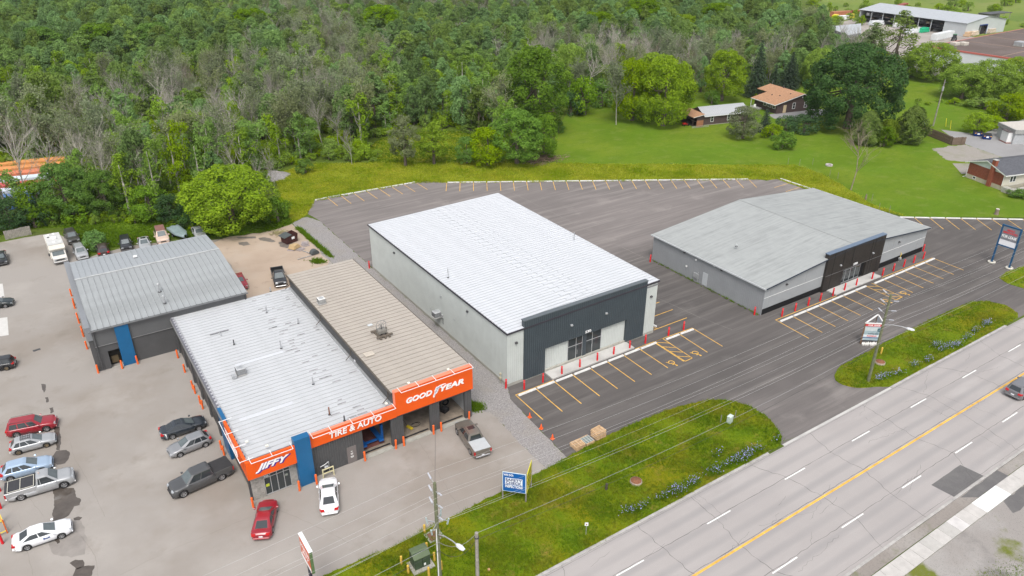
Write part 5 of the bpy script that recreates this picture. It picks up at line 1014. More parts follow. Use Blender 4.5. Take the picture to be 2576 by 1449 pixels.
# ---------------------------------------------------------------- utility poles, wires, lamps
PYL = 39.2
def insulator(x, y, z, s, parent):
    MB().bar((x,y+s*.15,z), (x,y+s*.85,z+.25), .06).build('insulator_arm', M('arm_grey', (.3,.3,.29), .6), parent)
    MB().tube([(x,y+s*.55,z+.14),(x,y+s*1.05,z+.34)], [.085,.06], 8).build('insulator', M('grey_porcelain', (.42,.43,.47), .3, .1), parent)
def street_lamp_arm(x, y, z, ex, ey, parent):
    p = [Vector((x,y,z)), Vector((x+ex*.4,y+ey*.4,z+.35)), Vector((x+ex*.8,y+ey*.8,z+.45)), Vector((x+ex,y+ey,z+.4))]
    MB().tube(p, .045, 8).build('lamp_arm', galv, parent); d = Vector((ex,ey,0)).normalized(); s = Vector((-d.y,d.x,0)); c = p[-1]+d*.35
    vs = []
    for t, w_, zz in ((-.4,.08,.06),(-.2,.17,.1),(.15,.2,.1),(.45,.12,.05)): vs += [c+d*t-s*w_+Z1*-.03, c+d*t-s*w_*.8+Z1*zz, c+d*t+s*w_*.8+Z1*zz, c+d*t+s*w_+Z1*-.03]
    MB().add(vs, [(i*4+j, i*4+(j+1)%4, i*4+4+(j+1)%4, i*4+4+j) for i in range(3) for j in range(4)]+[(0,1,2,3),(15,14,13,12)]).build('lamp_head', M('lamp_head_grey', (.6,.61,.64), .4, .05), parent)
def pole(x, y, h, label, lamp=None, ins=True, mat=None, r=.2, name='utility_pole'):
    root = empty(name, (0,0,0), 0, label, 'utility pole'); MB().tube([(x,y,-.2),(x,y,h)], [r, r*.62], 12).build('pole', mat or wood_pole, root)
    if ins:
        for k, (zl, zr) in enumerate(((h-.15,h-.75), (h-1.35,h-2.0), (h-2.55,h-3.2))): insulator(x, y, zl, 1, root); insulator(x, y, zr, -1, root)
    if lamp: street_lamp_arm(x, y, *lamp, root)
    return root
pl = pole(19.15, PYL, 12.8, 'green-stained utility pole with white insulators beside the green transformer box', (7.6, .55, -2.1))
for dx, dy, z in ((.6,.5,9.1), (-.7,-.5,8.7), (.55,-.7,9.3), (-.5,.6,8.8)): MB().bar((19.15,PYL,z), (19.15+dx,PYL+dy,z), .06).build('cutout_arm', galv, pl); MB().tube([(19.15+dx,PYL+dy,z-.35),(19.15+dx*1.15,PYL+dy*1.15,z+.25)], .07, 8).build('fused_cutout', M('cutout_grey', (.35,.42,.42), .4, .05), pl)
MB().tube([(19.15-.17,PYL-.14,0),(19.15-.14,PYL-.12,8.3)], .045, 6).build('cable_riser', white_m, pl)
pole(77.95, PYL, 11.9, 'weathered utility pole with street lamp on the entrance island', (7.9, .9, -2.3))
pole(137, PYL, 12.0, 'utility pole beyond the right frame edge carrying the road wires', None)
pole(-40, PYL, 12.5, 'utility pole beyond the left frame edge carrying the road wires', None)
sp_ = empty('cable_post', (0,0,0), 0, 'short grey wooden post carrying the low cable beside the road', 'post'); MB().tube([(22.15,38.3,0),(22.15,38.3,6.85)], [.17,.14], 10).build('post', wood_grey, sp_); MB().tube([(22.15,38.3,6.3),(22.15,38.3,6.4)], .2, 10).build('strap', dkgrey, sp_)
def wire(pts, sag, r, label, mt, seg=14):
    mb = MB(); all_ = []
    for a, b in zip(pts[:-1], pts[1:]):
        a = Vector(a); b = Vector(b)
        for i in range(seg): t = i/seg; p = a.lerp(b, t); p.z -= sag*4*t*(1-t); all_.append(p)
    all_.append(Vector(pts[-1])); mb.tube(all_, r, 4, False); tag(mb.build('overhead_wire', mt), label, 'wire', 'overhead wires along the road')
k = 0
for s in (1, -1):
    for j, dz in enumerate((0, 1.2, 2.4)):
        y = PYL+s*1.08; z = (-.15+.34) if s > 0 else (-.75+.34)
        wire([(-40,y,12.5+z-dz), (19.15,y,12.8+z-dz), (77.95,y,11.9+z-dz), (137,y,12+z-dz), (196,y,12+z-dz)], .9, .008, 'thin pale overhead wire on the %s side of the poles, %s from the top' % ('lot' if s > 0 else 'road', ORD[j]), wire_m)
wire([(-40,PYL-.2,9), (19.15,PYL-.2,8.9), (77.95,PYL-.2,7.6), (137,PYL,8), (196,PYL,8)], 1.0, .011, 'pale neutral wire strung below the six insulated wires', wire_m)
wire([(-40,PYL-.2,6.6), (19.15,PYL-.2,6.9), (22.15,38.3,6.8), (77.95,PYL-.2,5.6), (137,PYL,6)], .9, .017, 'thick pale cable crossing the short wooden post', M('cable_grey', (.3,.3,.3), .6, 0))
wire([(-40,PYL-.2,5.9), (19.15,PYL-.2,6.0), (22.15,38.3,6.1), (77.95,PYL-.2,5.0), (137,PYL,5.2)], 1.2, .016, 'lowest dark cable along the road poles', wire_d)
wire([(19.15,PYL,12.2), (28.5,57,7.4)], .5, .012, 'thin dark service wire dropping from the pole toward the tyre shop', wire_d)
fp = G(2342,318); r2 = pole(198.9, 100.8, 11.9, 'leaning grey utility pole with transformer standing on the far lawn', None, False, wood_grey, .19); MB().tube([(198.5,100.6,9.2),(198.5,100.6,10.2)], .25, 10).build('transformer_can', galv, r2); MB().bar((198.9,100.8,11.2),(198.9,100.2,11.4),.06).build('bracket', galv, r2)
# ---------------------------------------------------------------- signs
def post(mb, a, b, w_): mb.bar(a, b, w_)
# blue SAFETY CHECK sign (two panels meeting at a corner post)
pr_ = Vector((31.5, 44.87, 0))
def SZ(x, y): return ((1840+x/7.246)/1.4907, (1700+y/7.246)/1.4907)
lt = G(*SZ(320,490), 3.52); s1 = empty('safety_check_sign', (0,0,0), 0, 'blue sign reading WE DO: SAFETY CHECK INSPECTIONS at the verge edge', 'sign')
e1 = Vector((pr_.x-lt.x, pr_.y-lt.y, 0)); L1 = e1.length; xd = e1.normalized(); nrm = xd.cross(Z1)
sb = M('sign_blue', (.008,.1,.34), .4, .03); lb_ = M('sign_edge', (.62,.72,.76), .4, 0)
def board(par, o, xd, w_, z0, z1, mt, nm, off=0.0, t=.04): o = Vector(o); n = xd.cross(Z1); c = o+xd*w_/2+Z1*((z0+z1)/2)+n*off; return MB().obox(c, xd*w_/2, n*t/2, Z1*(z1-z0)/2).build(nm, mt, par)
o0 = Vector((lt.x, lt.y, 0))
board(s1, o0, xd, L1, 1.17, 3.52, lb_, 'frame'); board(s1, o0+xd*.06, xd, L1-.12, 1.23, 3.46, sb, 'blue_board', .012)
u = L1/650
board(s1, o0+xd*(.075*L1*1.5), xd, L1*.74, 2.08, 2.86, M('sign_white_box', (.72,.76,.82), .4, 0), 'white_box', .03, .02)
fo = o0+nrm*.05
for body, x0, ww, z, hh, mt in (('WE DO:', .05, .42, 3.1, .24, wl), ('SAFETY', .135, .7, 2.5, .31, M('sign_navy', (.03,.05,.16), .4, 0)), ('CHECK', .15, .66, 2.13, .31, MATS['sign_navy']), ('INSPECTIONS', .12, .74, 1.68, .34, wl)): lettering(body, mt, s1, fo+xd*(x0*L1)+Z1*z, xd, Z1, ww*L1, hh, .02, 0, .01)
MB().bar((pr_.x+.05,pr_.y+.06,0), (pr_.x+.05,pr_.y+.06,3.6), .1).build('post', wood_grey, s1); MB().bar((lt.x-nrm.x*.08,lt.y-nrm.y*.08,0), (lt.x-nrm.x*.08,lt.y-nrm.y*.08,3.5), .1).build('post', wood_grey, s1)
s2 = empty('yellow_sign', (0,0,0), 0, 'narrow-looking yellow sign panel set at an angle beside the blue inspection sign', 'sign'); bk = G(*SZ(1110,180), 3.5); o2 = Vector((pr_.x+.12, pr_.y+.02, 0)); e2 = Vector((bk.x-o2.x, bk.y-o2.y, 0)); L2 = e2.length; xd2 = e2.normalized()
board(s2, o2, xd2, L2, 1.1, 3.5, M('sign_yellow', (.75,.68,.04), .4, .05), 'yellow_board'); sk_ = M('sign_smudge', (.16,.14,.03), .5, 0)
for k, (z, hh) in enumerate(((2.9,.4), (2.2,.5), (1.6,.4))):
    n2 = xd2.cross(Z1); mb = MB()
    for q in range(6): mb.obox(o2+xd2*(L2*(.12+.14*q))+Z1*(z+.05*(q%2))+n2*.03, xd2*L2*.045, n2*.008, Z1*hh*.4)
    mb.build('lettering', sk_, s2)
MB().bar(tuple(Vector((bk.x,bk.y,0))), (bk.x,bk.y,3.2), .1).build('post', wood_grey, s2)
# corner pylon
py = empty('pylon_sign', (0,0,0), 0, 'white-topped lightbox sign with orange face beside the shop driveway', 'sign'); green_s = M('pylon_green', (.1,.16,.07), .5, .08)
MB().box(10.47, 10.72, 44.45, 46.85, 3.6, 5.96).build('lightbox', green_s, py); MB().box(10.43, 10.76, 44.4, 46.9, 5.96, 6.02).build('top_cap', M('cap_white', (.72,.74,.74), .4, .04), py)
MB().box(10.455, 10.468, 44.5, 46.8, 3.7, 5.9).build('orange_face', M('face_orange', (.65,.1,.03), .4, .05), py)
lettering('GOODYEAR', wl, py, (10.45, 46.7, 5.0), -Y1, Z1, 2.1, .35, .03, .1, .004); lettering('JIFFY', wl, py, (10.45, 46.5, 4.25), -Y1, Z1, 1.7, .5, .03, .3, .004); MB().box(10.44, 10.452, 44.5, 46.8, 3.7, 4.05).build('white_strip', wl, py)
MB().box(10.52, 10.68, 45.4, 45.9, 0, 3.6).build('post', M('pylon_navy', (.02,.02,.04), .5, 0), py)
# blue framed FOR LEASE sign
fl = empty('lease_sign', (0,0,0), 0, 'tall blue-framed sign reading NEWLY RENOVATED FOR LEASE on two posts', 'sign'); bl = M('sign_frame_blue', (.012,.075,.17), .45, .05)
P0, P1 = Vector((125.35,48.65,0)), Vector((125.4,45.95,0)); xd = (P1-P0).normalized(); nn_ = xd.cross(Z1)
for p in (P0, P1): MB().bar(p, p+Z1*6.75, .22).build('post', bl, fl); MB().tube([(p.x+.42*math.cos(a), p.y+.42*math.sin(a), .16) for a in np.linspace(0, 2*PI, 19)], .17, 8, False).build('base_ring', M('base_concrete', (.5,.48,.42), .9, .1), fl)
W2 = (P1-P0).length
for z in (6.62, 3.35): MB().bar(P0+Z1*z, P1+Z1*z, .2).build('crossbar', bl, fl)
board(fl, P0+xd*.12, xd, W2-.24, 4.35, 6.5, M('sign_grey', (.2,.205,.225), .4, .03), 'grey_board', 0, .12); board(fl, P0+xd*.12, xd, W2-.24, 3.45, 4.3, M('sign_blank_white', (.72,.72,.75), .4, .03), 'white_board', 0, .12)
rd = M('sign_red', (.62,.03,.04), .4, 0); fo = P0+nn_*.075
for body, x0, ww, z, hh, mt in (('NEWLY', .78, 1.15, 5.85, .34, rd), ('RENOVATED', .3, 2.1, 5.42, .34, rd), ('FOR LEASE', .27, 2.15, 4.72, .46, wl)): lettering(body, mt, fl, fo+xd*x0+Z1*z, xd, Z1, ww, hh, .03, 0, .008)
# agent's triangular sign on the entrance island
tr_ = empty('agent_sign', (0,0,0), 0, 'triangular white-framed wooden FOR LEASE hoarding with building picture, beside the pole', 'sign')
Q0, Q1 = Vector((85.0,45.0,0)), Vector((86.84,43.57,0)); xd = (Q1-Q0).normalized(); nn_ = xd.cross(Z1); W3 = (Q1-Q0).length
def PZ(x, y): return ((3200+x/4.529)/1.4907, (1160+y/4.529)/1.4907)
ap = G(*PZ(420,95), 3.1); Q2 = Vector((ap.x, ap.y, 0)); wf = M('white_timber', (.66,.65,.63), .6, .08, 3)
for a, b in ((Q0,Q1), (Q1,Q2), (Q2,Q0)): MB().bar(a+Z1*3.15, b+Z1*3.15, .16, .12).build('top_rail', wf, tr_)
for p in (Q0, Q1, Q2): MB().bar(p, p+Z1*3.1, .14).build('post', M('brown_timber', (.2,.12,.075), .8, .2, 4), tr_)
yd = (Q2-Q1).normalized(); board(tr_, Q1, yd, (Q2-Q1).length, .6, 3.05, M('back_white', (.55,.58,.62), .5, .1), 'side_board')
board(tr_, Q0, xd, W3, .62, 3.05, M('agent_bluegrey', (.3,.38,.42), .45, .15, 2), 'picture_board'); board(tr_, Q0+xd*.02, xd, W3-.04, 2.72, 3.04, rd, 'red_band', .03, .02)
lettering('FOR LEASE', wl, tr_, Q0+nn_*.045+xd*.42+Z1*2.78, xd, Z1, W3-.85, .2, .03, 0, .006)
board(tr_, Q0+xd*.1, xd, W3*.72, 2.05, 2.55, M('pic_white', (.5,.55,.57), .5, .1, 3), 'picture_wall', .03, .02); board(tr_, Q0+xd*(W3*.72), xd, W3*.2, 1.95, 2.45, M('pic_dark', (.06,.13,.16), .5, .1), 'picture_entry', .035, .02)
board(tr_, Q0+xd*.02, xd, W3-.04, 1.1, 1.46, M('pic_pale', (.58,.62,.66), .5, .04), 'pale_band', .03, .02); board(tr_, Q0+xd*.02, xd, W3-.04, .98, 1.08, M('band_navy', (.05,.1,.25), .5, 0), 'navy_band', .03, .02)
lettering('613 930 2600', MATS['pic_dark'], tr_, Q0+nn_*.05+xd*.6+Z1*1.53, xd, Z1, W3-1.0, .2, .01, 0, .006); lettering('RE/MAX', rd, tr_, Q0+nn_*.05+xd*.55+Z1*1.18, xd, Z1, W3-1.1, .2, .025, 0, .006)
for k in range(9): MB().obox(Q0+xd*(.2+.24*k)+nn_*(.25+random.uniform(-.1,.15))+Z1*(.14+random.uniform(0,.12)), Vector((.18,random.uniform(-.1,.1),.05)), Vector((.05,.14,.06)), Vector((0,.02,.1))).build('sandbag', M('white_bag', (.55,.53,.5), .8, .15, 4), tr_)
# small kerbside sign
ks = empty('marker_sign', (33.77, 38.44, .05), R_(-35), 'small white marker sign on a thin post at the verge', 'sign'); MB().bar((0,0,0),(0,0,1.45),.05).build('post', galv, ks); MB().box(-.16,.16,-.03,-.01,1.12,1.5).build('plate', wl, ks); MB().box(-.06,.06,-.04,-.03,1.22,1.36).build('symbol', rust, ks)
# ---------------------------------------------------------------- small things on the verge and lot
tx = empty('transformer_box', (19.5, 43.55, .07), R_(-2), 'dark green pad-mounted transformer box on a concrete pad', 'transformer'); tg = M('transformer_green', (.045,.07,.04), .5, .12, 2)
MB().box(-1.0,1.0,-.85,.75,0,.14).build('concrete_pad', found_m, tx); MB().bevbox(-.72,.72,-.1,.6,.14,1.65,.03).build('tank', tg, tx)
sideprof('cover', [(-.74,1.3),(.0,1.72),(.74,1.72),(.74,1.62),(0,1.6),(-.74,1.2)], .0, tg, tx) if False else MB().add([(-.76,-.5,1.35),(.76,-.5,1.35),(.76,.1,1.72),(-.76,.1,1.72),(-.76,.64,1.72),(.76,.64,1.72),(-.76,-.5,1.28),(.76,-.5,1.28),(.76,.64,1.62),(-.76,.64,1.62)], [(0,1,2,3),(3,2,5,4),(6,7,1,0),(4,5,8,9),(0,3,4,9,6),(1,7,8,5,2)]).build('hood', M('transformer_hood', (.09,.12,.065), .5, .1, 2), tx)
for s_ in (-1,1): MB().bevbox(s_*.36-.34,s_*.36+.34,-.48,-.1,.14,1.3,.03).build('cabinet_door', tg, tx)
MB().box(.12,.3,-.49,-.482,.35,.6).build('warning_label', wl, tx)
for k in range(5): MB().box(-.5+.25*k-.03,-.5+.25*k+.03,.6,.72,.3,1.4).build('cooling_fin', tg, tx)
pp = G(*B2(1345,1150)); mp = empty('earth_patch', (pp.x, pp.y, .075), 0, 'square brown access cover on concrete beside the utility pole', 'access cover'); MB().box(-.75,.75,-.65,.65,0,.06).build('surround', found_m, mp); MB().box(-.55,.5,-.5,.45,.06,.1).build('cover', M('brown_cover', (.17,.09,.06), .8, .15, 2), mp)
def manhole(p, label):
    r = empty('manhole', p, 0, label, 'manhole'); MB().lathe([(.62,0),(.6,.24),(.52,.27)], 18).build('concrete_ring', M('ring_concrete', (.3,.25,.2), .9, .2, 2), r); MB().lathe([(.55,.26),(.46,.32),(.44,.36),(.02,.38)], 18).build('lid', rust, r); MB().box(-.1,.1,-.02,.02,.375,.39).build('lid_handle', dkgrey, r)
p = G(*B3(935,745)); manhole((p.x,p.y,.05), 'raised concrete manhole with rusty lid on the long verge'); p = G(*PZ(450,920)); manhole((p.x,p.y,.05), 'raised manhole with rusty lid on the entrance island beside the pole')
ub = empty('utility_box', (57.55, 42.75, .06), .2, 'pale green telecom pedestal box on the verge', 'utility box'); MB().bevbox(-.3,.3,-.22,.22,0,.85,.03).build('cabinet', M('pale_green_box', (.42,.5,.45), .5, .05), ub); MB().bevbox(-.33,.33,-.25,.25,.85,.95,.03).build('lid', M('box_lid', (.5,.57,.53), .5, .05), ub)
for dx, dy, l in ((-.9,.5,'thin grey stake left of the telecom box'), (1.1,.2,'thin grey stake right of the telecom box')): st = empty('marker_stake', (57.55+dx,42.75+dy,.06), 0, l, 'stake'); MB().bar((0,0,0),(0,0,1.1),.06).build('stake', wood_grey, st)
st = empty('wooden_stub', (39.15, 42.0, .06), 0, 'short dark wooden stub post near the raised manhole', 'post'); MB().tube([(0,0,0),(.02,0,.75)], [.14,.12], 8).build('stub', M('dark_stub', (.08,.07,.05), .9, .2, 4), st)
rk_ = empty('orange_stone', (*G(*B2(1757,1408))[:2], .07), 0, 'small orange stone lying in the verge grass', 'stone'); MB().lathe([(.12,0),(.14,.08),(.08,.18),(.02,.22)], 7).build('stone', M('orange_stone', (.5,.3,.15), .9, .1), rk_)
for i, p in enumerate(((39.5,55.77), (39.4,53.4), (39.4,51.3))):
    cn = empty('traffic_cone', (*p, .02), random.uniform(0,1), 'orange traffic cone at the asphalt edge, %s from the building' % ORD[i], 'traffic cone', 'cones along the gravel edge'); MB().box(-.19,.19,-.19,.19,0,.04).build('base', org_b, cn); MB().lathe([(.15,.04),(.035,.62),(.02,.64)], 12).build('cone', M('cone_orange', (.75,.1,.02), .5, .05), cn)
pw_ = M('pallet_wood', (.5,.34,.2), .8, .2, 3, isl=.15)
def pallet_mesh(L=1.25, Wd=1.1):
    mb = MB()
    for i in range(6): mb.box(-L/2, L/2, -Wd/2+i*(Wd-.1)/5, -Wd/2+i*(Wd-.1)/5+.1, .11, .13)
    for i in range(3): mb.box(-L/2+i*(L-.1)/2, -L/2+i*(L-.1)/2+.1, -Wd/2, Wd/2, .025, .11)
    for i in range(3): mb.box(-L/2, L/2, -Wd/2+i*(Wd-.12)/2, -Wd/2+i*(Wd-.12)/2+.12, 0, .025)
    return mb
pal = pallet_mesh().mesh('pallet', pw_); 
for (x, y), n, wh in (((40.85,48.75), 4, 'left-hand stack at the verge'), ((43.75,48.85), 7, 'taller right-hand stack at the verge')):
    for k in range(n):
        o = link('pallet', pal); o.location = (x+random.uniform(-.05,.05), y+random.uniform(-.05,.05), .025+.135*k); o.rotation_euler[2] = R_(2)+random.uniform(-.06,.06); tag(o, 'pale wooden pallet in the %s, %s from the ground' % (wh, ORD[k]), 'pallet', 'wooden pallets at the verge')
gl = empty('glass_crate', (42.2, 48.85, .03), .03, 'low grey-green crate of glass between the two pallet stacks', 'crate'); MB().box(-.55,.55,-.6,.6,.02,.3).build('load', M('glass_green', (.18,.22,.21), .2, .1), gl)
for x in (-.5,-.17,.17,.5): MB().box(x-.04,x+.04,-.62,.62,.3,.34).build('slat', M('grey_slat', (.38,.38,.36), .7, .1), gl)
for y in (-.58,.58): MB().box(-.56,.56,y-.04,y+.04,.0,.34).build('rail', pw_, gl)
# yard clutter beside the gravel
dq_ = G(*C6(265,385)); dm = empty('waste_skip', (dq_.x, dq_.y+.6, .02), R_(14), 'dark brown waste skip with black lid half open', 'waste skip'); skm = M('skip_brown', (.06,.022,.02), .7, .3, 3)
vs = [(-1.1,-.8,.1),(1.0,-.8,.1),(1.0,.8,.1),(-1.1,.8,.1),(-1.1,-.95,1.3),(1.1,-.95,1.55),(1.1,.95,1.55),(-1.1,.95,1.3)]; MB().add(vs, [(3,2,1,0),(0,1,5,4),(1,2,6,5),(2,3,7,6),(3,0,4,7)]).build('container', skm, dm)
MB().obox((-.75,0,1.42), Vector((.75,0,.12)), Vector((0,.95,0)), Vector((-.01,0,.04))).build('lid', M('lid_grey', (.07,.08,.08), .5, .1), dm); MB().box(.1,1.0,-.75,.75,.5,.52).build('inside', rust, dm); MB().box(-.1,.45,-.94,-.9,.75,1.15).build('notice', wl, dm)
cb = G(*C6(290,430)); bx_ = empty('cardboard_box', (cb.x, cb.y, .02), .6, 'crumpled tan cardboard bale on the pallets beside the skip', 'cardboard'); MB().add([(-.8,-.6,.2),(.8,-.7,.2),(.9,.6,.2),(-.7,.7,.2),(-.6,-.5,.75),(.5,-.55,.85),(.6,.45,.7),(-.5,.5,.9),(0,0,.78)], [(0,1,5,4),(1,2,6,5),(2,3,7,6),(3,0,4,7),(4,5,8),(5,6,8),(6,7,8),(7,4,8)]).build('bale', M('cardboard', (.42,.3,.16), .9, .12, 3), bx_)
gpal = pallet_mesh().mesh('pallet', M('grey_pallet', (.33,.29,.29), .9, .2, 3))
for i, (q, l) in enumerate(((C6(335,435), 'grey pallet lying before the cardboard bale'), (C6(270,435), 'grey pallet under the cardboard bale'), (C6(370,395), 'grey pallet stacked behind the cardboard bale'), (C6(372,403), 'grey pallet under the rear stack by the skip'))): p = G(*q); o = link('pallet', gpal); o.location = (p.x, p.y, .02+(.14 if i == 2 else 0)); o.rotation_euler[2] = .5+i*.35; tag(o, l, 'pallet', 'grey pallets by the skip')
tk = G(*C6(442,470)); tn = empty('tank_trailer', (tk.x, tk.y, .02), R_(10), 'dark grey plastic fender tub with silver frame arms near the gravel', 'trailer'); vs = []
for i, t in enumerate(np.linspace(0, PI, 9)): vs += [(-.7*math.cos(t), -.45, .15+.7*math.sin(t)), (-.7*math.cos(t), .45, .15+.7*math.sin(t))]
MB().add(vs, [(2*i,2*i+1,2*i+3,2*i+2) for i in range(8)], True).add(vs[0::2], [tuple(range(9))]).build('fender', M('tub_grey', (.075,.082,.085), .5, .08), tn); MB().bar((-.6,-.3,.1),(-3.2,-.2,.15),.09).build('frame_arm', galv, tn); MB().bar((-.4,.4,.1),(-.9,2.3,.15),.09).build('frame_arm', galv, tn)
fp_ = tag(empty('debris_heap', (*G(*C6(170,315))[:2], .02), 0, 'heap of yellowed cut branches behind the waste skip', 'brush heap')); mb = MB(); random.seed(5)
for k in range(70): a = random.uniform(0,6.3); q = Vector((random.gauss(0,.7), random.gauss(0,.5), random.uniform(.05,.5))); mb.bar(q, q+Vector((math.cos(a)*.7, math.sin(a)*.7, random.uniform(-.1,.25))), .05)
tag(mb.build('branches', M('yellow_brush', (.32,.29,.15), .9, .2, 3, isl=.3), fp_), kind='stuff')
p = G(*C6(-110,845+0)); 
bp = G(*C3(250,1210)); bh = tag(empty('brush_pile', (bp.x, bp.y, .02), 0, 'brown heap of brush and dead branches at the lawn corner', 'brush heap')); mb = MB()
for k in range(420):
    a = random.uniform(0,6.3); rr_ = abs(random.gauss(0,1)); q = Vector((random.gauss(0,2.1), random.gauss(0,1.3), 0)); q.z = max(.05, 1.5*math.exp(-(q.x/2.6)**2-(q.y/1.7)**2)*random.uniform(.3,1)); mb.bar(q, q+Vector((math.cos(a)*1.0, math.sin(a)*1.0, random.uniform(-.3,.3))), random.uniform(.03,.09))
tag(mb.build('branches', M('brush_brown', (.2,.145,.1), .95, .2, 3, isl=.4), bh), kind='stuff')
gp = G(*(680,447)); gh_ = tag(empty('gravel_heap', (gp.x, gp.y, 0), 0, 'low heap of grey gravel at the edge of the trees', 'gravel heap')); vs = []; fs = []; n = 16
for i in range(7):
    rr_ = 3.6*(1-i/6.2); zz = 1.5*(i/6)**.8
    for k in range(n): a = 2*PI*k/n; q = rr_*random.uniform(.88,1.1); vs.append((q*1.3*math.cos(a), q*.8*math.sin(a), zz*random.uniform(.9,1.1)))
fs = [(i*n+k, i*n+(k+1)%n, (i+1)*n+(k+1)%n, (i+1)*n+k) for i in range(6) for k in range(n)]+[tuple(range(6*n, 7*n))]
MB().add(vs, fs, False).build('heap', gravel_m, gh_)
# red and yellow framed racks at the left frame edge
lr = empty('storage_rack', (*G(*B1(-18,1110))[:2], .02), R_(10), 'yellow-framed rack at the left frame edge near the white sedan', 'rack')
for x in (-.5,.6):
    for y in (-.9,.9): MB().bar((x,y,0),(x,y,1.6),.1).build('upright', M('rack_orange', (.6,.12,.02), .5, .05), lr)
for z in (.3,1.5):
    for y in (-.9,.9): MB().bar((-.5,y,z),(.6,y,z),.08).build('rail', M('rack_yellow', (.65,.5,.08), .5, .05), lr)
    MB().bar((.6,-.9,z),(.6,.9,z),.08).build('rail', MATS['rack_yellow'], lr)
pf = empty('picket_fence', (0,0,0), 0, 'weathered grey board fence beside the motorhome under the trees', 'fence')
a, b = Vector(G(*E8(110,415))), Vector(G(*E8(620,305))); n = 16
for i in range(n): p = a.lerp(b, (i+.5)/n); d = (b-a).normalized(); MB().obox(p+Z1*.8, d*((b-a).length/n/2-.01), Vector((-d.y,d.x,0))*.015, Z1*(.8+random.uniform(-.05,.05))).build('board', wood_grey, pf)
for z in (.4,1.2): MB().bar(a+Z1*z+Vector((0,.04,0)), b+Z1*z+Vector((0,.04,0)), .08).build('rail', wood_grey, pf)
# ---------------------------------------------------------------- houses and far buildings
brown = M('brown_siding', (.075,.052,.048), .7, .12, 1.2); shingle = M('tan_shingle', (.36,.2,.115), .85, .22, 2.5, fine=.25); tin = streaky('tin_roof', (.4,.41,.42), (.3,.31,.32), (2,.3,1), .6, .5, .2)
def lap_wall(par, x0, x1, y, z0, z1, mt, out=-1, nm='siding_board', h=.22):
    n = max(1, int((z1-z0)/h))
    for i in range(n): a = z0+(z1-z0)*i/n; b = z0+(z1-z0)*(i+1)/n; MB().add([(x0,y,b),(x1,y,b),(x1,y+out*.03,a),(x0,y+out*.03,a),(x0,y,a),(x1,y,a)], [(3,2,1,0) if out < 0 else (0,1,2,3), (4,5,2,3)]).build(nm, mt, par)
def win(par, x, z, w_, h, y, out=-1, axis='x', mull=True):
    f = empty('window'); f.parent = par; y0, y1 = (y+out*.06, y) if out < 0 else (y, y+out*.06)
    def bx(a, b, c, d, e, g, nm, mt):
        (MB().box(a, b, min(c,d), max(c,d), e, g) if axis == 'x' else MB().box(min(c,d), max(c,d), a, b, e, g)).build(nm, mt, f)
    t = .09
    bx(x-w_/2, x+w_/2, y, y+out*.03, z, z+h, 'pane', glass_dk)
    for a, b, e, g in ((x-w_/2-t, x-w_/2, z-t, z+h+t), (x+w_/2, x+w_/2+t, z-t, z+h+t), (x-w_/2, x+w_/2, z-t, z), (x-w_/2, x+w_/2, z+h, z+h+t)): bx(a, b, y, y+out*.06, e, g, 'frame', white_m)
    if mull: bx(x-w_/2, x+w_/2, y+out*.031, y+out*.045, z+h/2-.025, z+h/2+.025, 'mullion', white_m)
hs_ = empty('brown_house', (174.0, 131.2, 0), R_(-10.5), 'brown clapboard bungalow with tan shingle roof', 'house')
MB().box(.05, 11.55, .05, 9.3, 0, 2.5).build('wall', brown, hs_); MB().box(4.6, 11.5, 9.3, 13.4, 0, 2.9).build('rear_wall', brown, hs_)
gab = [(0,2.45),(11.6,3.15),(8.7,4.75)]
MB().add([(0,0,2.4),(11.6,0,2.4),(11.6,0,3.1),(8.7,0,4.72),(0,0,2.5)], [(0,1,2,3,4)]).build('gable', brown, hs_); MB().box(11.4, 11.58, .02, 13.3, 2.4, 3.1).build('wall', brown, hs_)
lap_wall(hs_, .02, 3.5, .02, .1, 2.5, brown); lap_wall(hs_, 4.5, 11.58, .02, .1, 2.5, brown)
def roof_slab(par, x0, z0, x1, z1, y0, y1, mt, nm, t=.14): return MB().add([(x0,y0,z0),(x1,y0,z1),(x1,y1,z1),(x0,y1,z0),(x0,y0,z0+t),(x1,y0,z1+t),(x1,y1,z1+t),(x0,y1,z0+t)], [(3,2,1,0),(4,5,6,7),(0,1,5,4),(1,2,6,5),(2,3,7,6),(3,0,4,7)]).build(nm, mt, par)
rf = empty('roof'); rf.parent = hs_
roof_slab(rf, -1.25, 2.5, 8.7, 4.75, -.45, 9.5, shingle, 'shingle_slope'); roof_slab(rf, 4.2, 3.735, 8.7, 4.75, 9.5, 13.8, shingle, 'shingle_slope'); roof_slab(rf, 12.5, 2.75, 8.7, 4.752, -.45, 13.8, shingle, 'shingle_slope')
MB().add([(-1.25,-.5,2.42),(8.7,-.5,4.68),(8.7,-.5,4.9),(-1.25,-.5,2.64)], [(0,1,2,3)]).build('barge_board', white_m, rf); MB().add([(8.7,-.5,4.68),(12.5,-.5,2.68),(12.5,-.5,2.9),(8.7,-.5,4.9)], [(0,1,2,3)]).build('barge_board', white_m, rf); MB().box(-1.32,-1.25,-.45,9.5,2.46,2.64).build('gutter', white_m, rf)
for x, y in ((4,4),(3.2,6.2),(6.5,2.6)): MB().box(x-.15,x+.15,y-.15,y+.15,2.5+(x+1.25)*.226+.12,2.5+(x+1.25)*.226+.3).build('roof_vent', dkgrey, rf)
MB().tube([(8.6,8,4.7),(8.6,8,5.4)], [.25,.2], 8).build('chimney', dkgrey, rf); MB().bar((8.4,12.5,4.7),(8.4,12.5,6.2),.05).build('aerial', galv, rf)
MB().box(2.3,3.3,-.06,.0,.1,2.2).build('door', M('tan_door', (.5,.4,.25), .5, .05), hs_)
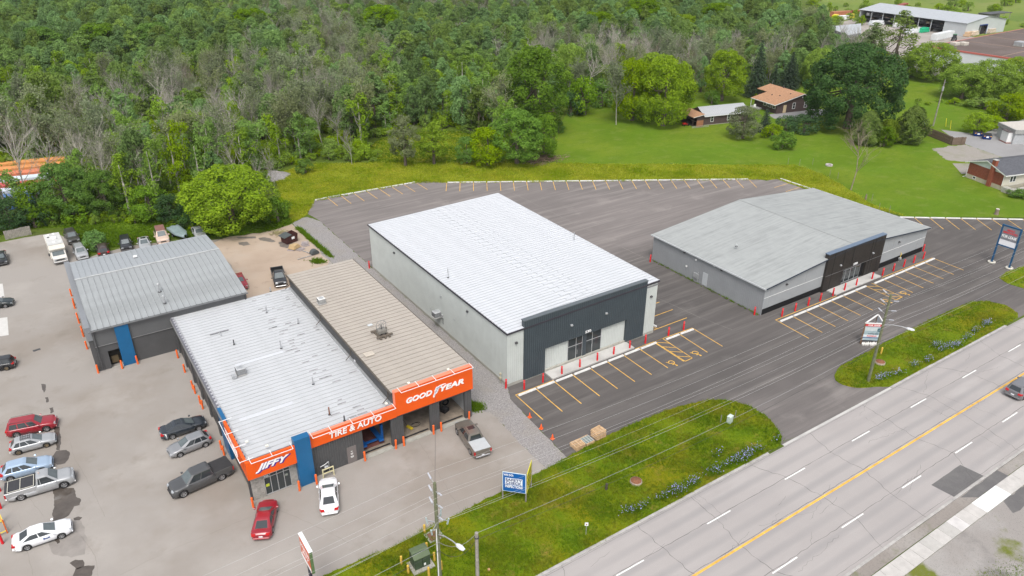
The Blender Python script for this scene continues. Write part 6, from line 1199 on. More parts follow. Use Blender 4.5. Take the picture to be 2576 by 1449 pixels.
win(hs_, 5.9, 1.0, .8, 1.5, 0); win(hs_, 10.0, 1.0, .75, 1.5, 0)
for y in (1.2,3.0,4.9): win(hs_, y, 1.35, 1.1, .75, .04, -1, 'y')
MB().lathe([(.2,0),(.2,.03)], 10).build('gable_vent', white_m, hs_).matrix_local = Matrix.Translation((8.5,-.03,3.9)) @ Matrix.Rotation(PI/2, 4, 'X')
MB().box(-1.2,0,5.8,9.2,0,.4).build('porch_step', conc, hs_); MB().bar((-1.15,9.3,0),(-1.15,9.3,2.5),.12).build('porch_post', white_m, hs_)
ch = empty('lawn_chair', (173.0,137.8,.4), .5, 'pale garden chair on the bungalow porch', 'chair'); MB().box(-.3,.3,-.3,.3,.35,.42).build('seat', white_m, ch); MB().obox((-.3,0,.8),(.03,0,.4),(0,.3,0),(.02,0,-.01)).build('backrest', white_m, ch); [MB().bar((x,y,0),(x,y,.36),.05).build('leg', white_m, ch) for x in (-.25,.25) for y in (-.25,.25)]
sh = empty('garage_shed', (148.35, 133.4, 0), R_(-13), 'long brown outbuilding with pale metal roof and shingled lean-to', 'shed')
MB().box(.04, 13.6, .04, 6.6, 0, 2.6).build('wall', brown, sh); lap_wall(sh, .02, 13.6, .02, .15, 2.6, brown)
MB().add([(0,0,2.55),(0,6.6,2.55),(0,3.3,4.1)], [(0,2,1)]).build('gable', brown, sh); MB().box(.0,13.62,-.02,6.62,0,.14).build('foundation', found_m, sh)
n = 24; pw = 14.2/n
for s_, (ya, yb) in enumerate(((-.4, 3.3), (7.0, 3.3))):
    za, zb = 2.42, 4.15
    me = MB().add([(.006,0,0),(pw-.006,0,0),(pw-.006,yb-ya,zb-za),(.006,yb-ya,zb-za),(.0,0,.0),(.02,0,.035),(.05,0,.035),(.05,yb-ya,zb-za+.035),(.02,yb-ya,zb-za+.035)], [(0,1,2,3),(5,6,7,8)]).mesh('roof_panel', tin)
    for i in range(n): o = link('roof_panel', me, sh); o.location = (-.3+i*pw, ya, za)
win(sh, 2.3, .9, .75, 1.35, 0); win(sh, 7.4, .9, .75, 1.35, 0)
MB().box(-.35,13.95,-.46,-.4,2.34,2.46).build('fascia', white_m, sh)
MB().add([(-.3,-.5,3.0),(-3.7,-.5,2.4),(-3.7,6.9,2.4),(-.3,6.9,3.0),(-.3,-.5,3.1),(-3.7,-.5,2.5),(-3.7,6.9,2.5),(-.3,6.9,3.1)], [(0,1,2,3),(7,6,5,4),(4,5,1,0),(5,6,2,1)]).build('lean_to_roof', shingle, sh); MB().add([(-.3,-.53,2.98),(-3.7,-.53,2.38),(-3.7,-.53,2.5),(-.3,-.53,3.1)], [(0,1,2,3)]).build('barge_board', white_m, sh)
MB().box(-2.3,0,.0,.06,0,2.6).build('lean_to_wall', brown, sh); MB().box(-3.4,0,6.5,6.56,0,2.4).build('lean_to_wall', brown, sh); MB().bar((-3.45,0,0),(-3.45,0,2.4),.12).build('post', brown, sh); MB().box(-3.4,-.1,.3,6.4,0,.05).build('lean_to_floor', M('dark_earth', (.05,.04,.035), .9), sh)
gt = empty('gate_panel', (146.2,132.9,0), R_(-13), 'orange-brown slatted timber panel leaning before the lean-to', 'panel')
for i in range(10): MB().box(-1.0+i*.2+.005,-.8+i*.2-.005,-.03,0,.1,1.75).build('slat', M('cedar_slat', (.28,.13,.07), .8, .15, 3), gt)
ld = empty('ladder', (146.0,132.4,0), R_(-13), 'grey aluminium ladder lying on edge behind the timber panel', 'ladder')
for z in (.15,.5): MB().bar((-2.6,0,z),(2.6,0,z),.06).build('rail', galv, ld)
for i in range(14): MB().bar((-2.4+i*.37,0,.15),(-2.4+i*.37,0,.5),.04).build('rung', galv, ld)
mw_ = empty('ride_on_mower', (144.3,135.9,0), R_(170), 'red ride-on mower parked by the lean-to', 'mower'); rdp = M('mower_red', (.4,.02,.015), .4, .05)
MB().bevbox(.1,.95,-.3,.3,.35,.8,.08).build('hood', rdp, mw_); MB().bevbox(-.7,.1,-.42,.42,.35,.5,.04).build('deck', rdp, mw_); MB().bevbox(-.6,-.15,-.22,.22,.5,.95,.05).build('seat', black_m, mw_); MB().tube([(.1,0,.7),(-.05,0,1.0)], .03, 6).build('steering_column', black_m, mw_)
for x, r_ in ((-.5,.28),(.7,.18)):
    for s_ in (-1,1): MB().tube([(x,s_*.35,r_),(x,s_*.52,r_)], r_, 12).build('wheel', rubber, mw_)
# brick bungalow at the right edge
bh_ = empty('brick_house', (162.3, 65.6, 0), R_(-16), 'brick-ended bungalow with slate-grey roof and brick chimney', 'house'); brick = M('red_brick', (.25,.075,.045), .85, .12, 2, fine=.2); crm = M('cream_siding', (.55,.52,.44), .6, .06)
MB().box(.0,26,0.06,8.7,0,.9).build('foundation', M('cream_foundation', (.42,.38,.29), .9, .1), bh_)
MB().box(.05,26,.1,8.6,.9,3.3).build('wall', crm, bh_)
mb = MB(); 
for i in range(30):
    z = .9+i*.08
    for j in range(36):
        y = .1+j*.236+(.118 if i%2 else 0)
        if y < 8.5: mb.box(-.02,.05,y+.006,min(8.6,y+.23),z+.006,z+.074)
tag(mb.build('bricks', brick, bh_), kind='stuff')
MB().box(.0,.045,.1,8.6,.9,3.3).build('mortar', M('mortar', (.3,.24,.2), .9), bh_)
MB().add([(.0,0.1,3.3),(.0,8.6,3.3),(.0,4.35,4.75)], [(0,2,1)]).build('gable', M('white_gable', (.55,.6,.6), .6, .05), bh_)
slr = M('slate_shingle', (.085,.088,.1), .85, .2, 2, fine=.25)
for ya, yb in ((-.6,4.35), (9.3,4.35)):
    MB().add([(-.5,ya,3.2),(26,ya,3.2),(26,yb,4.85),(-.5,yb,4.85),(-.5,ya,3.32),(26,ya,3.32),(26,yb,4.97),(-.5,yb,4.97)], [(0,1,2,3),(4,5,6,7),(0,1,5,4),(3,0,4,7)]).build('roof_slope', slr, bh_); MB().add([(-.54,ya,3.12),(-.54,yb,4.77),(-.54,yb,5.0),(-.54,ya,3.35)], [(0,1,2,3)]).build('barge_board', white_m, bh_); MB().box(-.5,26,ya-.04 if ya<0 else ya,ya if ya<0 else ya+.04,3.1,3.3).build('gutter', white_m, bh_)
MB().bevbox(-.5,.2,2.4,3.2,0,5.5,.02).build('chimney', brick, bh_); MB().box(-.56,.26,2.34,3.26,5.5,5.62).build('chimney_cap', conc, bh_)
win(bh_, 6.6, .35, .6, .4, -.0, -1, 'y', False)
for x in (2.5,7.2,11,15): win(bh_, x-.35, 1.6, .6, 1.1, .1, -1, 'x', False); win(bh_, x+.42, 1.6, .6, 1.1, .1, -1, 'x', False)
MB().tube([(-.06,8.65,3.2),(-.06,8.65,.3),(-.6,8.9,.1)], .05, 6).build('downspout', white_m, bh_); MB().tube([(-.06,.02,3.2),(-.06,.02,1)], .05, 6).build('downspout', white_m, bh_)
rm = empty('access_ramp', (162.3, 65.6, 0), R_(-16), 'grey timber wheelchair ramp with railings along the brick bungalow', 'ramp')
gw = M('grey_timber', (.36,.35,.33), .8, .15, 3)
MB().add([(1,-2.8,.1),(14,-2.8,1.2),(14,-.6,1.2),(1,-.6,.1),(1,-2.8,.0),(14,-2.8,.9),(14,-.6,.9),(1,-.6,0)], [(0,1,2,3),(4,5,1,0)]).build('deck', gw, rm)
for y in (-2.8,-.7):
    MB().bar((1,y,1.1),(14,y,2.1),.08).build('handrail', gw, rm)
    for i in range(34): x = 1+i*.39; MB().bar((x,y,.1+(x-1)*.085),(x,y,1.08+(x-1)*.078),.045).build('baluster', gw, rm)
for x, y in ((0,-1.2),(.2,-2.6)): MB().bevbox(x-.6,x+.6,y-.6,y+.6,0,1.1,.05).build('planter_wall', M('ramp_block', (.35,.34,.3), .9, .2), rm)
fe = empty('plank_fence', (0,0,0), 0, 'brown plank fence between the far lawn and the restaurant drive', 'fence'); pbr = M('fence_brown', (.17,.125,.095), .85, .2, 3)
def fence_run(a, b, h, par):
    a = Vector((*a,0)); b = Vector((*b,0)); L = (b-a).length; n = int(L/.2); d = (b-a).normalized(); s = Vector((-d.y,d.x,0))
    me = MB().obox((0,0,h/2), d*.09, s*.012, Z1*h/2).mesh('board', pbr)
    for i in range(n): o = link('board', me, par); o.location = a+d*((i+.5)*L/n); o.scale = (1,1,random.uniform(.96,1.03))
    for z in (.35,h*.5,h-.3): MB().bar(a-s*.05+Z1*z,b-s*.05+Z1*z,.07).build('rail', pbr, par)
    for i in range(int(L/2.4)+1): MB().bar(a-s*.06+d*(i*2.4),a-s*.06+d*(i*2.4)+Z1*(h+.05),.1).build('post', pbr, par)
fence_run((190.2,100.2), (185.5,88.5), 2.0, fe); fence_run((185.5,88.5), (188.6,87.0), 1.9, fe)
for (x, y), l in (((198.9,89.4), 'blue waste bin with black lid, the farther of two by the drive'), ((197.9,86.7), 'blue waste bin with black lid, the nearer of two by the drive')):
    dm = empty('waste_bin', (x,y,.02), R_(-48), l, 'waste bin', 'blue waste bins'); db = M('bin_blue', (.01,.035,.17), .5, .1)
    MB().add([(-.9,-.55,.1),(.9,-.55,.1),(.9,.55,.1),(-.9,.55,.1),(-1,-.75,1.05),(1,-.75,1.05),(1,.75,1.35),(-1,.75,1.35)], [(0,1,5,4),(1,2,6,5),(2,3,7,6),(3,0,4,7)]).build('container', db, dm); MB().add([(-1,-.75,1.06),(1,-.75,1.06),(1,.75,1.37),(-1,.75,1.37)], [(0,1,2,3)]).build('lid', black_m, dm)
    MB().box(-.28,.28,-.72,-.68,.5,.85).build('notice', wl, dm)
    for s_ in (-1,1): MB().box(s_*.7-.16,s_*.7+.16,-.74,-.7,.75,.95).build('warning_label', M('warning_orange', (.6,.3,.05), .5, 0), dm)
rs = empty('restaurant', (0,0,0), 0, 'grey block restaurant with flat pale roof at the right edge', 'building')
MB().prism([(202.8,86.8),(198.8,81.0),(222,64),(230,76)], 0, 2.6).build('wall', M('grey_block', (.38,.39,.4), .8, .1), rs); MB().prism([(202.6,87.1),(198.4,80.9),(222,63.6),(230.4,76)], 2.6, 3.5).build('parapet', M('grey_parapet', (.3,.3,.29), .7, .15), rs); MB().prism([(202.9,86.7),(198.9,81.1),(222,64.2),(230,75.8)], 3.4, 3.51).build('roof', M('pale_flat_roof', (.45,.42,.38), .9, .1), rs)
ws_ = empty('cold_store', (200.2,82.4,0), R_(-32), 'white walk-in cold store with brown flat top behind the restaurant', 'cold store'); MB().bevbox(-1.6,1.6,-1.3,1.3,.25,2.7,.04).build('cabin', white_m, ws_); MB().box(-1.7,1.7,-1.4,1.4,2.7,2.8).build('roof', M('brown_top', (.1,.08,.08), .8), ws_); MB().bevbox(-.5,.5,-.4,.4,2.8,3.3,.05).build('cooling_unit', galv, ws_); MB().box(-1.7,1.7,-1.4,1.4,0,.25).build('plinth', M('brick_plinth', (.25,.12,.1), .9), ws_)
cl = empty('bin_enclosure', (203.0,76.6,0), R_(-32), 'pale grey panelled bin enclosure beside the cold store', 'enclosure')
for i in range(4): MB().box(-2+i*1.2,-.85+i*1.2,-.05,.05,.05,1.9).build('panel', M('pale_panel', (.5,.54,.55), .6, .08), cl)
MB().box(-2,2.8,.06,2.4,.0,1.5).build('enclosed_bins', dkgrey, cl)
ub = empty('utility_cabinet', (197.0,102.3,0), 0, 'small pale cabinet at the foot of the leaning pole', 'utility box'); MB().bevbox(-.4,.4,-.3,.3,0,1.1,.03).build('cabinet', M('cabinet_pale', (.5,.55,.56), .5), ub); MB().bevbox(-.43,.43,-.33,.33,1.1,1.18,.03).build('lid', galv, ub)
for p, l in (((199.6,96.6), 'yellow guy-wire guard on the lawn edge near the drive'), ((201,98.6), 'pale guy-wire guard beside the leaning pole')): st = empty('guy_guard', (*p,0), 0, l, 'guard'); MB().tube([(0,0,0),(-.35,.2,2.2)], .07, 6).build('sleeve', M('guard_yellow', (.7,.6,.05), .5, 0), st)
sq = G(*C4(460,1250)); fpit = empty('fire_pit', (sq.x, sq.y, .01), 0, 'small ring of pale stones on the lawn', 'fire pit')
for k in range(7): a = k*.9; MB().obox((.6*math.cos(a),.6*math.sin(a),.15), (.25*-math.sin(a),.25*math.cos(a),0), (.13*math.cos(a),.13*math.sin(a),0), (0,0,.16)).build('stone', M('pit_stone', (.45,.4,.4), .9, .15), fpit)
sq = G(*C8(1722,170)); stp = empty('tree_stump', (sq.x, sq.y, 0), 0, 'pale sawn stump standing at the lawn edge', 'stump'); MB().tube([(0,0,0),(.02,0,.5),(0,.02,1.1)], [.42,.32,.34], 9).build('stump', M('stump_bark', (.2,.16,.12), .9, .25, 4), stp); MB().tube([(0,0,1.1),(0,0,1.12)], .33, 9).build('sawn_top', M('sawn_wood', (.5,.46,.42), .8, .1), stp)
sq = G(*C8(735,60)); stp = empty('tree_stump', (sq.x, sq.y, 0), 0, 'small broken stump in the long grass behind the grey building', 'stump'); MB().tube([(0,0,0),(.02,0,.6),(0,.02,1.2)], [.22,.18,.1], 8).build('stump', MATS['stump_bark'], stp)
for i, q in enumerate([C4(150,1240), C4(235,1250), C4(335,1245), C4(465,1330), C4(525,1350), C8(835,140), C8(912,160), C8(780,70)]): p = G(*q); st = empty('fence_post', (p.x,p.y,0), 0, 'thin leaning wire-fence post along the meadow edge, %s from the house side' % ORD[i], 'fence post', 'old wire fence posts'); MB().tube([(0,0,0),(random.uniform(-.1,.1),0,1.5)], .035, 6).build('post', wood_grey, st)
# ---------------------------------------------------------------- industrial yard
def FZ(x, y): return ((3060+x/3.3026)/1.4907, (y/3.3026)/1.4907)
wh = empty('warehouse', (354.2, 176.5, 0), R_(-3), 'large pale steel lumber warehouse with open side and shallow gable roof', 'building'); wst = M('warehouse_steel', (.46,.48,.49), .5, .05, .3)
wroof = streaky('warehouse_roof', (.42,.44,.46), (.34,.36,.38), (.2,2,1), .5, .45, .2)
MB().add([(0,0,0),(10.2,0,0),(10.2,0,4.2),(16.5,0,4.2),(16.5,0,0),(30.5,0,0),(30.5,0,5.4),(15.25,0,7.6),(0,0,5.5)], [(0,1,2,8),(2,3,7,8),(3,4,5,6),(3,6,7)]).build('gable_wall', wst, wh)
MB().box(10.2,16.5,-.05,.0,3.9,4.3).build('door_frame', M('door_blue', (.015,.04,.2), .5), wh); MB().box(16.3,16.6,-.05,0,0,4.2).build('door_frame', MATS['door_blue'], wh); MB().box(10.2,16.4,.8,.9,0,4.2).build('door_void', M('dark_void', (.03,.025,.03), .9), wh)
MB().box(30.3,30.5,.1,54,0,5.4).build('side_wall', wst, wh); MB().box(.1,30.3,53.8,54,0,5.4).build('back_wall', wst, wh); MB().box(.0,.15,.1,10,0,5.4).build('side_wall', wst, wh); MB().box(12,12.2,.3,53.8,0,5.5).build('inner_wall', M('inner_grey', (.3,.31,.31), .7), wh)
for xa, xb in ((-.4,15.25),(30.9,15.25)): 
    for i in range(18): y0 = -.4+i*3.05; roof_slab(wh, xa, 5.45, xb, 7.65, y0+.01, y0+3.04, wroof, 'roof_panel', .12)
for i in range(8): MB().bar((.1,10+i*6.2,0),(.1,10+i*6.2,5.4),.25).build('column', wst, wh)
goods = [M('goods_%d'%i, c, .7, .15, 2) for i, c in enumerate([(.4,.32,.22),(.5,.45,.38),(.25,.2,.16),(.55,.55,.55),(.2,.22,.25)])]
random.seed(9)
for i in range(24):
    y = 11+i*1.72; z = (0,1.5,3.0)[i%3]; s_ = random.uniform(.8,1.6); o = MB().box(-s_,s_,-.8,.8,0,random.uniform(.5,1.2)).build('timber_stack', goods[i%5]); o.location = (354.2+.05*y+random.uniform(3,10), 176.5+y, z+.02); tag(o, 'racked goods in the open warehouse side, %s from its near end' % ORD[i], 'goods', 'racked goods in the warehouse')
for z in (1.45,2.95): MB().box(2,11,10.5,53,z,z+.05).build('rack_shelf', M('rack_steel', (.2,.2,.22), .6), wh)
fbl = G(*FZ(1389,574), 6); fb1 = G(*FZ(2490,370), 6); fb2 = G(*FZ(2576,735), 6)
fb = empty('flat_roofed_store', (0,0,0), 0, 'white-walled store with flat brown gravel roof edged in red', 'building'); ex = Vector((fb1.x-fbl.x, fb1.y-fbl.y)).normalized(); ey = Vector((ex.y, -ex.x)); 
PA = Vector(fbl[:2]); PB = PA+ex*75; PC = PB+ey*70; PD = PA+ey*70; poly = [tuple(p) for p in (PA,PB,PC,PD)]
MB().prism(poly, 0, 5.6).build('wall', M('store_white', (.55,.58,.59), .6, .05, .3), fb)
cen = (PA+PB+PC+PD)/4; big = [tuple(cen+(Vector(p)-cen)*1.004) for p in poly]; inn = [tuple(cen+(Vector(p)-cen)*.985) for p in poly]
MB().prism(big, 5.6, 6.1).build('red_edge', M('red_edging', (.42,.12,.1), .6, .1), fb); MB().prism(inn, 5.9, 6.13).build('roof', ground('brown_gravel_roof', (.12,.095,.085), [((.16,.13,.12), .08, 5, .45, .65, .8, None), ((.09,.07,.065), 2, 5, .5, .7, .6, None)]), fb)
for t in (.3,.55,.8): a = PA+ex*75*t; MB().bar((a.x,a.y,6.16),((a+ey*70).x,(a+ey*70).y,6.16),.25,.06).build('roof_seam', M('roof_seam', (.32,.22,.16), .8), fb)
a = PA+ey*25; MB().bar((a.x,a.y,6.16),((a+ex*75).x,(a+ex*75).y,6.16),.25,.06).build('roof_seam', MATS['roof_seam'], fb)
q = G(*FZ(1725,785), 1.6); q0 = PA+ey*((Vector(q[:2])-PA).dot(ey)); MB().obox((q0.x-ex.x*.06,q0.y-ex.y*.06,2.1), (*(ey*.55),0), (*(ex*.04),0), (0,0,1.1)).build('door', M('store_door', (.02,.04,.15), .5), fb)
for i, px in enumerate((FZ(1715,560), FZ(1825,560), FZ(2530,570))): p = G(*px, 6.15); u_ = empty('rooftop_unit', tuple(p), R_(-5), ['pale rooftop unit, first from the left on the brown flat roof', 'pale rooftop unit, second from the left on the brown flat roof', 'large silver rooftop cooler near the right frame edge'][i], 'rooftop unit', 'rooftop units'); s_ = 1.6 if i < 2 else 2.2; MB().bevbox(-s_*.8,s_*.8,-s_*.7,s_*.7,.2,1.1+.5*(i==2),.08).build('housing', M('unit_pale', (.5,.46,.4), .6, .08) if i < 2 else galv, u_); MB().box(-s_*.85,s_*.85,-s_*.75,s_*.75,0,.2).build('curb', found_m, u_)
def container(px, L, ang, mt, label, nm='shipping_container', h=2.6, w_=2.44, grp=None):
    p = G(*px); r_ = empty(nm, (p.x,p.y,.02), R_(ang), label, 'container', grp); mb = MB(); mb.rib((-L/2,-w_/2),(L/2,-w_/2),.1,h-.1,.35,.04); mb.rib((L/2,-w_/2),(L/2,w_/2),.1,h-.1,.35,.04); mb.rib((L/2,w_/2),(-L/2,w_/2),.1,h-.1,.35,.04); mb.rib((-L/2,w_/2),(-L/2,-w_/2),.1,h-.1,.35,.04); mb.build('side_panels', mt, r_)
    MB().box(-L/2,L/2,-w_/2,w_/2,h-.1,h).build('roof', mt, r_); MB().box(-L/2,L/2,-w_/2,w_/2,0,.1).build('floor', dkgrey, r_); return r_
red_c = M('container_red', (.28,.06,.05), .6, .15, .6); wht_c = M('container_white', (.58,.6,.6), .6, .08, .6); org_c = M('container_rust', (.4,.16,.09), .7, .15, .6)
container(FZ(300,205), 12.2, -10, org_c, 'rust-orange shipping container at the left of the lumber yard'); container(FZ(560,190), 12.6, -10, red_c, 'dark red shipping container beside the blue tarped stack'); container(FZ(1060,110), 12.2, 15, red_c, 'red shipping container hidden behind the warehouse ridge'); container(FZ(1560,478), 16.8, 6, wht_c, 'white shipping container in front of the open warehouse')
for px, c, l, s_ in ((FZ(110,235),(.2,.45,.65),'light blue and white tarped lumber stack at the yard edge',2.5), (FZ(235,235),(.72,.62,.02),'yellow wrapped lumber stack, left of the white one',2.6), (FZ(330,245),(.68,.69,.69),'white wrapped lumber stack between the yellow ones',3.4), (FZ(415,225),(.7,.58,.03),'yellow wrapped lumber stack right of the white one',2.8), (FZ(615,195),(.05,.25,.6),'bright blue wrapped stack against the warehouse end',2.8), (FZ(1320,400),(.02,.4,.2),'green wrapped stack before the warehouse',3.0), (FZ(1530,370),(.7,.7,.7),'white wrapped pile under the warehouse eave',3.2), (FZ(1250,400),(.66,.67,.68),'low white wrapped pile left of the green stack',3.4), (FZ(1150,420),(.64,.66,.68),'white wrapped pile seen through the poplar branches',3.6), (FZ(740,310),(.66,.68,.7),'pale wrapped piles behind the near poplar',4.0), (FZ(1010,340),(.6,.6,.6),'small white wrapped pile beside the poplar crown',2.6), (FZ(1870,450),(.5,.35,.22),'tan lumber bundle at the warehouse corner',2.4), (FZ(1950,440),(.6,.5,.4),'pale lumber bundle near the blue-framed door',2.4), (FZ(2150,410),(.5,.42,.34),'scattered plank pile beyond the blue-framed door',3.2)):
    p = G(*px); r_ = empty('lumber_stack', (p.x,p.y,.02), R_(random.uniform(-15,25)), l, 'lumber stack', 'wrapped lumber stacks'); mt = M('wrap_%.2f_%.2f_%.2f'%c, c, .5, .12, .8)
    for k in range(2): MB().bevbox(-s_*(1-.15*k),s_*(1-.1*k),-1.3+.2*k,1.3-.1*k,.15+k*.95,1.05+k*.95,.06).build('bundle', mt, r_)
trc = empty('tractor', (*G(*FZ(1705,505))[:2],.02), R_(25), 'green tractor beside the white container', 'tractor'); tgn = M('tractor_green', (.02,.13,.04), .4, .05)
MB().bevbox(.2,1.9,-.4,.4,.7,1.4,.08).build('hood', tgn, trc); MB().bevbox(-1.2,.3,-.75,.75,1.2,2.6,.1).build('cab', carglass, trc); MB().bevbox(-1.25,.35,-.8,.8,2.6,2.75,.05).build('cab_roof', tgn, trc); MB().bevbox(-1.5,.2,-.5,.5,.6,1.2,.08).build('chassis', dkgrey, trc)
for x, r_ in ((-.8,.8),(1.4,.5)):
    for s_ in (-1,1): MB().tube([(x,s_*.6,r_),(x,s_*1.0,r_)], r_, 14).build('wheel', rubber, trc)
p = G(*FZ(400,430)); lowb = empty('low_grey_building', (0,0,0), 0, 'low building with plain pale grey roof beside the woodland', 'building'); q = [G(*FZ(*v), 4.5) for v in ((130,330),(560,290),(560,400),(400,435))]; MB().prism([(v.x,v.y) for v in q], 4.3, 4.5).build('roof', wroof, lowb); MB().prism([(v.x*.999+.3,v.y) for v in q], 0, 4.3).build('wall', M('lowb_grey', (.2,.21,.22), .7), lowb)
wb2 = empty('lean_shed', (*G(*FZ(2240,250))[:2],0), R_(-6), 'long dark-roofed open shed behind the warehouse', 'shed'); MB().box(-12,6,-3,3,3.6,3.8).build('roof', dkgrey, wb2); MB().box(-12,6,2.8,3,0,3.6).build('wall', M('shed_pale', (.4,.4,.38), .7), wb2); [MB().bar((x,-2.8,0),(x,-2.8,3.6),.2).build('post', wood_grey, wb2) for x in (-11,-5,0,5)]
# long striped storage boxes glimpsed through the trees at the far left
a, b = G(0,452), G(143,438); ang = math.degrees(math.atan2(b.y-a.y, b.x-a.x))
for i, (py_, c, l) in enumerate(((416,(.62,.27,.09),'farthest orange storage box behind the left trees'), (431,(.62,.26,.09),'second orange storage box behind the left trees'), (446,(.6,.2,.11),'salmon-red storage box behind the left trees'), (462,(.55,.62,.66),'white storage box between the red ones behind the left trees'), (478,(.5,.09,.08),'deep red storage box behind the left trees'), (494,(.55,.6,.68),'nearest white storage box behind the left trees'), (512,(.1,.2,.4),'blue storage box low behind the left trees'))):
    container((66-i*16, py_+18), 16.0, ang, M('stripe_%d'%i, c, .6, .08, .5), l, 'storage_box', 2.5, 2.2, 'striped storage boxes behind the trees')
# ---------------------------------------------------------------- vegetation
random.seed(21); rng = np.random.default_rng(21)
LM = dict(poplar=leafmat('leaf_poplar', (.1,.16,.03), (.25,.33,.09), .45, .1), bright=leafmat('leaf_bright', (.125,.22,.0), (.34,.48,.002), .45, .1), mid=leafmat('leaf_mid', (.075,.16,.003), (.21,.35,.012), .46, .2), dark=leafmat('leaf_dark', (.03,.085,.02), (.088,.165,.045), .42, .12),
  silver=leafmat('leaf_silver', (.1,.13,.05), (.24,.27,.14), .4, .12), spruce=leafmat('leaf_spruce', (.025,.05,.026), (.065,.095,.055), .2, .15), forest=leafmat('leaf_forest', (.115,.195,.036), (.275,.395,.1), .5, .3), vine=leafmat('leaf_vine', (.12,.215,.008), (.3,.44,.03), .48, .2), haze=leafmat('leaf_greygreen', (.16,.2,.08), (.3,.34,.17), .42, .2), cedar=leafmat('leaf_cedar', (.085,.145,.006), (.21,.28,.02), .4, .12), under=leafmat('leaf_understory', (.085,.165,.02), (.22,.35,.05), .48, .25))
def barkmat(name, c, ov):
    m, t, b = newmat(name); oi = nn(t, 'ShaderNodeObjectInfo'); tc = nn(t, 'ShaderNodeTexCoord'); o = mixc(t, sc3(c,.75), sc3(c,1.2), ramp(t, noise(t, tc.outputs['Object'], 1.5, 4), .3, .7)); h = nn(t, 'ShaderNodeHueSaturation'); t.links.new(o, h.inputs['Color']); t.links.new(ramp(t, oi.outputs['Random'], 0, 1, 1-ov, 1+ov), h.inputs['Value']); t.links.new(h.outputs[0], b.inputs['Base Color']); b.inputs['Roughness'].default_value = .9; b.inputs['Specular IOR Level'].default_value = .15; return m
bark = barkmat('brown_bark', (.13,.105,.085), .2); deadbark = barkmat('grey_dead_wood', (.37,.345,.3), .2)
def arr_mesh(name, co, quads, mat):
    me = bpy.data.meshes.new(name); n = len(co); k = quads.shape[1]; me.vertices.add(n); me.vertices.foreach_set('co', co.astype(np.float32).ravel()); m = len(quads); me.loops.add(m*k); me.loops.foreach_set('vertex_index', quads.astype(np.int32).ravel())
    me.polygons.add(m); me.polygons.foreach_set('loop_start', np.arange(0, m*k, k, dtype=np.int32)); me.polygons.foreach_set('loop_total', np.full(m, k, np.int32)); me.materials.append(mat); me.update(calc_edges=True); return me
def unit(v): return v/np.maximum(1e-9, np.linalg.norm(v, axis=1))[:,None]
def leaves(name, c, n, s, mat, asp=.7):
    N = len(c); n = unit(n); r = rng.normal(size=(N,3)); u = unit(r-n*(r*n).sum(1)[:,None]); v = np.cross(n, u); s = s[:,None]
    co = np.stack([c-u*s*.5, c+v*s*.5*asp-n*s*.08, c+u*s*.5, c-v*s*.5*asp-n*s*.08], 1).reshape(-1,3); return arr_mesh(name, co, np.arange(4*N).reshape(-1,4), mat)
def lobes_leaves(cen, rad, per, size, axis_c, up_bias=.25):
    C_, N_, S_ = [], [], []
    for c, r, k in zip(cen, rad, per):
        d = unit(rng.normal(size=(k,3))); out = unit((c-axis_c)[None]+1e-6)[0]; d = unit(d+out*.55+np.array([0,0,up_bias*.6])); q = r*(.62+.42*rng.random(k)**.6)
        C_.append(c+d*q[:,None]*np.array([1,1,.92])); N_.append(unit(d+np.array([0,0,.55])+rng.normal(size=(k,3))*.5)); S_.append(size*rng.uniform(.6,1.3,k))
    return np.concatenate(C_), np.concatenate(N_), np.concatenate(S_)
def trunk_mesh(name, H, r, tips, mat, lean=(0,0), base=.3):
    mb = MB(); top = Vector((lean[0], lean[1], H*.72)); mb.tube([(0,0,-.1), (lean[0]*.2,lean[1]*.2,H*.2), (lean[0]*.6,lean[1]*.6,H*.45), top], [r*1.25, r, r*.7, r*.25], 7)
    for t in tips:
        t = Vector(t); z = random.uniform(base, .6)*H; s = Vector((lean[0]*z/H, lean[1]*z/H, z)); m = s.lerp(t, .5)+Vector((0,0,-.08*H)); mb.tube([s, m, t], [r*.4, r*.25, r*.08], 5)
    return mb.mesh(name, mat)
PROTO = {}
def proto(key, cm, tm, Hp, Wp): PROTO[key] = (cm, tm, Hp, Wp)
def broad(key, H, W_, nl, per, size, mat, zc=.53, zr=.46, top=1.0, lr=(.17,.26), seed=0, inner=.15):
    global rng; rng = np.random.default_rng(seed+100); random.seed(seed)
    h = rng.uniform(.0, 1.0, nl)**.85; ang = rng.uniform(0, 2*PI, nl); pk = .4; pr_ = np.where(h > pk, np.sqrt(np.clip(1-((h-pk)/(1.04-pk))**2, 0, 1))**top, .78+.22*h/pk)
    q = np.where(rng.random(nl) < .8, rng.uniform(.72,1.0,nl), rng.uniform(.2,.7,nl)); rad = W_*rng.uniform(*lr, nl)*.8; rr_ = np.maximum(.05, pr_*q*W_/2-rad*.55); zlo = H*(zc-zr)
    cen = np.stack([np.cos(ang)*rr_, np.sin(ang)*rr_, zlo+rad*.5+h*(H*.99-zlo-rad*1.1)], 1)
    ac = np.array([0,0,H*.4]); c, n, s = lobes_leaves(cen, rad, np.maximum(8, (per*(rad/rad.mean())**2).astype(int)), size, ac)
    keep = c[:,2] > H*.03; proto(key, leaves(key+'_crown', c[keep], n[keep], s[keep], mat), trunk_mesh(key+'_trunk', H, W_*.03+.08, [tuple(x) for x in cen[rng.permutation(nl)[:9]]], bark), H, W_)
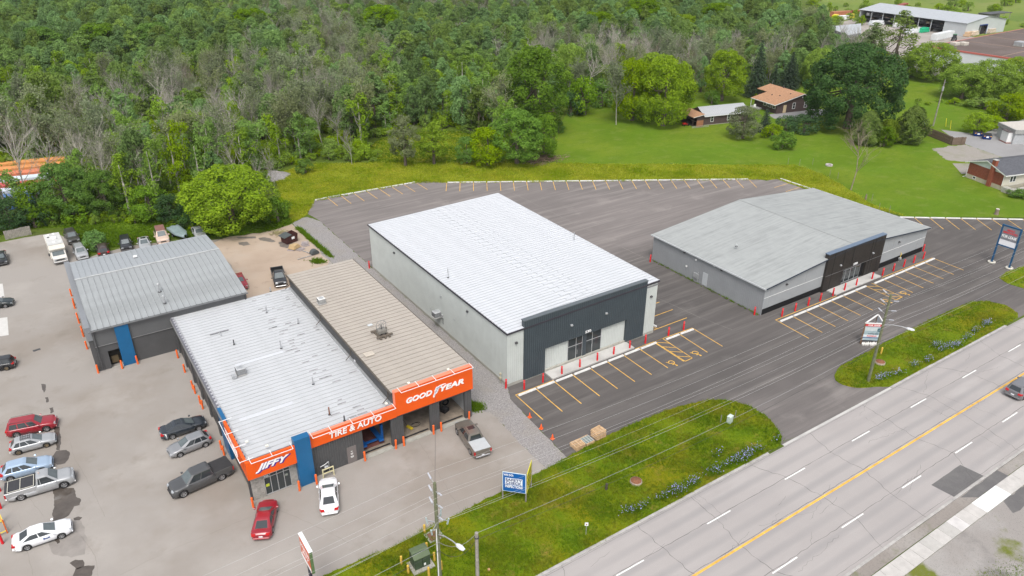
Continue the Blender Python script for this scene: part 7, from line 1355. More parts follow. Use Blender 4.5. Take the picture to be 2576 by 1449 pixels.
broad('round_a', 11, 9, 60, 70, .48, LM['forest'], .53, .45, .9, (.14,.21), seed=1); broad('round_b', 12, 8, 56, 70, .46, LM['forest'], .53, .45, 1.2, (.14,.21), seed=2); broad('round_c', 10, 9.5, 60, 70, .5, LM['forest'], .5, .45, .7, (.14,.2), seed=3); broad('tall_a', 15, 7, 60, 66, .46, LM['forest'], .54, .46, 1.5, (.14,.2), seed=4)
broad('big_a', 15, 17, 150, 100, .46, LM['bright'], .5, .41, .8, (.085,.135), seed=5); broad('big_b', 17, 15, 140, 100, .46, LM['mid'], .51, .41, .9, (.09,.14), seed=6); broad('med_a', 10, 9, 80, 75, .36, LM['bright'], .5, .45, .8, (.11,.17), seed=7)
broad('poplar_a', 15, 6, 80, 48, .36, LM['silver'], .5, .47, 1.5, (.13,.2), seed=14)
broad('huge_a', 20, 24, 270, 95, .56, LM['dark'], .5, .44, .75, (.06,.1), seed=12)
broad('open_a', 9, 6.5, 60, 75, .32, LM['bright'], .58, .42, .8, (.12,.18), seed=8)
broad('bush_a', 3, 4.2, 36, 46, .26, LM['under'], .42, .44, .7, (.15,.22), seed=9); broad('bush_b', 3.4, 3.6, 34, 46, .26, LM['under'], .45, .47, .8, (.15,.23), seed=10)
def vine(key, H, seed):
    global rng; rng = np.random.default_rng(seed); random.seed(seed); nl = 22; z = np.linspace(.12, .97, nl)*H; a = rng.uniform(0, 6.3, nl); rr = rng.uniform(.15,1.0,nl)*(1.15-z/H*.5); lean = rng.uniform(-1,1,2); cen = np.stack([np.cos(a)*rr+lean[0]*z/H, np.sin(a)*rr+lean[1]*z/H, z], 1)
    for k in range(6):
        zz = rng.uniform(.45,.95)*H; aa = rng.uniform(0,6.3); q = rng.uniform(1.2,2.4); cen = np.vstack([cen, [[math.cos(aa)*q+lean[0]*zz/H, math.sin(aa)*q+lean[1]*zz/H, zz]]])
    rad = rng.uniform(.55,1.15,len(cen)); c, n, s = lobes_leaves(cen, rad, (70*rad**1.5).astype(int)+12, .36, np.array([0,0,H*.4])); proto(key, leaves(key+'_crown', c, n, s, LM['vine']), trunk_mesh(key+'_trunk', H*1.25, .2, [tuple(cen[-k]) for k in range(1,6)], deadbark), H, 3.6)
vine('vine_a', 10, 31); vine('vine_b', 11, 32); vine('vine_c', 8, 33)
def dead(key, H, seed, spread=1.0, twigs=1.0, leafy=0):
    global rng; random.seed(seed); rng = np.random.default_rng(seed); mb = MB(); tips = []
    def grow(p, d, L, r, lv):
        n = 3; pts = [p]; q = p.copy(); dd = d.copy()
        for i in range(n): dd = (dd+Vector((random.gauss(0,.13),random.gauss(0,.13),.1*(lv > 0)))).normalized(); q = q+dd*L/n; pts.append(q.copy())
        mb.tube(pts, [r*(1-.75*i/n) for i in range(n+1)], 6 if lv == 0 else 4 if lv == 1 else 3, False)
        if lv >= 3: tips.extend(pts[1:]); return
        k = int(([16,6,5][lv])*twigs*random.uniform(.8,1.2))
        for i in range(max(2,k)):
            t = random.uniform(.3 if lv == 0 else .2, 1.0)*n; j = min(n-1, int(t)); s = pts[j].lerp(pts[j+1], t-j); a = random.uniform(0,6.3); perp = dd.orthogonal().normalized(); perp.rotate(Matrix.Rotation(a, 3, dd)); an = random.uniform(.45,.9)*spread; nd = (dd*math.cos(an)+perp*math.sin(an)).normalized()
            grow(s, nd, L*random.uniform(.34,.55)*(1.15-.35*t/n if lv == 0 else 1), max(.014, r*random.uniform(.34,.5)), lv+1)
    grow(Vector((0,0,-.1)), Vector((random.uniform(-.08,.08),random.uniform(-.08,.08),1)), H*.82, H*.0085+.025, 0); me = mb.mesh(key+'_trunk', deadbark); cm = None
    if leafy:
        t = np.array([tuple(p) for p in tips]); idx = rng.integers(0, len(t), leafy); c = t[idx]+rng.normal(size=(leafy,3))*.3; cm = leaves(key+'_crown', c, rng.normal(size=(leafy,3))+np.array([0,0,.6]), rng.uniform(.22,.42,leafy), LM['haze'])
    proto(key, cm, me, H, H*.55)
dead('dead_a', 12, 41); dead('dead_b', 13, 42, .8); dead('dead_c', 10, 43, 1.1); dead('dead_d', 11, 47, .9, .9); dead('sparse_a', 11, 44, .9, .9, 1900); dead('sparse_b', 10, 45, 1.0, .9, 2300); dead('sparse_c', 12, 48, .8, .9, 1600); dead('airy_a', 14, 49, .75, .9, 5200)
def conifer(key, H, W_, seed, mat, dense=1.0, droop=.25):
    global rng; rng = np.random.default_rng(seed); C_, N_, S_ = [], [], []; nz = int(H*2.6)
    for i in range(nz):
        z = H*(.06+.93*i/nz); R0 = W_/2*(1-z/H)**.85+.12; nb = max(5, int(14*dense*R0/(W_/2)+4)); a0 = rng.random()*6
        for j in range(nb):
            a = a0+6.283*j/nb+rng.normal()*.12; L = R0*rng.uniform(.75,1.1); m = max(3, int(L/.16)); t = np.linspace(.15,1,m); p = np.stack([np.cos(a)*L*t, np.sin(a)*L*t, z-droop*L*t**1.5+rng.normal(size=m)*.05], 1); k = 2; p = np.repeat(p, k, 0)+rng.normal(size=(m*k,3))*.09; C_.append(p); N_.append(np.tile([np.cos(a)*.5,np.sin(a)*.5,.9], (m*k,1))+rng.normal(size=(m*k,3))*.45); S_.append(rng.uniform(.25,.42,m*k))
    mb = MB(); mb.tube([(0,0,-.1),(0,0,H*.97)], [H*.018+.05,.03], 7); proto(key, leaves(key+'_crown', np.concatenate(C_), np.concatenate(N_), np.concatenate(S_), mat, .5), mb.mesh(key+'_trunk', bark), H, W_)
conifer('spruce_a', 15, 6, 51, LM['spruce']); conifer('spruce_b', 6, 3.2, 52, LM['spruce'])
def cedar(key, H, W_, seed):
    global rng; rng = np.random.default_rng(seed); N = 7000; z = rng.random(N)**.85*H; prof = np.sqrt(np.clip(1-(z/H)**2.2, 0, 1))*np.clip(.55+z/H*2, 0, 1); a = rng.random(N)*6.283; bump = 1+.2*np.sin(a*4+z*1.3)+.16*np.sin(a*9-z*3)+rng.normal(size=N)*.07; r = W_/2*prof*bump*(.75+.25*rng.random(N)**.5); c = np.stack([np.cos(a)*r, np.sin(a)*r, z+.05], 1); n = np.stack([np.cos(a), np.sin(a), np.full(N,.35)], 1)+rng.normal(size=(N,3))*.45; mb = MB(); mb.tube([(0,0,-.1),(0,0,H*.8)], [.18,.04], 6); proto(key, leaves(key+'_crown', c, n, rng.uniform(.22,.4,N), LM['cedar']), mb.mesh(key+'_trunk', bark), H, W_)
cedar('cedar_a', 7, 4.6, 61)
TREES = {}
def place(key, x, y, H, W_, name, label, cat, group=None, mat=None, rz=None):
    cm, tm, Hp, Wp = PROTO[key]; r = empty(name, (x, y, 0), random.uniform(0,6.28) if rz is None else rz, label, cat, group); r.scale = (W_/Wp, W_/Wp*random.uniform(.94,1.06), H/Hp)
    if tm: o = link('trunk', tm, r)
    if cm:
        c = link('crown', cm, r)
        if mat: c.material_slots[0].link = 'OBJECT'; c.material_slots[0].material = LM[mat]
    TREES.setdefault(key, r); return r
def hz_from(b, topy):
    lo, hi = 0, 60
    for _ in range(40):
        m = (lo+hi)/2
        if PROJ(b.x, b.y, m)[1] > topy: lo = m
        else: hi = m
    return lo
random.seed(77)
for bx, by, ty_, wpx, key, mat, nm, lab in [
 (588,572,424,235,'big_a','bright','maple_tree','broad bright yellow-green maple beside the sandy yard'), (1590,303,150,120,'big_a','bright','maple_tree','left-hand of the two joined bright maples on the lawn'), (1668,316,146,150,'big_a','bright','maple_tree','right-hand and larger of the two joined bright maples on the lawn'), (1640,285,135,130,'big_b','bright','maple_tree','bright maple filling in behind the joined pair on the lawn'),
 (1430,235,112,95,'big_a','bright','broadleaf_tree','bright green tree left of the joined lawn maples at the wood edge'), (1345,338,118,170,'big_b','mid','broadleaf_tree','large mid-green tree standing over the brush heap'), (1300,412,278,140,'big_b','mid','broadleaf_tree','dense leafy tree behind the brush heap'), (1368,402,290,80,'med_a','mid','broadleaf_tree','smaller green tree just above the brush heap'), (1228,416,322,92,'med_a','bright','young_tree','bright rounded young tree at the right of the clearing'), (1092,413,306,80,'open_a','bright','young_tree','airy bright young tree in the middle of the clearing'), (1020,417,288,78,'open_a','haze','young_tree','thin grey-green young tree at the left of the clearing'), (1175,412,345,60,'med_a','mid','young_tree','dark young tree beside the bright rounded one in the clearing'),
 (2130,323,116,225,'huge_a','dark','maple_tree','huge dark green maple right of the brown bungalow'), (1898,244,98,62,'spruce_a',None,'spruce_tree','tallest dark spruce left of the bungalow'), (1982,222,128,58,'spruce_a',None,'spruce_tree','dark blue-green spruce behind the bungalow roof'), (1942,240,160,48,'spruce_a',None,'spruce_tree','smaller spruce between the two tall ones'), (1922,332,272,36,'spruce_b',None,'spruce_tree','little spruce beside the silvery lawn tree'),
 (2050,218,122,78,'big_a','bright','broadleaf_tree','bright tree between the spruce and the dark maple'), (1815,254,128,106,'big_b','bright','broadleaf_tree','rounded green tree behind the outbuilding'), (1738,258,172,60,'airy_a','silver','willow_tree','pale willow between the lawn maples and the outbuilding'), (1868,348,268,84,'med_a','silver','olive_tree','silvery rounded tree before the outbuilding'),
 (2175,364,280,52,'cedar_a',None,'cedar_tree','left-hand of the clipped-looking cedars under the dark maple'), (2228,360,300,46,'cedar_a',None,'cedar_tree','middle cedar of the row under the dark maple'), (2285,360,268,64,'cedar_a',None,'cedar_tree','right-hand and largest cedar beside the plank fence'), (2222,368,318,46,'med_a','mid','shrub','leafy shrub at the foot of the cedar row'),
 (2332,200,108,115,'big_a','bright','broadleaf_tree','bright tree against the corner of the white-walled store'), (2395,205,160,70,'med_a','bright','broadleaf_tree','small bright tree below the store door'), (2418,248,160,105,'big_a','bright','broadleaf_tree','rounded lime tree, first of the row before the store'), (2478,252,152,110,'big_a','bright','broadleaf_tree','rounded lime tree, second of the row before the store'), (2545,248,146,110,'big_a','bright','broadleaf_tree','rounded lime tree, third of the row before the store'), (2455,335,284,62,'med_a','bright','shrub','bright shrub behind the blue waste bins'), (2495,325,292,50,'med_a','bright','shrub','low bright shrub beside the restaurant wall'), (2530,300,238,80,'med_a','bright','broadleaf_tree','small lime tree over the restaurant roof'), (2572,295,232,70,'med_a','bright','broadleaf_tree','lime tree at the right frame edge above the restaurant'), (2480,275,250,90,'bush_a','bright','shrub','spreading weedy shrub on the far lawn bank'), (2560,495,478,50,'bush_a','mid','shrub','low garden shrub at the foot of the ramp'),
 (2182,172,56,66,'poplar_a','poplar','poplar_tree','thin grey-green poplar, nearer of two before the warehouse'), (2246,170,26,80,'poplar_a','poplar','poplar_tree','tall airy poplar, farther of two before the warehouse'), (2200,190,130,50,'med_a','mid','broadleaf_tree','green tree between the dark maple and the poplars'), (2290,190,140,60,'med_a','mid','broadleaf_tree','mid-green tree beside the bright store-corner tree'),
 (1942,348,312,52,'bush_b','bright','shrub','bright round shrub behind the darker one on the lawn'), (1966,374,330,66,'bush_a','mid','shrub','round mid-green shrub nearest the meadow on the lawn'), (1975,334,292,60,'bush_a','dark','shrub','left half of the dark hedge before the bungalow'), (2022,334,288,64,'bush_b','dark','shrub','right half of the dark hedge before the bungalow'),
 (1470,288,195,86,'bush_a','mid','shrub','big green thicket left of the lawn maples'), (1512,268,198,64,'bush_b','mid','shrub','pale green thicket behind the lawn thin dead tree'), (1436,290,228,64,'bush_b','dark','shrub','dark thicket at the lawn corner'), (1404,332,304,36,'bush_b','mid','shrub','small round bush below the large mid-green tree'), (1790,262,228,40,'bush_a','mid','shrub','low bush behind the outbuilding ridge'),
 (640,112,22,105,'big_b','mid','woodland_tree','big dark round tree rising left of centre in the far wood'), (964,120,14,125,'big_b','mid','woodland_tree','biggest round tree standing above the far wood'), (1612,100,-4,115,'big_b','mid','woodland_tree','tall dark green crown at the top edge above the lawn maples'), (1716,104,36,85,'big_a','bright','woodland_tree','bright round crown in the wood above the outbuilding'), (1800,90,8,110,'big_b','mid','woodland_tree','broad green crown left of the lumber yard'), (1235,130,62,70,'med_a','bright','woodland_tree','small bright crown in the grey part of the wood'), (870,75,10,70,'big_b','mid','woodland_tree','green crown left of the biggest round tree'), (1500,110,30,110,'big_b','mid','woodland_tree','wide green crown behind the grey snags above the lawn'), (120,175,70,120,'big_b','mid','woodland_tree','broad green crown at the upper left of the wood'), (270,170,60,130,'big_b','mid','woodland_tree','wide green crown right of the upper left one'), (400,160,58,110,'big_b','mid','woodland_tree','green crown third along the upper left of the wood'), (112,562,455,84,'med_a','mid','broadleaf_tree','green tree low before the striped boxes'), (178,552,414,115,'big_b','mid','broadleaf_tree','dense tree second from the left behind the motorhome'), (275,548,432,95,'big_b','mid','broadleaf_tree','dense tree above the grass bank and black SUV'), (385,552,470,100,'med_a','mid','broadleaf_tree','rounded bush-like tree left of the bright maple'), (430,556,490,80,'med_a','dark','broadleaf_tree','dark bushy tree tucked against the bright maple'), (30,575,500,90,'med_a','dark','broadleaf_tree','dark shrubby tree at the left edge above the board fence'), (90,572,515,70,'bush_a','dark','shrub','dark shrub behind the board fence'), (200,556,505,70,'bush_b','mid','shrub','green shrub behind the motorhome roof'), (700,560,500,70,'bush_a','mid','shrub','weedy shrub at the right foot of the bright maple'), (480,572,530,60,'bush_a','dark','shrub','dark weeds behind the old silver sedan')]:
    b = G(bx, by); H = hz_from(b, ty_); d = math.sqrt(b.x**2+b.y**2+CAM_H**2); place(key, b.x, b.y, max(1.5, H), wpx*d/FPX, nm, lab, 'tree' if nm not in ('shrub',) else 'shrub', None, mat)
for bx, by, ty_, key, lab in [(2140,478,302,'dead_c','bare dead tree standing alone behind the grey building'), (1550,314,170,'sparse_a','thin dying tree at the left edge of the lawn maples'), (60,520,300,'dead_a','great pale leafless tree leaning over the striped boxes'), (140,500,330,'dead_c','pale leafless tree right of the great leaning one'), (690,470,400,'dead_c','grey snag standing beside the gravel heap'), (655,500,405,'dead_d','broken grey snag behind the bright maple'), (885,413,320,'dead_b','slim grey dead tree at the left of the clearing')]:
    b = G(bx, by); H = hz_from(b, ty_); dt_ = place(key, b.x, b.y, H, H*.5, 'dead_tree', lab, 'tree')
    if 'alone' in lab: c_ = dt_.children[0]; c_.material_slots[0].link = 'OBJECT'; c_.material_slots[0].material = barkmat('brown_dead_wood', (.24,.2,.155), .05)
for bx, by, ty_, lab in [(405,546,362,'tall vine-wrapped trunk, brightest of the green columns'), (330,546,400,'vine-wrapped trunk left of the brightest green column'), (460,520,318,'vine-wrapped trunk rising behind the bright maple'), (25,556,350,'vine-wrapped trunk at the left edge before the striped boxes'), (78,560,430,'short vine-wrapped trunk half hiding the striped boxes'), (-8,556,380,'vine-wrapped trunk cut by the left frame edge'), (545,480,305,'slim vine-wrapped trunk behind the bright maple crown'), (620,470,330,'vine-wrapped trunk right behind the bright maple')]:
    b = G(bx, by); H = hz_from(b, ty_); place(random.choice(('vine_a','vine_b')), b.x, b.y, H, 3.8, 'vine_covered_tree', lab, 'tree')
# woodland: the nearest three hundred as things, the rest as one mass
def inside(poly, x, y):
    c = False; n = len(poly)
    for i in range(n):
        x1, y1 = poly[i]; x2, y2 = poly[i-1]
        if (y1 > y) != (y2 > y) and x < (x2-x1)*(y-y1)/(y2-y1)+x1: c = not c
    return c
FOREST = [(-260,560),(60,545),(200,535),(330,530),(455,535),(560,500),(690,470),(690,428),(760,408),(925,406),(905,382),(965,340),(1050,326),(1160,322),(1245,365),(1290,385),(1335,335),(1420,270),(1530,248),(1560,228),(1700,238),(1800,232),(1900,222),(1990,212),(2060,200),(2180,180),(2210,175),(2085,125),(2010,85),(1985,30),(1935,-18),(1300,-22),(600,-24),(-260,-26)]
DZ = [(200,430,240,90,.75),(60,480,90,80,.5),(720,330,260,100,.8),(930,420,130,60,.4),(1150,10,430,60,1.5),(760,20,160,40,.6),(1370,190,120,60,.7),(1620,200,170,45,.85),(1890,180,80,40,.6),(430,280,180,60,.55),(860,150,170,70,.75),(2100,150,70,40,.5)]; GZ = [(180,150,260,70,.9),(450,140,150,60,.7),(960,115,80,50,.6),(1300,130,150,60,.5),(1450,60,150,40,.6),(1750,70,200,50,.8),(1150,260,120,60,.7)]
def pdead(px, py): return max(0, min(.7, .12+sum(a*math.exp(-((px-x)/sx)**2-((py-y)/sy)**2) for x, y, sx, sy, a in DZ)-sum(a*math.exp(-((px-x)/sx)**2-((py-y)/sy)**2) for x, y, sx, sy, a in GZ)))
random.seed(5); cand = []; st = 5.2
corners = [G(px, py) for px, py in ((-260,560),(1300,400),(2270,170),(1985,-18),(1300,-22),(-260,-26))]; x0, x1 = min(c.x for c in corners), max(c.x for c in corners); y0, y1 = min(c.y for c in corners), max(c.y for c in corners)
yy = y0
while yy < y1:
    xx = x0
    while xx < x1:
        x = xx+random.uniform(-2.3,2.3); y = yy+random.uniform(-2.3,2.3); px, py = PROJ(x, y)
        if -230 < px < 2700 and inside(FOREST, px, py) and not (px < 165 and 425 < py < 548):
            d = math.hypot(x, y)
            if d < 330 or random.random() < .75:
                pd = pdead(px, py); u = random.random()
                if u < pd*.56: k = random.choice(('dead_a','dead_b','dead_c','dead_d','dead_a'))
                elif u < pd: k = random.choice(('sparse_a','sparse_b','sparse_c'))
                elif d < 260 and random.random() < .5+.35*pd: k = random.choice(('vine_a','vine_b','vine_c'))
                else: k = random.choice(('round_a','round_b','round_c','tall_a','tall_a'))
                cand.append((d, x, y, k, px, py))
        xx += st
    yy += st
cand.sort(key=lambda c: c[0])
def dims(k):
    if k[:4] == 'dead' or k[:4] == 'spar': H = random.uniform(8,14.5); return H, H*random.uniform(.42,.6)
    if k[:4] == 'vine': H = random.uniform(6.5,12.5); return H, random.uniform(3,5)
    H = random.uniform(7.5,15); return H, H*random.uniform(.45,.72)
KL = {'dead': ('dead_tree', 'grey leafless tree', 'leafless trees of the near wood'), 'spar': ('dying_tree', 'half-dead grey-green tree', 'half-dead trees of the near wood'), 'vine': ('vine_covered_tree', 'vine-smothered green trunk', 'vine-smothered trunks of the near wood'), 'roun': ('woodland_tree', 'leafy green tree', 'leafy trees of the near wood'), 'tall': ('woodland_tree', 'leafy green tree', 'leafy trees of the near wood')}
def zone(px, py):
    for lim, wd in ((170,'above striped boxes'), (330,'behind the motorhome'), (470,'behind the tall vine columns'), (640,'behind the bright maple'), (800,'beyond the gravel heap'), (960,'left of the clearing'), (1260,'behind the clearing')):
        if px < lim: break
    else: wd = 'behind the lawn'
    return wd, 'at the wood edge' if py > 490 or (px > 690 and py > 385) else 'partway into the wood' if py > 400 else 'deep in the wood'
near = []
for d, x, y, k, px, py in cand[:290]:
    H, W_ = dims(k); nm, lab, gr = KL[k[:4]]; zw, zd = zone(px, py); big = 'tall ' if H > 11 else 'low ' if H < 8 else ''
    near.append((px, place(k, x, y, H, W_, nm, '%s%s %s, %s' % (big, lab, zd, zw), 'tree', gr+' '+zw)))
near.sort(key=lambda q: q[0]); byl = {}
for px, o in near: byl.setdefault(o['label'], []).append(o)
for lab, os_ in byl.items():
    if len(os_) > 1:
        for i, o in enumerate(os_): o['label'] = '%s, %s from left' % (lab, ORD[min(i, 24)])
for key in PROTO: pass
def scatter(name, pts, label, cat):
    """pts: (x,y,z,key index,rz,sx,sz); one object that stands for an uncountable mass"""
    keys = sorted(set(p[3] for p in pts)); me = bpy.data.meshes.new(name); me.vertices.add(len(pts)); me.vertices.foreach_set('co', np.array([p[:3] for p in pts], np.float32).ravel())
    at = me.attributes.new('kind_id', 'INT', 'POINT'); at.data.foreach_set('value', np.array([keys.index(p[3]) for p in pts], np.int32))
    at = me.attributes.new('turn', 'FLOAT_VECTOR', 'POINT'); at.data.foreach_set('vector', np.array([(0,0,p[4]) for p in pts], np.float32).ravel())
    at = me.attributes.new('size', 'FLOAT_VECTOR', 'POINT'); at.data.foreach_set('vector', np.array([(p[5],p[5],p[6]) for p in pts], np.float32).ravel())
    o = link(name, me); tag(o, label, cat, None, 'stuff'); ng = bpy.data.node_groups.new(name, 'GeometryNodeTree'); ng.interface.new_socket('Geometry', in_out='INPUT', socket_type='NodeSocketGeometry'); ng.interface.new_socket('Geometry', in_out='OUTPUT', socket_type='NodeSocketGeometry')
    gi = ng.nodes.new('NodeGroupInput'); go = ng.nodes.new('NodeGroupOutput'); jn = ng.nodes.new('GeometryNodeJoinGeometry'); ng.links.new(jn.outputs[0], go.inputs[0])
    def attr(n_, ty):
        a = ng.nodes.new('GeometryNodeInputNamedAttribute'); a.data_type = ty; a.inputs[0].default_value = n_; return a.outputs[0]
    ki, tu, sz = attr('kind_id','INT'), attr('turn','FLOAT_VECTOR'), attr('size','FLOAT_VECTOR')
    for i, key in enumerate(keys):
        for ch in TREES[key].children:
            oi = ng.nodes.new('GeometryNodeObjectInfo'); oi.inputs['Object'].default_value = ch; oi.inputs['As Instance'].default_value = True; oi.transform_space = 'ORIGINAL'
            cp = ng.nodes.new('FunctionNodeCompare'); cp.data_type = 'INT'; cp.operation = 'EQUAL'; ng.links.new(ki, cp.inputs[2]); cp.inputs[3].default_value = i
            ip = ng.nodes.new('GeometryNodeInstanceOnPoints'); ng.links.new(gi.outputs[0], ip.inputs['Points']); ng.links.new(cp.outputs[0], ip.inputs['Selection']); ng.links.new(oi.outputs['Geometry'], ip.inputs['Instance']); er = ng.nodes.new('FunctionNodeEulerToRotation'); ng.links.new(tu, er.inputs[0]); ng.links.new(er.outputs[0], ip.inputs['Rotation']); ng.links.new(sz, ip.inputs['Scale']); ng.links.new(ip.outputs[0], jn.inputs[0])
    md = o.modifiers.new('scatter', 'NODES'); md.node_group = ng; return o
pts = []
for d, x, y, k, px, py in cand[290:]:
    if k not in TREES: continue
    H, W_ = dims(k); _, _, Hp, Wp = PROTO[k]; pts.append((x, y, 0, k, random.uniform(0,6.28), W_/Wp, H/Hp))
scatter('distant_woodland', pts, 'mixed green and grey woodland stretching to the top of the picture', 'woodland')
# understory: ground-level thicket between the trunks
ubs = [place('bush_a', 5, 133, 3, 4.5, 'shrub', 'low shrub at the wood edge right behind the workshop', 'shrub'), place('bush_b', 48, 152, 3, 4, 'shrub', 'low shrub at the wood edge beyond the gravel heap', 'shrub')]
pts = []; st = 4.0; yy = y0
while yy < y1:
    xx = x0
    while xx < x1:
        x = xx+random.uniform(-2,2); y = yy+random.uniform(-2,2); px, py = PROJ(x, y)
        if -230 < px < 2700 and inside(FOREST, px, py) and not (px < 165 and 440 < py < 540) and (math.hypot(x,y) < 300 or random.random() < .5): pts.append((x, y, -.2, random.choice(('bush_a','bush_b')), random.uniform(0,6.28), random.uniform(.7,1.5), random.uniform(.5,1.25)))
        xx += st
    yy += st
for px, py, n_, sp in ((1180,320,14,60),(930,400,10,25),(720,412,12,40),(2440,262,16,60),(2560,150,10,40),(330,556,40,150),(60,560,14,60),(560,570,24,55),(690,525,14,12),(1500,265,10,50),(2100,215,12,80),(1740,250,10,90)):
    for _ in range(n_): b = G(random.gauss(px, sp), random.gauss(py, 5)); pts.append((b.x, b.y, -.15, random.choice(('bush_a','bush_b')), random.uniform(0,6.28), random.uniform(.35,.8), random.uniform(.3,.65)))
for _ in range(160):
    b = G(random.uniform(2040,3000), random.uniform(-60,70)); pts.append((b.x, b.y, -.1, random.choice(('bush_a','bush_b')), random.uniform(0,6.28), random.uniform(.8,2.2), random.uniform(.6,1.6)))
scatter('undergrowth', pts, 'tangled green undergrowth between the trunks and along the banks', 'undergrowth')
# ---------------------------------------------------------------- grass, weeds and flowers
def grassmat(name, a, b, c2, sc):
    m, t, bs = newmat(name); g = nn(t, 'ShaderNodeNewGeometry'); p = g.outputs['Position']; o = mixc(t, a, b, g.outputs['Random Per Island']); o = mixc(t, o, c2, ramp(t, noise(t, p, sc, 4), .45, .62, 0, .85)); t.links.new(o, bs.inputs['Base Color']); bs.inputs['Roughness'].default_value = .7; bs.inputs['Specular IOR Level'].default_value = .08
    tr = nn(t, 'ShaderNodeBsdfTranslucent'); t.links.new(o, tr.inputs[0]); mx = nn(t, 'ShaderNodeMixShader'); mx.inputs[0].default_value = .45; t.links.new(bs.outputs[0], mx.inputs[1]); t.links.new(tr.outputs[0], mx.inputs[2]); t.links.new(mx.outputs[0], t.nodes['Material Output'].inputs[0]); return m
def poly_pts(poly, n, clip=None):
    P_ = np.array(poly); lo, hi = P_.min(0), P_.max(0); out = []; tries = 0
    while len(out) < n and tries < 60:
        q = rng.uniform(lo, hi, (n*2,2)); x, y = q[:,0], q[:,1]; c = np.zeros(len(q), bool)
        for i in range(len(P_)):
            x1, y1 = P_[i]; x2, y2 = P_[i-1]; cond = ((y1 > y) != (y2 > y)); xx = np.where(cond, (x2-x1)*(y-y1)/((y2-y1) if y2 != y1 else 1e-9)+x1, 0); c ^= cond & (x < xx)
        out += list(q[c]); tries += 1
    return np.array(out[:n])
def tufts(name, p, hgt, wid, mat, par, z=0.0, blades=3, lean=.7):
    N = len(p)*blades; b = np.repeat(p, blades, 0)+rng.normal(size=(N,2))*.05; a = rng.random(N)*6.283; h = np.repeat(hgt, blades)*rng.uniform(.6,1.2,N); w_ = wid*rng.uniform(.6,1.4,N)/2; ln = rng.normal(size=(N,2))*lean*h[:,None]; z0 = np.full(N, z)
    v0 = np.stack([b[:,0]-np.cos(a)*w_, b[:,1]-np.sin(a)*w_, z0], 1); v1 = np.stack([b[:,0]+np.cos(a)*w_, b[:,1]+np.sin(a)*w_, z0], 1); v2 = np.stack([b[:,0]+ln[:,0], b[:,1]+ln[:,1], z0+h], 1)
    me = arr_mesh(name, np.stack([v0,v1,v2],1).reshape(-1,3), np.arange(3*N).reshape(-1,3), mat); o = link(name, me, par); return tag(o, kind='stuff')
rng = np.random.default_rng(3)
gv = grassmat('verge_blades', (.09,.165,.006), (.19,.29,.012), (.25,.25,.02), .22); gm_ = grassmat('meadow_blades', (.26,.32,.006), (.44,.46,.05), (.2,.3,.005), .16); gb = grassmat('weed_blades', (.08,.16,.006), (.16,.26,.012), (.11,.2,.006), .3); gl_ = grassmat('lawn_blades', (.06,.125,.012), (.1,.18,.02), (.12,.17,.03), .3)
def patchy(p, sc, lo, hi):
    v = np.sin(p[:,0]*sc+1.3)*np.sin(p[:,1]*sc*1.3+.4)+.6*np.sin(p[:,0]*sc*2.3+p[:,1]*sc*1.7); return lo+(hi-lo)*np.clip(.5+v*.4, 0, 1)
v1c = [q for q in v1_poly]
p = poly_pts(v1_poly, 34000); p = p[(p[:,0] > 8)]; tufts('verge_grass', p, patchy(p, .5, .06, .34), .05, gv, V1, .07)
p = poly_pts(v2_poly, 9000); tufts('island_grass', p, patchy(p, .45, .05, .32), .05, gv, V2, .07)
p = poly_pts(v3_poly, 2500); tufts('corner_grass', p, patchy(p, .5, .06, .2), .07, gv, V3, .07)
p = poly_pts(mead_poly, 30000); tufts('meadow_grass', p, patchy(p, .3, .15, .5), .08, gm_, MEAD, .012, 3, .9)
p = poly_pts(clear_poly, 9000); tufts('clearing_grass', p, patchy(p, .3, .15, .5), .09, gb, CLEAR, .016, 3, .9)
p = poly_pts(bank_poly, 16000); tufts('bank_weeds', p, patchy(p, .35, .12, .6), .11, gb, BANK, .016, 3, .8)
g2 = np.array([[G(*C6(318+s*250+random.gauss(0,6), 275+s*215+random.gauss(0,8)))[k] for k in (0,1)] for s in np.linspace(0,1,900)]); tufts('gravel_weeds', g2, np.full(900,.4), .1, gb, GRAV, .02)
g3 = np.array([tuple(G(*C6(random.gauss(470,26), random.gauss(525,9)))[:2]) for s in range(500)]+[tuple(G(*(random.gauss(1190,10), random.gauss(1022,5)))[:2]) for s in range(300)]+[tuple(G(*B2(random.gauss(1660,30), random.gauss(180,14)))[:2]) for s in range(400)]+[(random.gauss(79.8,.12), random.uniform(57.6,79)) for s in range(140)]); tufts('wall_weeds', g3, np.full(len(g3),.28), .1, gb, GRAV, .02)
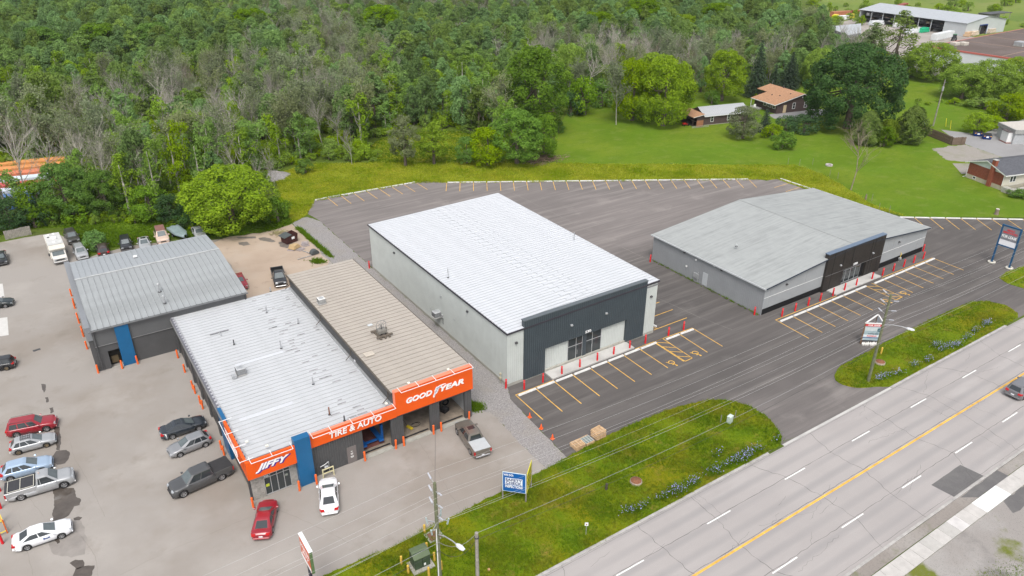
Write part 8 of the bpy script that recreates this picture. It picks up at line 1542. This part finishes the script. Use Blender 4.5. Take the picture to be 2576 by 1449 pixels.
# chicory along the kerb
def flowers(name, px, par, n, mat):
    b = np.array(px); idx = rng.integers(0, len(b), n); c = np.stack([b[idx,0]+rng.normal(size=n)*.5, b[idx,1]+rng.normal(size=n)*.22, rng.uniform(.3,.85,n)], 1); o = link(name, leaves(name, c, rng.normal(size=(n,3))+np.array([0,-.3,1]), rng.uniform(.06,.13,n), mat, .9), par); return tag(o, kind='stuff')
chic = M('chicory_blue', (.3,.3,.52), .8, .2, 3, isl=.35)
fp1 = [(random.uniform(44,59.5), 37.75+random.gauss(0,.18)) for _ in range(14)]+[tuple(G(*B3(*q))[:2]) for q in ((1700,560),(1760,530),(1540,545),(1690,580),(1800,520),(1120,870),(1150,860),(1250,810),(870,970),(930,965),(1360,750),(1590,630),(1500,660),(1010,920))]
flowers('wildflowers', fp1, V1, 750, chic)
fp2 = [tuple(G(*C8(*q))[:2]) for q in ((1640,1000),(1560,1060),(1500,1110),(1430,1160),(1340,1180),(1260,1170),(1300,1200),(1200,1280),(1100,1320),(980,1380),(900,1400),(1650,1010),(1400,1170),(840,1420))]
flowers('wildflowers', fp2, V2, 900, chic)
w1 = np.array([(q[0]+random.gauss(0,.5), q[1]+random.gauss(0,.2)) for q in fp1 for _ in range(30)]); tufts('flower_stems', w1, np.full(len(w1),.6), .06, gb, V1, .07); w2 = np.array([(q[0]+random.gauss(0,.5), q[1]+random.gauss(0,.2)) for q in fp2 for _ in range(30)]); tufts('flower_stems', w2, np.full(len(w2),.6), .06, gb, V2, .07)
g4 = np.array([(random.gauss(cx, 1.3), min(19.4, random.gauss(cy, .45))) for cx, cy in (tuple(G(2500,1452)[:2]), tuple(G(2440,1475)[:2]), tuple(G(2560,1440)[:2])) for _ in range(260)]); tufts('shoulder_weeds', g4, np.full(len(g4),.09), .035, gv, walk, .03)
# ---------------------------------------------------------------- thin summer haze over the whole place
hb = MB().box(-1000, 2000, -500, 2000, -1.2, 75).build('haze', None); hm = bpy.data.materials.new('summer_haze'); hm.use_nodes = True; ht = hm.node_tree; ht.nodes.remove(ht.nodes['Principled BSDF']); pv = nn(ht, 'ShaderNodeVolumePrincipled'); pv.inputs['Color'].default_value = (.88,.91,.95,1); pv.inputs['Density'].default_value = .00006; ht.links.new(pv.outputs[0], ht.nodes['Material Output'].inputs['Volume']); hb.data.materials.append(hm); tag(hb, kind='stuff')
